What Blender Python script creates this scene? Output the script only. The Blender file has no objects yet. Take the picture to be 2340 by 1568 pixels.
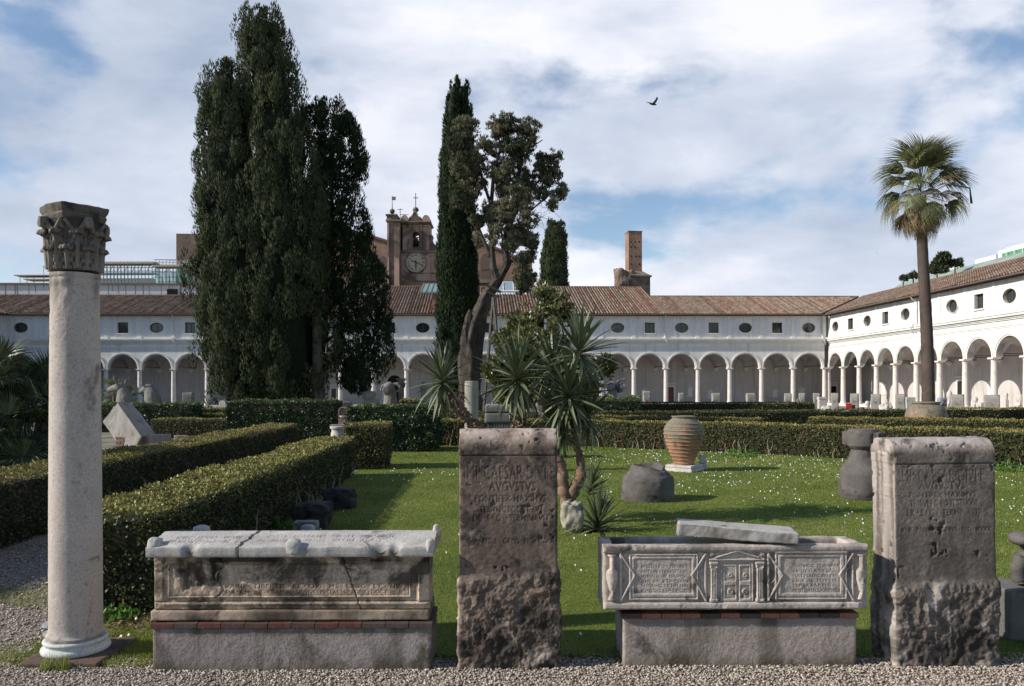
import bpy, bmesh, math, random
import numpy as np
from mathutils import Vector, Matrix, Euler
random.seed(7)
RNG = np.random.default_rng(7)
pi = math.pi
S = bpy.context.scene
COL = S.collection

# ---------------------------------------------------------------- camera, world, sun, exposure
EYE = 1.8
cam_d = bpy.data.cameras.new('camera'); cam = bpy.data.objects.new('camera', cam_d); COL.objects.link(cam)
cam_d.sensor_width = 36; cam_d.lens = 3180 * 36 / 4096
cam_d.shift_y = 0.0448; cam_d.clip_start = 0.05; cam_d.clip_end = 3000
cam.matrix_world = Matrix.Translation((0, 0, EYE)) @ Matrix.Rotation(pi/2, 4, 'X') @ Matrix.Rotation(-0.003, 4, 'Z')
S.camera = cam

SUN_EL = math.radians(30.0)
SUN_DIR = Vector((math.cos(SUN_EL) * 0.977, math.cos(SUN_EL) * 0.213, -math.sin(SUN_EL))).normalized()   # way the light travels
sun_d = bpy.data.lights.new('sun', 'SUN'); sun_d.energy = 5.0; sun_d.angle = math.radians(0.6); sun_d.color = (1.0, 0.93, 0.82)
sun = bpy.data.objects.new('sun', sun_d); COL.objects.link(sun)
sun.rotation_euler = SUN_DIR.to_track_quat('-Z', 'Y').to_euler(); sun.location = (-40, -10, 40)

S.view_settings.view_transform = 'Standard'; S.view_settings.look = 'None'
S.view_settings.gamma = 1.0; S.view_settings.use_curve_mapping = False
S.view_settings.exposure = 0.2
S.cycles.max_bounces = 6; S.cycles.diffuse_bounces = 3; S.cycles.transparent_max_bounces = 4

W = bpy.data.worlds.new('World'); S.world = W; W.use_nodes = True
def world():
    nt = W.node_tree; N = nt.nodes; L = nt.links; N.clear()
    out = N.new('ShaderNodeOutputWorld'); mix = N.new('ShaderNodeMixShader')
    bg1 = N.new('ShaderNodeBackground'); bg2 = N.new('ShaderNodeBackground')
    sky = N.new('ShaderNodeTexSky'); sky.sky_type = 'NISHITA'; sky.sun_disc = False
    sky.sun_elevation = SUN_EL; sky.sun_rotation = math.atan2(-SUN_DIR.x, -SUN_DIR.y); sky.air_density = 1.0; sky.dust_density = 0.05; sky.ozone_density = 2.0
    L.new(sky.outputs[0], bg1.inputs[0]); bg1.inputs[1].default_value = 0.12
    tc = N.new('ShaderNodeTexCoord'); sep = N.new('ShaderNodeSeparateXYZ'); L.new(tc.outputs['Generated'], sep.inputs[0])
    def M(op, a, b=None, c=None):
        n = N.new('ShaderNodeMath'); n.operation = op
        for i, v in enumerate((a, b, c)):
            if v is None: continue
            if isinstance(v, (int, float)): n.inputs[i].default_value = v
            else: L.new(v, n.inputs[i])
        return n.outputs[0]
    # project the direction on a cloud deck so the layers flatten towards the horizon
    zc = M('MAXIMUM', sep.outputs[2], 0.0); zz = M('ADD', zc, 0.22)
    cx = M('DIVIDE', sep.outputs[0], zz); cy = M('DIVIDE', sep.outputs[1], zz)
    comb = N.new('ShaderNodeCombineXYZ'); L.new(cx, comb.inputs[0]); L.new(cy, comb.inputs[1]); comb.inputs[2].default_value = 3.7
    def noise(scale, detail, rough, off, dist=0.0, sx=1.0, sy=1.0, vec=None, sz=1.0):
        mp = N.new('ShaderNodeMapping'); mp.inputs['Location'].default_value = off; mp.inputs['Scale'].default_value = (sx, sy, sz)
        L.new(vec or comb.outputs[0], mp.inputs[0])
        n = N.new('ShaderNodeTexNoise'); n.inputs['Scale'].default_value = scale; n.inputs['Detail'].default_value = detail
        n.inputs['Roughness'].default_value = rough; n.inputs['Distortion'].default_value = dist
        L.new(mp.outputs[0], n.inputs['Vector']); return n.outputs[0]
    g_ = tc.outputs['Generated']; n1a = noise(1.5, 8, 0.55, SKY_OFF, 0.15); n1b = noise(4.2, 12, 0.52, (SKY_OFF[0]+3, SKY_OFF[1], 5), 0.1, vec=g_, sz=1.9); n1 = M('ADD', M('MULTIPLY', n1a, 0.35), M('MULTIPLY', n1b, 0.65))
    n2 = noise(0.55, 3, 0.5, (7.3, 2.2, 0))
    n3 = noise(3.0, 9, 0.55, (11.0, 4.0, 2.0), 0.15, vec=g_, sz=2.4)
    # more blue to the left; clouds also thinned behind the camera to cut fill
    cloud_bias = M('ADD', M('MULTIPLY', sep.outputs[0], 0.10), M('MULTIPLY', M('SUBTRACT', sep.outputs[1], 0.85), 0.20))
    m = M('ADD', M('MULTIPLY', n1, 0.72), M('MULTIPLY', n2, 0.28)); m = M('ADD', m, cloud_bias); m = M('ADD', m, M('MULTIPLY', M('MAXIMUM', M('SUBTRACT', 0.22, zc), 0.0), 0.30))
    ramp = N.new('ShaderNodeMapRange'); ramp.interpolation_type = 'SMOOTHSTEP'
    ramp.inputs['From Min'].default_value = 0.415; ramp.inputs['From Max'].default_value = 0.50
    ramp.inputs['To Min'].default_value = 0.04; ramp.inputs['To Max'].default_value = 0.97
    L.new(m, ramp.inputs[0])
    cr = N.new('ShaderNodeValToRGB'); e = cr.color_ramp.elements
    e[0].position = 0.38; e[0].color = (0.86, 0.87, 0.93, 1); e[1].position = 0.66; e[1].color = (0.38, 0.45, 0.58, 1)
    x = e.new(0.5); x.color = (0.61, 0.66, 0.77, 1)
    sh = M('ADD', M('MULTIPLY', n3, 0.75), M('MULTIPLY', n2, 0.25))
    L.new(sh, cr.inputs[0]); L.new(cr.outputs[0], bg2.inputs[0]); bg2.inputs[1].default_value = 1.0
    L.new(ramp.outputs[0], mix.inputs[0]); L.new(bg1.outputs[0], mix.inputs[1]); L.new(bg2.outputs[0], mix.inputs[2])
    L.new(mix.outputs[0], out.inputs[0])
SKY_OFF = (0.4, 6.2, 0)
world()

# ---------------------------------------------------------------- numbers of the survey
F = 1816.7; CX = 1170.0; HY = 889.0        # focal length and principal point used while measuring distances
def gy(vy): return EYE * F / (vy - HY)
def at(vx, vy, Y):
    vy = vy + 0.003 * (vx - CX); vx = vx - 0.003 * (vy - 784)
    return (vx - CX) / F * Y, EYE - (vy - HY) / F * Y
def ax(vx, vy, Y): return at(vx, vy, Y)[0]
def az(vx, vy, Y): return at(vx, vy, Y)[1]

# ---------------------------------------------------------------- noise in numpy
def _h(i, j, k, s):
    n = (i.astype(np.int64) * 374761393 + j.astype(np.int64) * 668265263 + k.astype(np.int64) * 2147483647 + s * 1274126177) & 0xFFFFFFFF
    n = ((n ^ (n >> 13)) * 1274126177) & 0xFFFFFFFF
    n = ((n ^ (n >> 16)) * 2246822519) & 0xFFFFFFFF
    return ((n ^ (n >> 15)) & 0xFFFFFF) / float(0xFFFFFF)
def vn(P, s=0):
    P = np.asarray(P, float); i = np.floor(P).astype(np.int64); f = P - i; u = f * f * (3 - 2 * f)
    r = 0
    for a in (0, 1):
        for b in (0, 1):
            for c in (0, 1):
                w = (u[:, 0] if a else 1 - u[:, 0]) * (u[:, 1] if b else 1 - u[:, 1]) * (u[:, 2] if c else 1 - u[:, 2])
                r = r + w * _h(i[:, 0] + a, i[:, 1] + b, i[:, 2] + c, s)
    return r * 2 - 1
def fbm(P, scale=1.0, octv=4, s=0, gain=0.5):
    P = np.asarray(P, float) * scale; a = 1.0; r = np.zeros(len(P)); t = 0
    for o in range(octv):
        r += a * vn(P, s + o * 17); t += a; a *= gain; P = P * 2.03 + 5.1
    return r / t

# ---------------------------------------------------------------- object helpers
def link(o, parent=None):
    COL.objects.link(o)
    if parent is not None: o.parent = parent
    return o
def tag(o, label=None, cat=None, group=None, kind=None):
    if label: o['label'] = label
    if cat: o['category'] = cat
    if group: o['group'] = group
    if kind: o['kind'] = kind
    return o
def empty(name, loc, label, cat, group=None, rz=0.0):
    o = bpy.data.objects.new(name, None); o.empty_display_size = 0.2; COL.objects.link(o)
    o.location = loc; o.rotation_euler = (0, 0, rz); return tag(o, label, cat, group)
def npmesh(name, V, Fc, mat, parent=None, smooth=False, attr=None, kind=None):
    """V (n,3); Fc is an (m,k) array or a list of such arrays."""
    V = np.asarray(V, np.float32); Fl = Fc if isinstance(Fc, list) else [Fc]
    Fl = [np.asarray(f, np.int32) for f in Fl if len(f)]
    me = bpy.data.meshes.new(name); me.vertices.add(len(V)); me.vertices.foreach_set('co', V.ravel())
    nl = sum(f.size for f in Fl); nf = sum(len(f) for f in Fl)
    me.loops.add(nl); me.polygons.add(nf)
    me.loops.foreach_set('vertex_index', np.concatenate([f.ravel() for f in Fl]))
    tot = np.concatenate([np.full(len(f), f.shape[1], np.int32) for f in Fl])
    st = np.concatenate([[0], np.cumsum(tot)[:-1]]).astype(np.int32)
    me.polygons.foreach_set('loop_start', st); me.polygons.foreach_set('loop_total', tot)
    if smooth: me.polygons.foreach_set('use_smooth', np.ones(nf, bool))
    me.update(calc_edges=True)
    if attr is not None:
        a = me.attributes.new('tone', 'FLOAT', 'FACE'); a.data.foreach_set('value', np.asarray(attr, np.float32))
    if mat is not None: me.materials.append(mat)
    o = bpy.data.objects.new(name, me); link(o, parent)
    if kind: o['kind'] = kind
    return o
class MB:
    def __init__(self): self.v = []; self.f = []
    def add(self, vs, fs):
        b = len(self.v); self.v += [tuple(p) for p in vs]; self.f += [tuple(i + b for i in f) for f in fs]; return self
    def box(self, x0, x1, y0, y1, z0, z1, M=None):
        vs = [(x0,y0,z0),(x1,y0,z0),(x1,y1,z0),(x0,y1,z0),(x0,y0,z1),(x1,y0,z1),(x1,y1,z1),(x0,y1,z1)]
        if M is not None: vs = [M @ Vector(p) for p in vs]
        return self.add(vs, [(0,3,2,1),(4,5,6,7),(0,1,5,4),(1,2,6,5),(2,3,7,6),(3,0,4,7)])
    def lathe(self, prof, n=24, c=(0,0,0), caps=True, sq=None):
        vs = []; fs = []; m = len(prof)
        for r, z in prof:
            for i in range(n):
                a = 2*pi*i/n; vs.append((c[0]+r*math.cos(a), c[1]+r*math.sin(a), c[2]+z))
        for j in range(m-1):
            for i in range(n):
                k = (i+1) % n; fs.append((j*n+i, j*n+k, (j+1)*n+k, (j+1)*n+i))
        if caps: fs.append(tuple(range(n-1, -1, -1))); fs.append(tuple((m-1)*n+i for i in range(n)))
        return self.add(vs, fs)
    def tube(self, pts, rad, n=8, caps=True):
        pts = [Vector(p) for p in pts]
        if not hasattr(rad, '__len__'): rad = [rad]*len(pts)
        vs = []; fs = []; up = Vector((0.31, 0.17, 0.93))
        for j, p in enumerate(pts):
            d = (pts[min(j+1, len(pts)-1)] - pts[max(j-1, 0)]).normalized()
            if abs(d.dot(up)) > 0.95: up = Vector((1, 0.1, 0))
            a = d.cross(up).normalized(); b = d.cross(a).normalized()
            for i in range(n):
                t = 2*pi*i/n; vs.append(p + (a*math.cos(t) + b*math.sin(t))*rad[j])
        m = len(pts)
        for j in range(m-1):
            for i in range(n):
                k = (i+1) % n; fs.append((j*n+i, j*n+k, (j+1)*n+k, (j+1)*n+i))
        if caps: fs.append(tuple(range(n-1, -1, -1))); fs.append(tuple((m-1)*n+i for i in range(n)))
        return self.add(vs, fs)
    def prism(self, poly, y0, y1):
        """poly in (x,z), extruded from y0 to y1"""
        n = len(poly); vs = [(x, y0, z) for x, z in poly] + [(x, y1, z) for x, z in poly]
        fs = [tuple(range(n)), tuple(range(2*n-1, n-1, -1))] + [(i, (i+1) % n, n+(i+1) % n, n+i)[::-1] for i in range(n)]
        return self.add(vs, fs)
    def build(self, name, mat, parent=None, smooth=False, kind=None, bevel=0, loc=None, rot=None, normals=True):
        me = bpy.data.meshes.new(name); me.from_pydata(self.v, [], self.f)
        if normals or bevel:
            bm = bmesh.new(); bm.from_mesh(me); bmesh.ops.recalc_face_normals(bm, faces=bm.faces)
            if bevel:
                es = [e for e in bm.edges if len(e.link_faces) == 2 and e.calc_face_angle(0) > 0.6]
                bmesh.ops.bevel(bm, geom=es, offset=bevel, segments=2, affect='EDGES', profile=0.6)
            bm.to_mesh(me); bm.free()
        if smooth:
            me.polygons.foreach_set('use_smooth', np.ones(len(me.polygons), bool))
            try: me.set_sharp_from_angle(angle=math.radians(40))
            except Exception: pass
        if mat is not None: me.materials.append(mat)
        o = bpy.data.objects.new(name, me); link(o, parent)
        if loc is not None: o.location = loc
        if rot is not None: o.rotation_euler = rot
        if kind: o['kind'] = kind
        return o
def child_copy(src, parent, loc=(0,0,0), rot=(0,0,0), scale=(1,1,1)):
    c = src.copy(); COL.objects.link(c); c.parent = parent; c.location = loc; c.rotation_euler = rot; c.scale = scale
    return c
def copy_tree(o, parent=None):
    c = o.copy(); COL.objects.link(c); c.parent = parent
    for ch in list(o.children): copy_tree(ch, c)
    return c

# ---------------------------------------------------------------- materials
def newmat(name):
    m = bpy.data.materials.new(name); m.use_nodes = True; nt = m.node_tree
    b = nt.nodes['Principled BSDF']; return m, nt, b
def _ramp(nt, src, stops):
    r = nt.nodes.new('ShaderNodeValToRGB'); e = r.color_ramp.elements
    e[0].position, e[0].color = stops[0][0], (*stops[0][1], 1) if len(stops[0][1]) == 3 else stops[0][1]
    e[1].position, e[1].color = stops[-1][0], (*stops[-1][1], 1)
    for p, c in stops[1:-1]:
        x = e.new(p); x.color = (*c, 1)
    nt.links.new(src, r.inputs[0]); return r.outputs[0]
def _noise(nt, vec, scale, detail=4, rough=0.55, dist=0.0, sc=(1,1,1), loc=(0,0,0)):
    mp = nt.nodes.new('ShaderNodeMapping'); mp.inputs['Scale'].default_value = sc; mp.inputs['Location'].default_value = loc
    nt.links.new(vec, mp.inputs[0])
    n = nt.nodes.new('ShaderNodeTexNoise'); n.inputs['Scale'].default_value = scale; n.inputs['Detail'].default_value = detail
    n.inputs['Roughness'].default_value = rough; n.inputs['Distortion'].default_value = dist
    nt.links.new(mp.outputs[0], n.inputs['Vector']); return n.outputs[0]
def _mix(nt, fac, a, b, mode='MIX'):
    m = nt.nodes.new('ShaderNodeMix'); m.data_type = 'RGBA'; m.blend_type = mode
    for s, v in ((0, fac), (6, a), (7, b)):
        if isinstance(v, (int, float)): m.inputs[s].default_value = v
        elif isinstance(v, tuple): m.inputs[s].default_value = (*v[:3], 1)
        else: nt.links.new(v, m.inputs[s])
    return m.outputs[2]
def _mr(nt, v, a, b, c=0.0, d=1.0):
    n = nt.nodes.new('ShaderNodeMapRange'); n.inputs['From Min'].default_value = a; n.inputs['From Max'].default_value = b
    n.inputs['To Min'].default_value = c; n.inputs['To Max'].default_value = d; nt.links.new(v, n.inputs[0]); return n.outputs[0]
def _bump(nt, b, h, strength=0.5, dist=0.01, prev=None):
    n = nt.nodes.new('ShaderNodeBump'); n.inputs['Strength'].default_value = strength; n.inputs['Distance'].default_value = dist
    nt.links.new(h, n.inputs['Height'])
    if prev is not None: nt.links.new(prev, n.inputs['Normal'])
    if b is not None: nt.links.new(n.outputs[0], b.inputs['Normal'])
    return n.outputs[0]
def stone(name, light, dark, stain=(0.05,0.045,0.04), stain_amt=0.4, scale=3.0, lichen=None, lichen_amt=0.3, rough=0.85,
          bump=0.5, bdist=0.004, streak=0.0, warm=None, pits=0.0, offs=(0,0,0), stain_scale=1.0):
    m, nt, b = newmat(name); tc = nt.nodes.new('ShaderNodeTexCoord'); v = tc.outputs['Object']
    n1 = _noise(nt, v, scale, 6, 0.6, 0.2, loc=offs)
    col = _ramp(nt, n1, [(0.3, dark), (0.7, light)])
    if warm:
        nw = _noise(nt, v, scale*0.5, 4, 0.6, loc=(3,1,offs[2]+2)); col = _mix(nt, _mr(nt, nw, 0.45, 0.7), col, warm)
    ns = _noise(nt, v, scale*0.8*stain_scale, 8, 0.68, 0.5, loc=(5,7,1+offs[0]))
    col = _mix(nt, _mr(nt, ns, 0.64 - 0.23*stain_amt, 0.70 - 0.19*stain_amt, 0, 0.85), col, stain)
    if streak:
        nk = _noise(nt, v, 9, 4, 0.6, sc=(1,1,0.12), loc=(2,9,4)); col = _mix(nt, _mr(nt, nk, 0.5, 0.72, 0, streak), col, stain)
    if lichen:
        nl = _noise(nt, v, scale*2.2, 7, 0.7, 0.3, loc=(9,2,6)); col = _mix(nt, _mr(nt, nl, 0.66-0.2*lichen_amt, 0.74-0.2*lichen_amt, 0, 0.8), col, lichen)
    fine = _noise(nt, v, 70, 7, 0.75); col = _mix(nt, 0.55, col, _ramp(nt, fine, [(0.32, (0.30,0.29,0.28)), (0.52, (0.95,0.95,0.95)), (0.7, (1.15,1.14,1.12))]), 'MULTIPLY')
    nb = _noise(nt, v, 42, 4, 0.58)
    pr = _bump(nt, None, nb, min(1.0, bump*0.75), bdist)
    if pits:
        vo = nt.nodes.new('ShaderNodeTexVoronoi'); vo.inputs['Scale'].default_value = 38; nt.links.new(v, vo.inputs['Vector'])
        pm = _mr(nt, vo.outputs['Distance'], 0.10, 0.22, 0, 1); pg = _noise(nt, v, 6, 3, 0.5, loc=(1,4,2))
        pm2 = nt.nodes.new('ShaderNodeMath'); pm2.operation = 'MAXIMUM'; nt.links.new(pm, pm2.inputs[0]); nt.links.new(_mr(nt, pg, 0.5, 0.56, 1, 0), pm2.inputs[1])
        pr = _bump(nt, None, pm2.outputs[0], pits*0.6, 0.004, pr)
        col = _mix(nt, _mr(nt, pm2.outputs[0], 0, 1, 0.7, 0), col, stain)
    pa = nt.nodes.new('ShaderNodeAttribute'); pa.attribute_name = 'pale'; col = _mix(nt, pa.outputs['Fac'], col, tuple(min(0.75, q*1.35+0.12) for q in light))
    nt.links.new(pr, b.inputs['Normal']); nt.links.new(col, b.inputs['Base Color']); b.inputs['Roughness'].default_value = rough
    b.inputs['Specular IOR Level'].default_value = 0.25
    return m
def foliage(name, cols, rough=0.5, transl=0.25, spec=0.35, patch=None, patch_scale=1.0, patch_amt=(0.5,0.65)):
    """cols: dark..light by a per-leaf 'tone' value"""
    m, nt, b = newmat(name); at_ = nt.nodes.new('ShaderNodeAttribute'); at_.attribute_name = 'tone'
    col = _ramp(nt, at_.outputs['Fac'], [(i/(len(cols)-1), c) for i, c in enumerate(cols)])
    if patch:
        tc = nt.nodes.new('ShaderNodeTexCoord'); n = _noise(nt, tc.outputs['Object'], patch_scale, 3, 0.6)
        col = _mix(nt, _mr(nt, n, patch_amt[0], patch_amt[1], 0, 0.85), col, patch)
    nt.links.new(col, b.inputs['Base Color']); b.inputs['Roughness'].default_value = rough; b.inputs['Specular IOR Level'].default_value = spec
    if transl:
        tr = nt.nodes.new('ShaderNodeBsdfTranslucent'); nt.links.new(col, tr.inputs[0]); mx = nt.nodes.new('ShaderNodeMixShader'); mx.inputs[0].default_value = transl
        out = nt.nodes['Material Output']; nt.links.new(b.outputs[0], mx.inputs[1]); nt.links.new(tr.outputs[0], mx.inputs[2]); nt.links.new(mx.outputs[0], out.inputs[0])
    return m
def plain(name, col, rough=0.7, metal=0.0, var=0.25, scale=8, bump=0.0, spec=0.3):
    m, nt, b = newmat(name); tc = nt.nodes.new('ShaderNodeTexCoord'); n = _noise(nt, tc.outputs['Object'], scale, 5, 0.6)
    c2 = tuple(c*(1-var) for c in col); c3 = tuple(min(1, c*(1+var*0.5)) for c in col)
    nt.links.new(_ramp(nt, n, [(0.3, c2), (0.7, c3)]), b.inputs['Base Color']); b.inputs['Roughness'].default_value = rough
    b.inputs['Metallic'].default_value = metal; b.inputs['Specular IOR Level'].default_value = spec
    if bump: _bump(nt, b, _noise(nt, tc.outputs['Object'], scale*5, 4, 0.6), bump, 0.01)
    return m
def plaster(name, col, dirt, blu=None):
    m, nt, b = newmat(name); tc = nt.nodes.new('ShaderNodeTexCoord'); v = tc.outputs['Object']
    n = _noise(nt, v, 0.6, 6, 0.65); c = _mix(nt, _mr(nt, n, 0.4, 0.72, 0, 0.7), col, dirt)
    k = _noise(nt, v, 2.6, 6, 0.7, sc=(1,1,0.09), loc=(4,4,4)); c = _mix(nt, _mr(nt, k, 0.52, 0.72, 0, 0.75), c, tuple(q*0.72 for q in dirt))
    nt.links.new(c, b.inputs['Base Color']); b.inputs['Roughness'].default_value = 0.9; b.inputs['Specular IOR Level'].default_value = 0.1
    _bump(nt, b, _noise(nt, v, 5, 4, 0.6), 0.15, 0.02)
    return m
def brickmat(name, c1, c2, mortar, scale=1.0, bw=0.45, bh=0.09, stain=0.5):
    m, nt, b = newmat(name); tc = nt.nodes.new('ShaderNodeTexCoord'); v = tc.outputs['Object']
    sp = nt.nodes.new('ShaderNodeSeparateXYZ'); nt.links.new(v, sp.inputs[0]); ad = nt.nodes.new('ShaderNodeMath'); nt.links.new(sp.outputs[0], ad.inputs[0]); nt.links.new(sp.outputs[1], ad.inputs[1])
    cb = nt.nodes.new('ShaderNodeCombineXYZ'); nt.links.new(ad.outputs[0], cb.inputs[0]); nt.links.new(sp.outputs[2], cb.inputs[1])
    br = nt.nodes.new('ShaderNodeTexBrick'); nt.links.new(cb.outputs[0], br.inputs[0]); br.inputs['Scale'].default_value = scale
    br.inputs['Brick Width'].default_value = bw; br.inputs['Row Height'].default_value = bh; br.inputs['Mortar Size'].default_value = 0.012
    br.inputs['Color1'].default_value = (*c1, 1); br.inputs['Color2'].default_value = (*c2, 1); br.inputs['Mortar'].default_value = (*mortar, 1)
    n = _noise(nt, v, 0.35, 7, 0.65, 0.3); c = _mix(nt, _mr(nt, n, 0.42, 0.68, 0, stain), br.outputs[0], (0.07,0.06,0.05))
    n2 = _noise(nt, v, 0.9, 6, 0.6, loc=(4,4,4)); c = _mix(nt, _mr(nt, n2, 0.5, 0.72, 0, stain), c, tuple(min(1, x*1.5+0.03) for x in c1))
    nt.links.new(c, b.inputs['Base Color']); b.inputs['Roughness'].default_value = 0.95; b.inputs['Specular IOR Level'].default_value = 0.1
    _bump(nt, b, _noise(nt, v, 3, 6, 0.7), 0.5, 0.08)
    return m

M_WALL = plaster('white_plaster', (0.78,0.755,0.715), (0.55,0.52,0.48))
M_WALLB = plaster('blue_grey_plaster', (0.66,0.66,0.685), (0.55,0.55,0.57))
M_INNER = plaster('gallery_plaster', (0.52,0.485,0.47), (0.38,0.35,0.335))  # darker than the outer plaster, arcade shade put into the base colour
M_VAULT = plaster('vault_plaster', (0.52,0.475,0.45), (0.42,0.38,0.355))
M_TRIM = plain('trim_plaster', (0.72,0.70,0.66), 0.85, var=0.15, scale=2)
M_COLUMN = stone('travertine_column', (0.78,0.72,0.68), (0.62,0.56,0.52), stain=(0.4,0.36,0.33), stain_amt=0.2, scale=1.5, bump=0.2)
M_GLASS, _nt, _b = newmat('dark_glass'); _b.inputs['Base Color'].default_value = (0.035,0.04,0.045,1); _b.inputs['Roughness'].default_value = 0.08; _b.inputs['Specular IOR Level'].default_value = 0.6
M_DARKWOOD = plain('dark_frame', (0.10,0.08,0.07), 0.6)
M_DOOR = plain('red_brown_door', (0.16,0.06,0.05), 0.6)
M_BLACK = plain('dark_opening', (0.02,0.018,0.016), 0.9)
M_PIPE = plain('pale_pipe', (0.62,0.60,0.56), 0.5)
M_IRON = plain('iron', (0.09,0.075,0.065), 0.6, 0.4)
M_GUTTER = plain('gutter_metal', (0.16,0.13,0.11), 0.6, 0.3)
def tilemat():
    m, nt, b = newmat('roof_tiles_clay'); a = nt.nodes.new('ShaderNodeAttribute'); a.attribute_name = 'tone'
    c = _ramp(nt, a.outputs['Fac'], [(0.0, (0.13,0.085,0.06)), (0.3, (0.22,0.15,0.11)), (0.55, (0.33,0.25,0.19)), (0.75, (0.42,0.35,0.28)), (0.86, (0.36,0.17,0.11)), (1.0, (0.34,0.12,0.08))])
    tc = nt.nodes.new('ShaderNodeTexCoord'); n = _noise(nt, tc.outputs['Object'], 0.8, 6, 0.65); c = _mix(nt, _mr(nt, n, 0.5, 0.75, 0, 0.55), c, (0.12,0.10,0.07))
    n2 = _noise(nt, tc.outputs['Object'], 9, 3, 0.6); c = _mix(nt, 0.5, c, _ramp(nt, n2, [(0.3,(0.5,0.5,0.5)),(0.7,(1,1,1))]), 'MULTIPLY')
    nt.links.new(c, b.inputs['Base Color']); b.inputs['Roughness'].default_value = 0.9; b.inputs['Specular IOR Level'].default_value = 0.15
    return m
M_TILE = tilemat()
M_BRICK = brickmat('old_brick', (0.33,0.185,0.13), (0.25,0.14,0.10), (0.30,0.24,0.19))
M_BRICKD = brickmat('weathered_brick', (0.20,0.13,0.10), (0.15,0.10,0.08), (0.20,0.17,0.14), stain=0.8)
M_STUCCO = stone('faded_pink_stucco', (0.52,0.36,0.29), (0.38,0.235,0.18), stain=(0.10,0.07,0.055), stain_amt=0.45, scale=0.25, bump=0.3, bdist=0.05, streak=0.35)
M_TRAVD = stone('weathered_cornice', (0.28,0.24,0.19), (0.16,0.13,0.10), stain=(0.06,0.05,0.04), stain_amt=0.5, scale=0.6, bdist=0.05)
# ---------------------------------------------------------------- cloister wings
TH = 0.041; BAY = 3.3
CORN = Vector((32.22, 81.95, 0)); UU = Vector((math.cos(TH), math.sin(TH), 0)); VV = Vector((-math.sin(TH), math.cos(TH), 0))
ORIG = CORN - UU * 82.5
CORN2 = CORN + UU * 0.42
def back_x(px, d):           # local x on the back wing for a sighting, at depth d behind the facade
    k = (px - 2048) / 3180; A = ORIG + VV * d
    return (k * A.y - A.x) / (UU.x - k * UU.y)
def right_x(px, d):
    k = (px - 2048) / 3180; A = CORN2 + UU * d; D = -VV
    return (k * A.y - A.x) / (D.x - k * D.y)
EZ = 9.35; SL = 0.35
def roofz(y): return EZ + SL * (y + 0.6)
R_IN = 1.42; SPR = 3.9

def share_col():
    b = MB(); b.lathe([(0.30,0.27),(0.30,0.36),(0.28,0.37),(0.29,0.42),(0.27,0.46),(0.24,0.50)], 16)
    s = MB(); s.lathe([(0.235,0.50),(0.23,1.6),(0.215,2.8),(0.20,3.55)], 16)
    c = MB(); c.lathe([(0.20,3.55),(0.225,3.57),(0.225,3.61),(0.205,3.62),(0.205,3.70),(0.27,3.78)], 16); c.box(-0.30,0.30,-0.30,0.30,3.78,3.9)
    return b, s, c
def ring(n=28, hw=BAY/2, z0=6.4, z1=9.45, cz=8.0, kind='oval'):
    hx, hz = (0.70, 0.51) if kind == 'oval' else (0.52, 0.53)
    ang = set(2*pi*i/n for i in range(n))
    for X in ((hw, z1-cz), (-hw, z1-cz), (-hw, z0-cz), (hw, z0-cz), (hx,hz), (-hx,hz), (-hx,-hz), (hx,-hz)):
        ang.add(math.atan2(X[1], X[0]) % (2*pi))
    ang = sorted(ang); outer = []; inner = []
    for a in ang:
        c, s = math.cos(a), math.sin(a)
        tx = hw/abs(c) if abs(c) > 1e-9 else 1e9; tz = ((z1-cz) if s > 0 else (cz-z0))/abs(s) if abs(s) > 1e-9 else 1e9
        t = min(tx, tz); outer.append((t*c, cz+t*s))
        if kind == 'oval': t = 1/math.sqrt((c/hx)**2+(s/hz)**2)
        else: t = min(hx/abs(c) if abs(c) > 1e-9 else 1e9, hz/abs(s) if abs(s) > 1e-9 else 1e9)
        inner.append((t*c, cz+t*s))
    return outer, inner, ang
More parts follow.
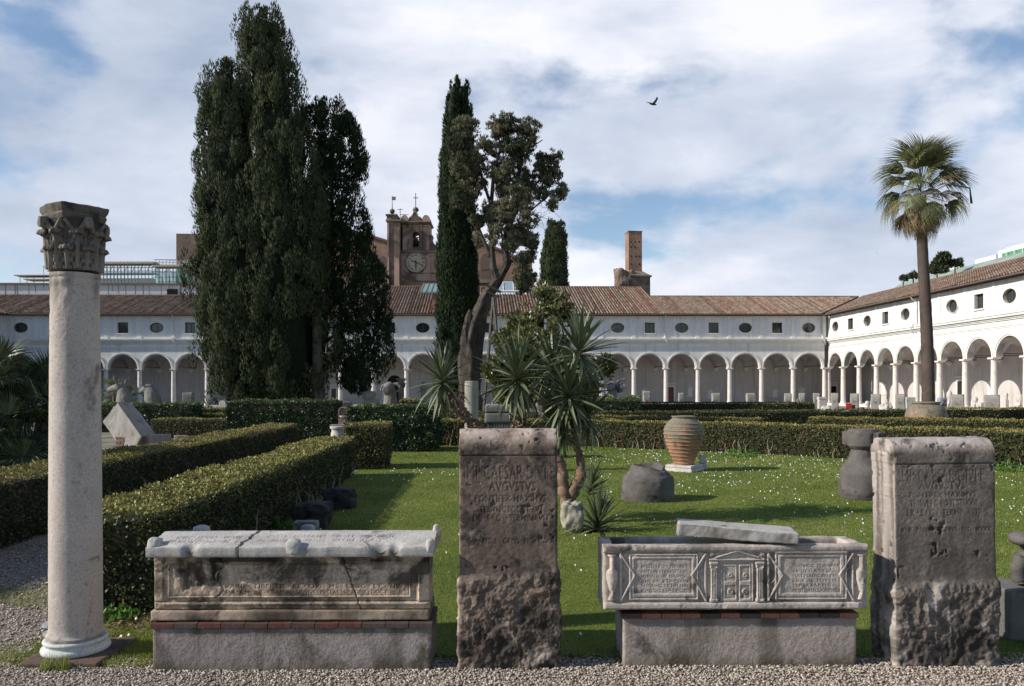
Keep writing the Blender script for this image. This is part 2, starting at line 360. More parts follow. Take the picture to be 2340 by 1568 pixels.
def make_shared():
    d = {}
    b, s, c = share_col()
    tmp = []
    def keep(o): tmp.append(o); return o
    d['base'] = b.build('base', M_COLUMN, smooth=True); d['shaft'] = s.build('shaft', M_COLUMN, smooth=True); d['capital'] = c.build('capital', M_COLUMN, smooth=True)
    # archivolt
    m = MB(); n = 20
    for i in range(n):
        a0, a1 = pi*i/n, pi*(i+1)/n
        for (r0, r1, y0, y1) in ((R_IN, R_IN+0.10, -0.05, 0.46), (R_IN+0.10, R_IN+0.19, -0.10, 0.02)):
            vs = []
            for a in (a0, a1):
                for r in (r0, r1):
                    for y in (y0, y1): vs.append((r*math.cos(a), y, SPR + r*math.sin(a)))
            m.add(vs, [(0,1,3,2),(4,6,7,5),(0,4,5,1),(2,3,7,6),(0,2,6,4),(1,5,7,3)])
    d['archivolt'] = m.build('archivolt', M_TRIM)
    for kind in ('oval', 'square'):
        o_, i_, _ = ring(kind=kind)
        m = MB(); n = len(i_); k = 1.17 if kind == 'oval' else 1.22
        vs = [(x*k, -0.035, 8+(z-8)*k) for x, z in i_] + [(x, -0.035, z) for x, z in i_] + [(x*k, 0.01, 8+(z-8)*k) for x, z in i_] + [(x, 0.3, z) for x, z in i_]
        fs = []
        for j in range(n):
            q = (j+1) % n; fs += [(j, q, n+q, n+j), (2*n+j, 2*n+q, q, j), (n+j, n+q, 3*n+q, 3*n+j)]
        m.add(vs, fs)
        if kind == 'square': m.box(-0.62, 0.62, -0.12, 0.0, 7.36, 7.44)
        d['window_'+kind] = m.build('window', M_TRIM)
        m = MB(); vs = [(x*0.995, 0.2, 8+(z-8)*0.995) for x, z in i_] + [(x*0.88, 0.2, 8+(z-8)*0.88) for x, z in i_]+ [(x*0.88, 0.25, 8+(z-8)*0.88) for x, z in i_]
        fs = []
        for j in range(n): q = (j+1) % n; fs += [(j, q, n+q, n+j), (n+j, n+q, 2*n+q, 2*n+j)]
        m.add(vs, fs); m.box(-0.025, 0.025, 0.205, 0.24, 8-0.48, 8+0.48)
        d['frame_'+kind] = m.build('frame', M_DARKWOOD)
        m = MB(); m.add([(x, 0.24, z) for x, z in i_], [tuple(range(n))]); d['pane_'+kind] = m.build('pane', M_GLASS)
    m = MB(); m.box(-0.17, 0.17, -0.045, 0.01, 6.9, 9.1); m.box(-0.23, 0.23, -0.14, 0.01, 6.9, 7.02); m.box(-0.21, 0.21, -0.075, 0.01, 9.1, 9.2)
    d['pilaster'] = m.build('pilaster', M_TRIM)
    m = MB(); m.box(-0.22, 0.22, -0.012, 0.01, 7.12, 8.95); d['wall_panel'] = m.build('wall_panel', M_WALLB)
    m = MB(); m.box(-0.24, 0.24, -0.42, 0.0, 3.86, 3.95); m.box(-0.17, 0.17, -0.3, 0.0, 3.72, 3.86); m.box(-0.08, 0.08, -0.2, 0.0, 3.6, 3.72)
    d['corbel'] = m.build('corbel', M_TRIM)
    m = MB(); m.tube([(0, 0.3, 4.15), (0, 4.95, 4.15)], 0.028, 6); d['tie_rod'] = m.build('tie_rod', M_IRON)
    m = MB(); m.box(-0.02, 0.02, -0.05, -0.01, 5.15, 5.2)
    m = MB(); m.add([(0,0,0)],[]); 
    return d
SH = make_shared()

def tiles(name, parent, rows, ridge_fn, start_fn, indiv=None):
    """rows: x positions; one tapered half-round cover tile after another up the slope"""
    TL = 0.40; cs = math.cos(math.atan(SL)); sn = math.sin(math.atan(SL)); seg = 5
    V = []; Fc = []; T = []; ind = []
    for i, x in enumerate(rows):
        y0 = start_fn(x); y1 = ridge_fn(x); n = int((y1 - y0) / (TL*cs)) + 1
        if y1 - y0 < 0.3: continue
        rt = random.random()
        rowtone = 0.92 if rt < 0.12 else (0.25 if rt < 0.3 else random.uniform(0.35, 0.7))
        xo = random.uniform(-0.012, 0.012)
        for k in range(n):
            ya = y0 + k*TL*cs - 0.03; yb = min(ya + TL*cs + 0.05, y1 + 0.03)
            if yb - ya < 0.1: continue
            za = roofz(ya) + 0.05; zb = roofz(yb) + 0.025; j = random.uniform(-0.012, 0.012)
            tone = min(1, max(0, rowtone + random.uniform(-0.22, 0.22)))
            pts = []
            for (yy, zz, r) in ((ya, za, 0.105), (yb, zb, 0.085)):
                for q in range(seg):
                    a = pi*q/(seg-1); pts.append((x+xo+j+r*math.cos(a), yy, zz - 0.03 + r*0.95*math.sin(a)))
            fs = [(q, q+1, seg+q+1, seg+q) for q in range(seg-1)]
            if indiv and indiv(x, ya) and len(ind) < 300:
                ind.append((pts, fs, tone)); continue
            b = len(V); V += pts; Fc += [tuple(b+w for w in f) for f in fs]; T += [tone]*(seg-1)
    if V: npmesh(name, V, np.array(Fc), M_TILE, parent, attr=T, kind='stuff')
    for pts, fs, tone in ind:
        npmesh('roof_tile', pts, np.array(fs), M_TILE, parent, attr=[tone]*4)

def wing(name, label, origin, rz, nb, oval_at, mit0, mit1, deep=None, tile_step=0.3, indiv=None, skip_cols=(), detail=True, cap_end=False, group='cloister wings round the garden'):
    w = empty(name, origin, label, 'building', group, rz)
    L = nb * BAY
    # ---- arcade wall with arches, both faces and the soffit
    m = MB(); n = 20
    for i in range(nb):
        cx = (i+0.5)*BAY; xs = [cx + R_IN*math.cos(pi - pi*q/n) for q in range(n+1)]; zs = [SPR + R_IN*math.sin(pi*q/n) for q in range(n+1)]
        pts = [(cx-BAY/2, SPR)] + list(zip(xs, zs)) + [(cx+BAY/2, SPR)]
        for y, flip in ((0.0, False), (0.44, True)):
            vs = [(x, y, z) for x, z in pts] + [(x, y, 6.4) for x, z in pts]; k = len(pts)
            fs = [(q, q+1, k+q+1, k+q) for q in range(k-1)]; m.add(vs, [f[::-1] for f in fs] if flip else fs)
        vs = [(x, 0.0, z) for x, z in pts] + [(x, 0.44, z) for x, z in pts]; k = len(pts)
        m.add(vs, [(q, k+q, k+q+1, q+1) for q in range(k-1)])
    m.build('arcade_wall', M_WALL, w, normals=False)
    # ---- upper wall with window holes
    m = MB()
    for i in range(nb):
        kind = 'oval' if oval_at(i) else 'square'; o_, i_, _ = ring(kind=kind); cx = (i+0.5)*BAY; k = len(o_)
        vs = [(cx+x, 0, z) for x, z in o_] + [(cx+x, 0, z) for x, z in i_] + [(cx+x, 0.31, z) for x, z in i_]
        m.add(vs, [(q, (q+1) % k, k+(q+1) % k, k+q) for q in range(k)] + [(k+q, k+(q+1) % k, 2*k+(q+1) % k, 2*k+q) for q in range(k)])
    m.build('upper_wall', M_WALL, w, normals=False)
    e0 = 0.0; e1 = L
    # ---- mouldings
    m = MB()
    m.box(e0, e1, -0.09, 0.01, 6.40, 6.5); m.box(e0, e1, -0.17, 0.01, 6.5, 6.62); m.box(e0, e1, -0.31, 0.01, 6.62, 6.78); m.box(e0, e1, -0.37, 0.01, 6.78, 6.9)
    m.build('cornice', M_TRIM, w)
    m = MB(); m.box(e0, e1, -0.05, 0.01, 6.0, 6.06); m.box(e0, e1, -0.035, 0.01, 5.9, 5.94); m.build('string_course', M_TRIM, w)
    m = MB(); m.box(e0, e1, -0.006, 0.01, 5.64, 5.86); m.build('frieze_band', M_WALLB, w)
    m = MB(); m.box(e0, e1, -0.32, 0.36, 0.0, 0.27); m.build('plinth_wall', M_COLUMN, w, bevel=0.02)
    m = MB(); m.box(e0, e1, -0.05, 0.02, 9.2, 9.34); m.box(e0-0.3, e1+0.3, -0.66, -0.55, EZ-0.09, EZ-0.0); m.build('gutter', M_GUTTER, w)
    # ---- gallery
    m = MB(); m.box(-0.3, L+0.3, 0.37, 5.0, 0.0, 0.24); m.build('gallery_floor', M_COLUMN, w)
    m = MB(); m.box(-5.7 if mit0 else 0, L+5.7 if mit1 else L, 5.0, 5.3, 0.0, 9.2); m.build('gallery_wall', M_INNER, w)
    if cap_end: m = MB(); m.box(-0.35, -0.02, 0.45, 7, 0.0, 9.3); m.build('end_wall', M_WALL, w)
    g = 10; V = []; Fc = []
    for i in range(nb):
        b = len(V)
        for a in range(g+1):
            for c in range(g+1):
                fx = a/g*2-1; fy = c/g*2-1
                z = SPR + max(R_IN*math.sqrt(max(0, 1-(fx/0.98)**2)) if abs(fx) < 0.98 else 0, 1.42*math.sqrt(max(0, 1-fy*fy)))
                V.append(((i+0.5+fx/2)*BAY, 0.44 + (fy+1)/2*4.57, z))
        for a in range(g):
            for c in range(g): Fc.append((b+a*(g+1)+c, b+a*(g+1)+c+1, b+(a+1)*(g+1)+c+1, b+(a+1)*(g+1)+c))
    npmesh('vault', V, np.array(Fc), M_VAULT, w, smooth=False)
    # ---- repeated pieces
    for i in range(nb+1):
        x = i*BAY
        if i not in skip_cols:
            col = child_copy(SH['shaft'], w, (x, 0, 0)); col.name = 'column'
            child_copy(SH['base'], col); child_copy(SH['capital'], col)
        child_copy(SH['pilaster'], w, (x, 0, 0))
        if detail: child_copy(SH['corbel'], w, (x, 5.0, 0)); child_copy(SH['tie_rod'], w, (x, 0, 0))
        for dx in (-0.55, 0.55):
            if 0 < x+dx < L: child_copy(SH['wall_panel'], w, (x+dx, 0, 0))
    for i in range(nb):
        x = (i+0.5)*BAY; kind = 'oval' if oval_at(i) else 'square'
        child_copy(SH['archivolt'], w, (x, 0, 0))
        wi = child_copy(SH['window_'+kind], w, (x, 0, 0)); wi.name = 'window'
        child_copy(SH['frame_'+kind], wi); child_copy(SH['pane_'+kind], wi)
    # ---- roof
    def ridge(x):
        if deep and deep[0] < x < deep[1]: return 11.6
        return 7.0
    def start(x):
        s = -0.6
        if mit0: s = max(s, -x)
        if mit1: s = max(s, x - L)
        return s
    segs = [(0, L)] if not deep else [(0, deep[0]), (deep[0], deep[1]), (deep[1], L)]
    m = MB()
    for a, b in segs:
        r = ridge((a+b)/2)
        pa = [(a, -0.6)] if not (mit0 and a == 0) else [(0.6, -0.6)]
        pb = [(b, -0.6)] if not (mit1 and b == L) else [(L-0.6, -0.6)]
        ta = (-r if (mit0 and a == 0) else a); tb = (L + r if (mit1 and b == L) else b)
        q = [pa[0], pb[0], (tb, r), (ta, r)]
        vs = [(x, y, roofz(y)) for x, y in q] + [(x, y, roofz(y)-0.14) for x, y in q]
        m.add(vs, [(0,1,2,3),(7,6,5,4),(0,4,5,1),(1,5,6,2),(2,6,7,3),(3,7,4,0)])
        # rear wall carrying the ridge
        m.box(ta, tb, r-0.25, r-0.02, 6.0, roofz(r)-0.16)
        for xx in (a, b):
            if deep and 0 < xx < L and r > 8: m.box(xx-0.1, xx+0.1, 6.9, r-0.05, 8.0, roofz(7)-0.2)
    ro = m.build('roof', M_TILEBED, w)
    x0 = -7 if mit0 else 0; x1 = L+7 if mit1 else L
    rows = list(np.arange(x0+0.15, x1, tile_step))
    tiles('roof_tiles', w, rows, ridge, start, indiv)
    m = MB()
    for a, b in segs:
        r = ridge((a+b)/2); xa = (-r if (mit0 and a == 0) else a); xb = (L+r if (mit1 and b == L) else b)
        k = int((xb-xa)/0.45)
        for i in range(k):
            xx = xa + (i+0.5)*(xb-xa)/k
            pts = []
            for e, rr in ((-0.24, 0.13), (0.24, 0.11)):
                for q in range(5): t = pi*q/4; pts.append((xx+e, r-0.02+rr*math.cos(t), roofz(r)+rr*math.sin(t)))
            m.add(pts, [(q, q+1, 5+q+1, 5+q) for q in range(4)])
    o = m.build('ridge_tiles', M_RIDGE, w, normals=False, kind='stuff')
    return w
M_TILEBED = plain('roof_channel_tiles', (0.13,0.085,0.065), 0.95, var=0.5, scale=3)
M_RIDGE = plain('ridge_tile_clay', (0.20,0.13,0.10), 0.95, var=0.5, scale=5)
dl, dr = back_x(1330, 0), back_x(2600, 7)
wb = wing('cloister_wing', 'long white arcaded wing straight ahead with tiled roof', ORIG, TH, 25, lambda i: (24-i) % 2 == 0, True, True, deep=(dl, dr))
wr = wing('cloister_wing', 'sunlit white arcaded wing along the right of the garden', CORN2, TH-pi/2, 16, lambda i: i % 2 == 0, True, False,
          indiv=lambda x, y: 22.5 < x < 29.5 and y < 5.5)
wl = wing('cloister_wing', 'shaded arcaded wing at the far left edge meeting the rear wing', ORIG - VV*BAY*12, TH+pi/2, 12, lambda i: i % 2 == 1, False, True, tile_step=0.4, detail=False)
for k in SH: bpy.data.objects.remove(SH[k])
# corner pier so the corner reads as two columns side by side is made by the two end columns themselves
# pipes
def pipe(parent, x, jog=0.35):
    m = MB(); m.tube([(x, -0.6, EZ-0.08), (x, -0.45, EZ-0.3), (x, -0.08, EZ-0.55), (x, -0.08, 7.2), (x, -0.42, 6.95), (x+jog*0.4, -0.45, 6.6), (x+jog, -0.2, 6.25)], 0.05, 8)
    m.build('downpipe', M_PIPE, parent, smooth=True)
pipe(wb, back_x(2658, 0)); pipe(wb, 82.2); pipe(wb, back_x(697, 0)); pipe(wb, back_x(2003, 0))
pipe(wr, right_x(3672, 0), -0.3)
# doors and tablets on the gallery wall
def gdoor(parent, x, w, h, mat, frame=True, y=5.0, arch=False):
    m = MB()
    if arch:
        n = 12; m.prism([(x-w/2, 0.25)] + [(x-w/2*math.cos(pi*i/n), h-w/2+w/2*math.sin(pi*i/n)) for i in range(n+1)] + [(x+w/2, 0.25)], y-0.03, y+0.02)
    else: m.box(x-w/2, x+w/2, y-0.03, y+0.02, 0.25, h)
    d = m.build('door', mat, parent)
    if frame:
        f = MB(); f.box(x-w/2-0.16, x-w/2, y-0.07, y, 0.25, h+0.16); f.box(x+w/2, x+w/2+0.16, y-0.07, y, 0.25, h+0.16); f.box(x-w/2, x+w/2, y-0.07, y, h, h+0.16)
        f.box(x-w/2-0.28, x+w/2+0.28, y-0.12, y, h+0.3, h+0.4); f.build('door_frame', M_TRIM, d)
gdoor(wb, back_x(2681, 5), 0.75, 1.95, M_DOOR)
gdoor(wb, back_x(1578, 5), 1.5, 3.3, M_BLACK, False, arch=True)
gdoor(wb, back_x(1335, 5), 0.5, 1.9, M_DARKWOOD, True)
gdoor(wb, back_x(3334, 5), 0.6, 2.0, M_BLACK)
gdoor(wb, back_x(3455, 5), 0.6, 2.0, M_BLACK)
gdoor(wr, right_x(3850, 5), 1.3, 2.35, M_BLACK)
def tablet(parent, x, w, h, z):
    m = MB(); m.box(x-w/2, x+w/2, 4.93, 5.0, z, z+h); m.box(x-w/2-0.1, x+w/2+0.1, 4.88, 5.0, z+h, z+h+0.08)
    m.add([(x-w/2-0.05, 4.9, z+h+0.08), (x+w/2+0.05, 4.9, z+h+0.08), (x, 4.9, z+h+0.3), (x-w/2-0.05, 5.0, z+h+0.08), (x+w/2+0.05, 5.0, z+h+0.08), (x, 5.0, z+h+0.3)], [(0,1,2),(3,5,4),(0,3,4,1),(1,4,5,2),(2,5,3,0)])
    m.box(x-w/2-0.12, x+w/2+0.12, 4.9, 5.0, z-0.1, z); m.build('wall_tablet', M_TRIM, parent)
for px, w, h, z in ((2575, .5, .6, .9), (2760, .5, .7, 1.0), (2840, .45, .6, .8), (3205, .6, .7, .9), (520, .9, .8, 1.0), (3100,.5,.5,.9)): tablet(wb, back_x(px, 5), w, h, z)
for px, w, h, z in ((3537, .7, .9, 1.2), (3965, .8, 1.0, 1.1)): tablet(wr, right_x(px, 5), w, h, z)

# skylight and dormer on the rear roof
def onroof(px, vy):       # depth on roof plane at which the plane meets the sight line
    for d in np.arange(-0.6, 12, 0.05):
        x = back_x(px, d); P = ORIG + UU*x + VV*d; z = EYE + (1556 - 0.003*(px-2048) - vy) / 3180 * P.y
        if roofz(d) >= z and d > 0: return x, d
    return x, d
def skylight():
    x, d = onroof(2035, 1175); e = empty('skylight', (0,0,0), 'glazed skylight with white frame set in the tiled roof', 'skylight')
    e.matrix_world = Matrix.Translation(ORIG + UU*x + VV*d + Vector((0, 0, roofz(d)))) @ Matrix.Rotation(TH, 4, 'Z') @ Matrix.Rotation(math.atan(SL)+0.25, 4, 'X')
    white = plain('white_metal', (0.7,0.72,0.75), 0.5); m = MB(); w = 1.7; h = 2.3
    m.box(-w, w, 0, 0.15, 0.1, 0.35); m.box(-w, w, h-0.15, h, 0.1, 0.35); m.box(-w, -w+0.15, 0.15, h-0.15, 0.1, 0.35); m.box(w-0.15, w, 0.15, h-0.15, 0.1, 0.35)
    for k in (1, 2): m.box(-w+2*w*k/3-0.05, -w+2*w*k/3+0.05, 0.15, h-0.15, 0.12, 0.33)
    m.box(-w-0.3, w+0.3, -0.5, 0.0, 0.08, 0.13)
    m.build('frame', white, e)
    g, nt, b = newmat('sky_glass'); b.inputs['Base Color'].default_value = (0.25,0.33,0.36,1); b.inputs['Roughness'].default_value = 0.15
    for k in range(3): mm = MB(); mm.box(-w+0.17+k*2*w/3, -w-0.08+(k+1)*2*w/3, 0.17, h-0.17, 0.2, 0.26); mm.build('pane', g, e)
skylight()
def dormer():
    x, d = onroof(1735, 1245); e = empty('roof_dormer', (0,0,0), 'roof dormer hut with green metal roof beside the narrow cypress', 'dormer', rz=0)
    e.matrix_world = Matrix.Translation(ORIG + UU*x + VV*d + Vector((0, 0, roofz(d)))) @ Matrix.Rotation(TH, 4, 'Z')
    m = MB(); m.prism([(-0.1, -0.1), (2.2, -0.1), (2.2, 1.75), (-0.1, 1.75)], 0, 3.0); m.build('wall', M_BRICK, e)
    mm = MB(); mm.box(0.3, 1.9, -0.04, 0.01, 0.3, 1.5); mm.build('shutter', M_DOOR, e)
    gm = plain('green_copper', (0.22,0.30,0.28), 0.5, 0.2, var=0.3)
    r = MB(); r.add([(-1.3,-0.8,1.75),(2.9,-0.8,1.75),(2.9,4.0,3.2),(-1.3,4.0,3.2),(-1.3,-0.8,1.87),(2.9,-0.8,1.87),(2.9,4.0,3.32),(-1.3,4.0,3.32)], [(0,3,2,1),(4,5,6,7),(0,1,5,4),(1,2,6,5),(2,3,7,6),(3,0,4,7)])
    ro = r.build('roof', gm, e)
    for k in range(9): q = MB(); x0 = -1.25+k*0.51; q.add([(x0,-0.82,1.87),(x0+0.06,-0.82,1.87),(x0+0.06,4,3.32),(x0,4,3.32),(x0,-0.82,1.95),(x0+0.06,-0.82,1.95),(x0+0.06,4,3.4),(x0,4,3.4)], [(0,3,2,1),(4,5,6,7),(0,1,5,4),(1,2,6,5),(2,3,7,6),(3,0,4,7)]); q.build('seam', gm, ro)
dormer()

# ---------------------------------------------------------------- white attic building behind the rear wing at left
def attic():
    Lx = back_x(-900, 7.3); Rx = back_x(1500, 7.3)
    e = empty('white_building', ORIG, 'streaked white block standing behind the tiled roof under the scaffolding', 'building', rz=TH)
    sm = stone('streaked_white_wall', (0.68,0.67,0.66), (0.55,0.54,0.53), stain=(0.16,0.15,0.13), stain_amt=0.15, scale=0.25, streak=0.0, bump=0.2, bdist=0.03)
    nt = sm.node_tree; m = MB(); m.box(Lx, Rx, 7.3, 14, 5.0, 13.2); m.build('wall', sm, e)
    m = MB(); m.box(Lx-0.2, Rx+0.2, 7.1, 14.2, 13.2, 13.38); m.build('coping', M_GUTTER, e)
    x0, x1 = back_x(671, 7.3), back_x(712, 7.3)
    m = MB(); m.box(x0, x1, 7.24, 7.32, 12.75-1.35, 12.75); wd = m.build('window', M_BLACK, e)
    m = MB()
    for k in range(6): xx = x0+(x1-x0)*k/5; m.box(xx-0.012, xx+0.012, 7.18, 7.23, 11.4, 12.75)
    for k in range(7): zz = 11.4+1.35*k/6; m.box(x0, x1, 7.16, 7.18, zz-0.012, zz+0.012)
    m.build('window_grille', M_IRON, wd)
    dk = plain('rain_streak', (0.22,0.21,0.20), 0.95, var=0.4)
    random.seed(5)
    for k in range(26):
        xx = back_x(20+k*31+random.uniform(-12, 12), 7.3)
        m = MB(); l = random.uniform(0.5, 1.8); w_ = random.uniform(0.02, 0.05)
        m.box(xx-w_, xx+w_, 7.288, 7.302, 13.19-l, 13.19); m.build('rain_streak', dk, e)
attic()

# ---------------------------------------------------------------- scaffolding and ruins behind
M_POLE = plain('scaffold_pole', (0.45,0.44,0.42), 0.5, 0.5); M_PLANK = plain('scaffold_plank', (0.42,0.37,0.30), 0.8)
def netmat():
    m, nt, b = newmat('green_netting'); tc = nt.nodes.new('ShaderNodeTexCoord'); n = _noise(nt, tc.outputs['Object'], 0.7, 4, 0.6)
    nt.links.new(_ramp(nt, n, [(0.3, (0.05,0.20,0.16)), (0.7, (0.16,0.42,0.33))]), b.inputs['Base Color']); b.inputs['Roughness'].default_value = 0.8
    tr = nt.nodes.new('ShaderNodeBsdfTransparent'); mx = nt.nodes.new('ShaderNodeMixShader'); mx.inputs[0].default_value = 0.42
    out = nt.nodes['Material Output']; nt.links.new(b.outputs[0], mx.inputs[1]); nt.links.new(tr.outputs[0], mx.inputs[2]); nt.links.new(mx.outputs[0], out.inputs[0]); return m
M_NET = netmat()
def scaffold():
    Y = 104.0; e = empty('scaffolding', (ax(240, 650, Y), Y, 0), 'tube scaffolding with green netting on the roof at far left', 'scaffolding')
    ox = e.location.x
    def X(v): return ax(v, 620, Y) - ox
    def Z(v, vx=250): return az(vx, v, Y)
    pm = MB(); pm.tube([(0,0,0),(0,0,1)], 0.05, 5); proto = pm.build('pole', M_POLE)
    def pole(p, q):
        p = Vector(p); q = Vector(q); d = q-p; c = child_copy(proto, e, p); c.rotation_mode = 'QUATERNION'; c.rotation_quaternion = d.to_track_quat('Z', 'Y'); c.scale = (1, 1, d.length)
    def lev(v, a, b, thick=0.12, mat=M_PLANK):
        m = MB(); m.box(X(a), X(b), -0.6, 1.4, Z(v)-thick, Z(v)); m.build('plank', mat, e)
    zb = Z(662)
    for v in np.arange(180, 446, 8.0):
        for y in (0, 2.0): pole((X(v), y, zb), (X(v), y, Z(597 if v < 350 else 594)))
    for v, top in ((46,629),(62,629),(78,629),(100,608),(115,608),(118,597),(132,608),(148,608),(160,608),(172,608)): pole((X(v), 0, zb), (X(v), 0, Z(top)))
    for v in (604, 612, 620, 628, 637, 646): pole((X(196), 0, Z(v)), (X(352), 0, Z(v)))
    for v in (600, 606, 622, 634, 645): pole((X(350), 0, Z(v)), (X(447), 0, Z(v)))
    for k in range(9): a = 200+k*17; pole((X(a), 0, Z(622)), (X(a+8), 0, Z(606)))
    lev(600, 190, 356, 0.25); lev(610, 104, 150); lev(629, 38, 178); lev(638, 60, 178); lev(624, 190, 354, 0.12, M_NET); lev(608, 352, 445, 0.2)
    for k in range(6): pole((X(352+k*12), 0, Z(594)), (X(372+k*13), 3, Z(586+k)))
    m = MB(); m.box(X(190), X(352), 0.3, 0.34, Z(654), Z(637)); m.build('netting', M_NET, e)
    # rippled netting in front of the ruin
    V = []; Fc = []; nx = 24; nz = 8
    for i in range(nx+1):
        for j in range(nz+1): V.append((X(356+i*(86/nx)), -0.4+0.25*math.sin(i*1.3+j*0.5), Z(655-j*(36/nz)) + (0.3*math.sin(i*0.9) if j == nz else 0)))
    for i in range(nx):
        for j in range(nz): b = i*(nz+1)+j; Fc.append((b, b+nz+1, b+nz+2, b+1))
    npmesh('netting', V, np.array(Fc), M_NET, e)
    bpy.data.objects.remove(proto)
scaffold()
def mass(name, label, cat, poly_px, Y, depth, mat, holes=(), extra=None):
    ox = ax(poly_px[0][0], 660, Y); e = empty(name, (ox, Y, 0), label, cat)
    m = MB(); m.prism([(ax(a, b, Y)-ox, az(a, b, Y)) for a, b in poly_px], 0, depth); m.build('wall', mat, e)
    return e, ox
mass('brick_ruin', 'dark square brick ruin rising above the scaffolding', 'ruin', [(403,668),(403,534),(470,535),(520,533),(520,668)], 110.0, 8, M_BRICKD)

# brick baths hall behind the bell tower
e, ox = mass('baths_hall', 'huge ruined brick bath hall with sloping gables behind the clock tower', 'building',
     [(700,672),(700,545),(760,520),(842,541),(889,556),(940,575),(1003,573),(1046,541),(1093,555),(1150,577),(1196,600),(1205,640),(1205,672)], 128.0, 20, M_BRICK)
def hallbits():
    Y = 128.0
    m = MB()
    for (a, b, c, d) in ((836,594,848,645),(862,598,890,648),(1098,592,1121,641)):
        x0, x1 = ax(a, b, Y)-ox, ax(c, d, Y)-ox; z0, z1 = az(a, d, Y), az(a, b, Y); n = 8
        q = MB(); q.prism([(x0, z0), (x1, z0)] + [(x1-(x1-x0)*i/n, z1 + (0.9*math.sin(pi*i/n))) for i in range(n+1)], -0.03, 0.3)
        wd = q.build('window_recess', plain('shaded_recess', (0.16,0.11,0.09), 0.95), e)
        g = MB(); g.box(x0+0.2, x1-0.2, -0.06, -0.031, (z0+z1)/2-0.1, (z0+z1)/2+0.05); g.build('window_bar', M_IRON, wd)
    c = MB()
    for (a, b) in (((1000,640),(1222,646)), ): c.box(ax(a[0],640,Y)-ox, ax(b[0],640,Y)-ox, -1.2, 0.0, az(1100,649,Y), az(1100,641,Y))
    c.build('cornice', M_TRAVD, e)
    p = MB(); x0, x1 = ax(1188,600,Y)-ox, ax(1216,600,Y)-ox
    p.box(x0, x1, -1.0, 2.5, az(1200,672,Y), az(1200,575,Y)); p.box(x0-0.7, x1+0.7, -1.6, 3.0, az(1200,640,Y), az(1200,630,Y)); p.box(x0-0.3, x1+0.3, -1.3, 2.8, az(1200,634+10,Y)-1.2, az(1200,640,Y))
    p.build('pier', M_BRICK, e)
    g = MB()
    for i, (a, b) in enumerate((((700,545),(760,520)),((760,520),(842,541)),((842,541),(889,556)),((1003,573),(1046,541)),((1046,541),(1093,555)),((1093,555),(1150,577)),((1150,577),(1196,600)))):
        xa, za = ax(a[0],a[1],Y)-ox, az(a[0],a[1],Y); xb, zb = ax(b[0],b[1],Y)-ox, az(b[0],b[1],Y)
        g.add([(xa,-0.4,za+0.02),(xb,-0.4,zb+0.02),(xb,-0.4,zb+0.4),(xa,-0.4,za+0.4),(xa,20,za+0.02),(xb,20,zb+0.02),(xb,20,zb+0.4),(xa,20,za+0.4)], [(0,1,2,3),(7,6,5,4),(3,2,6,7),(0,4,5,1)])
    g.build('roof_edge', M_RIDGE, e)
hallbits()

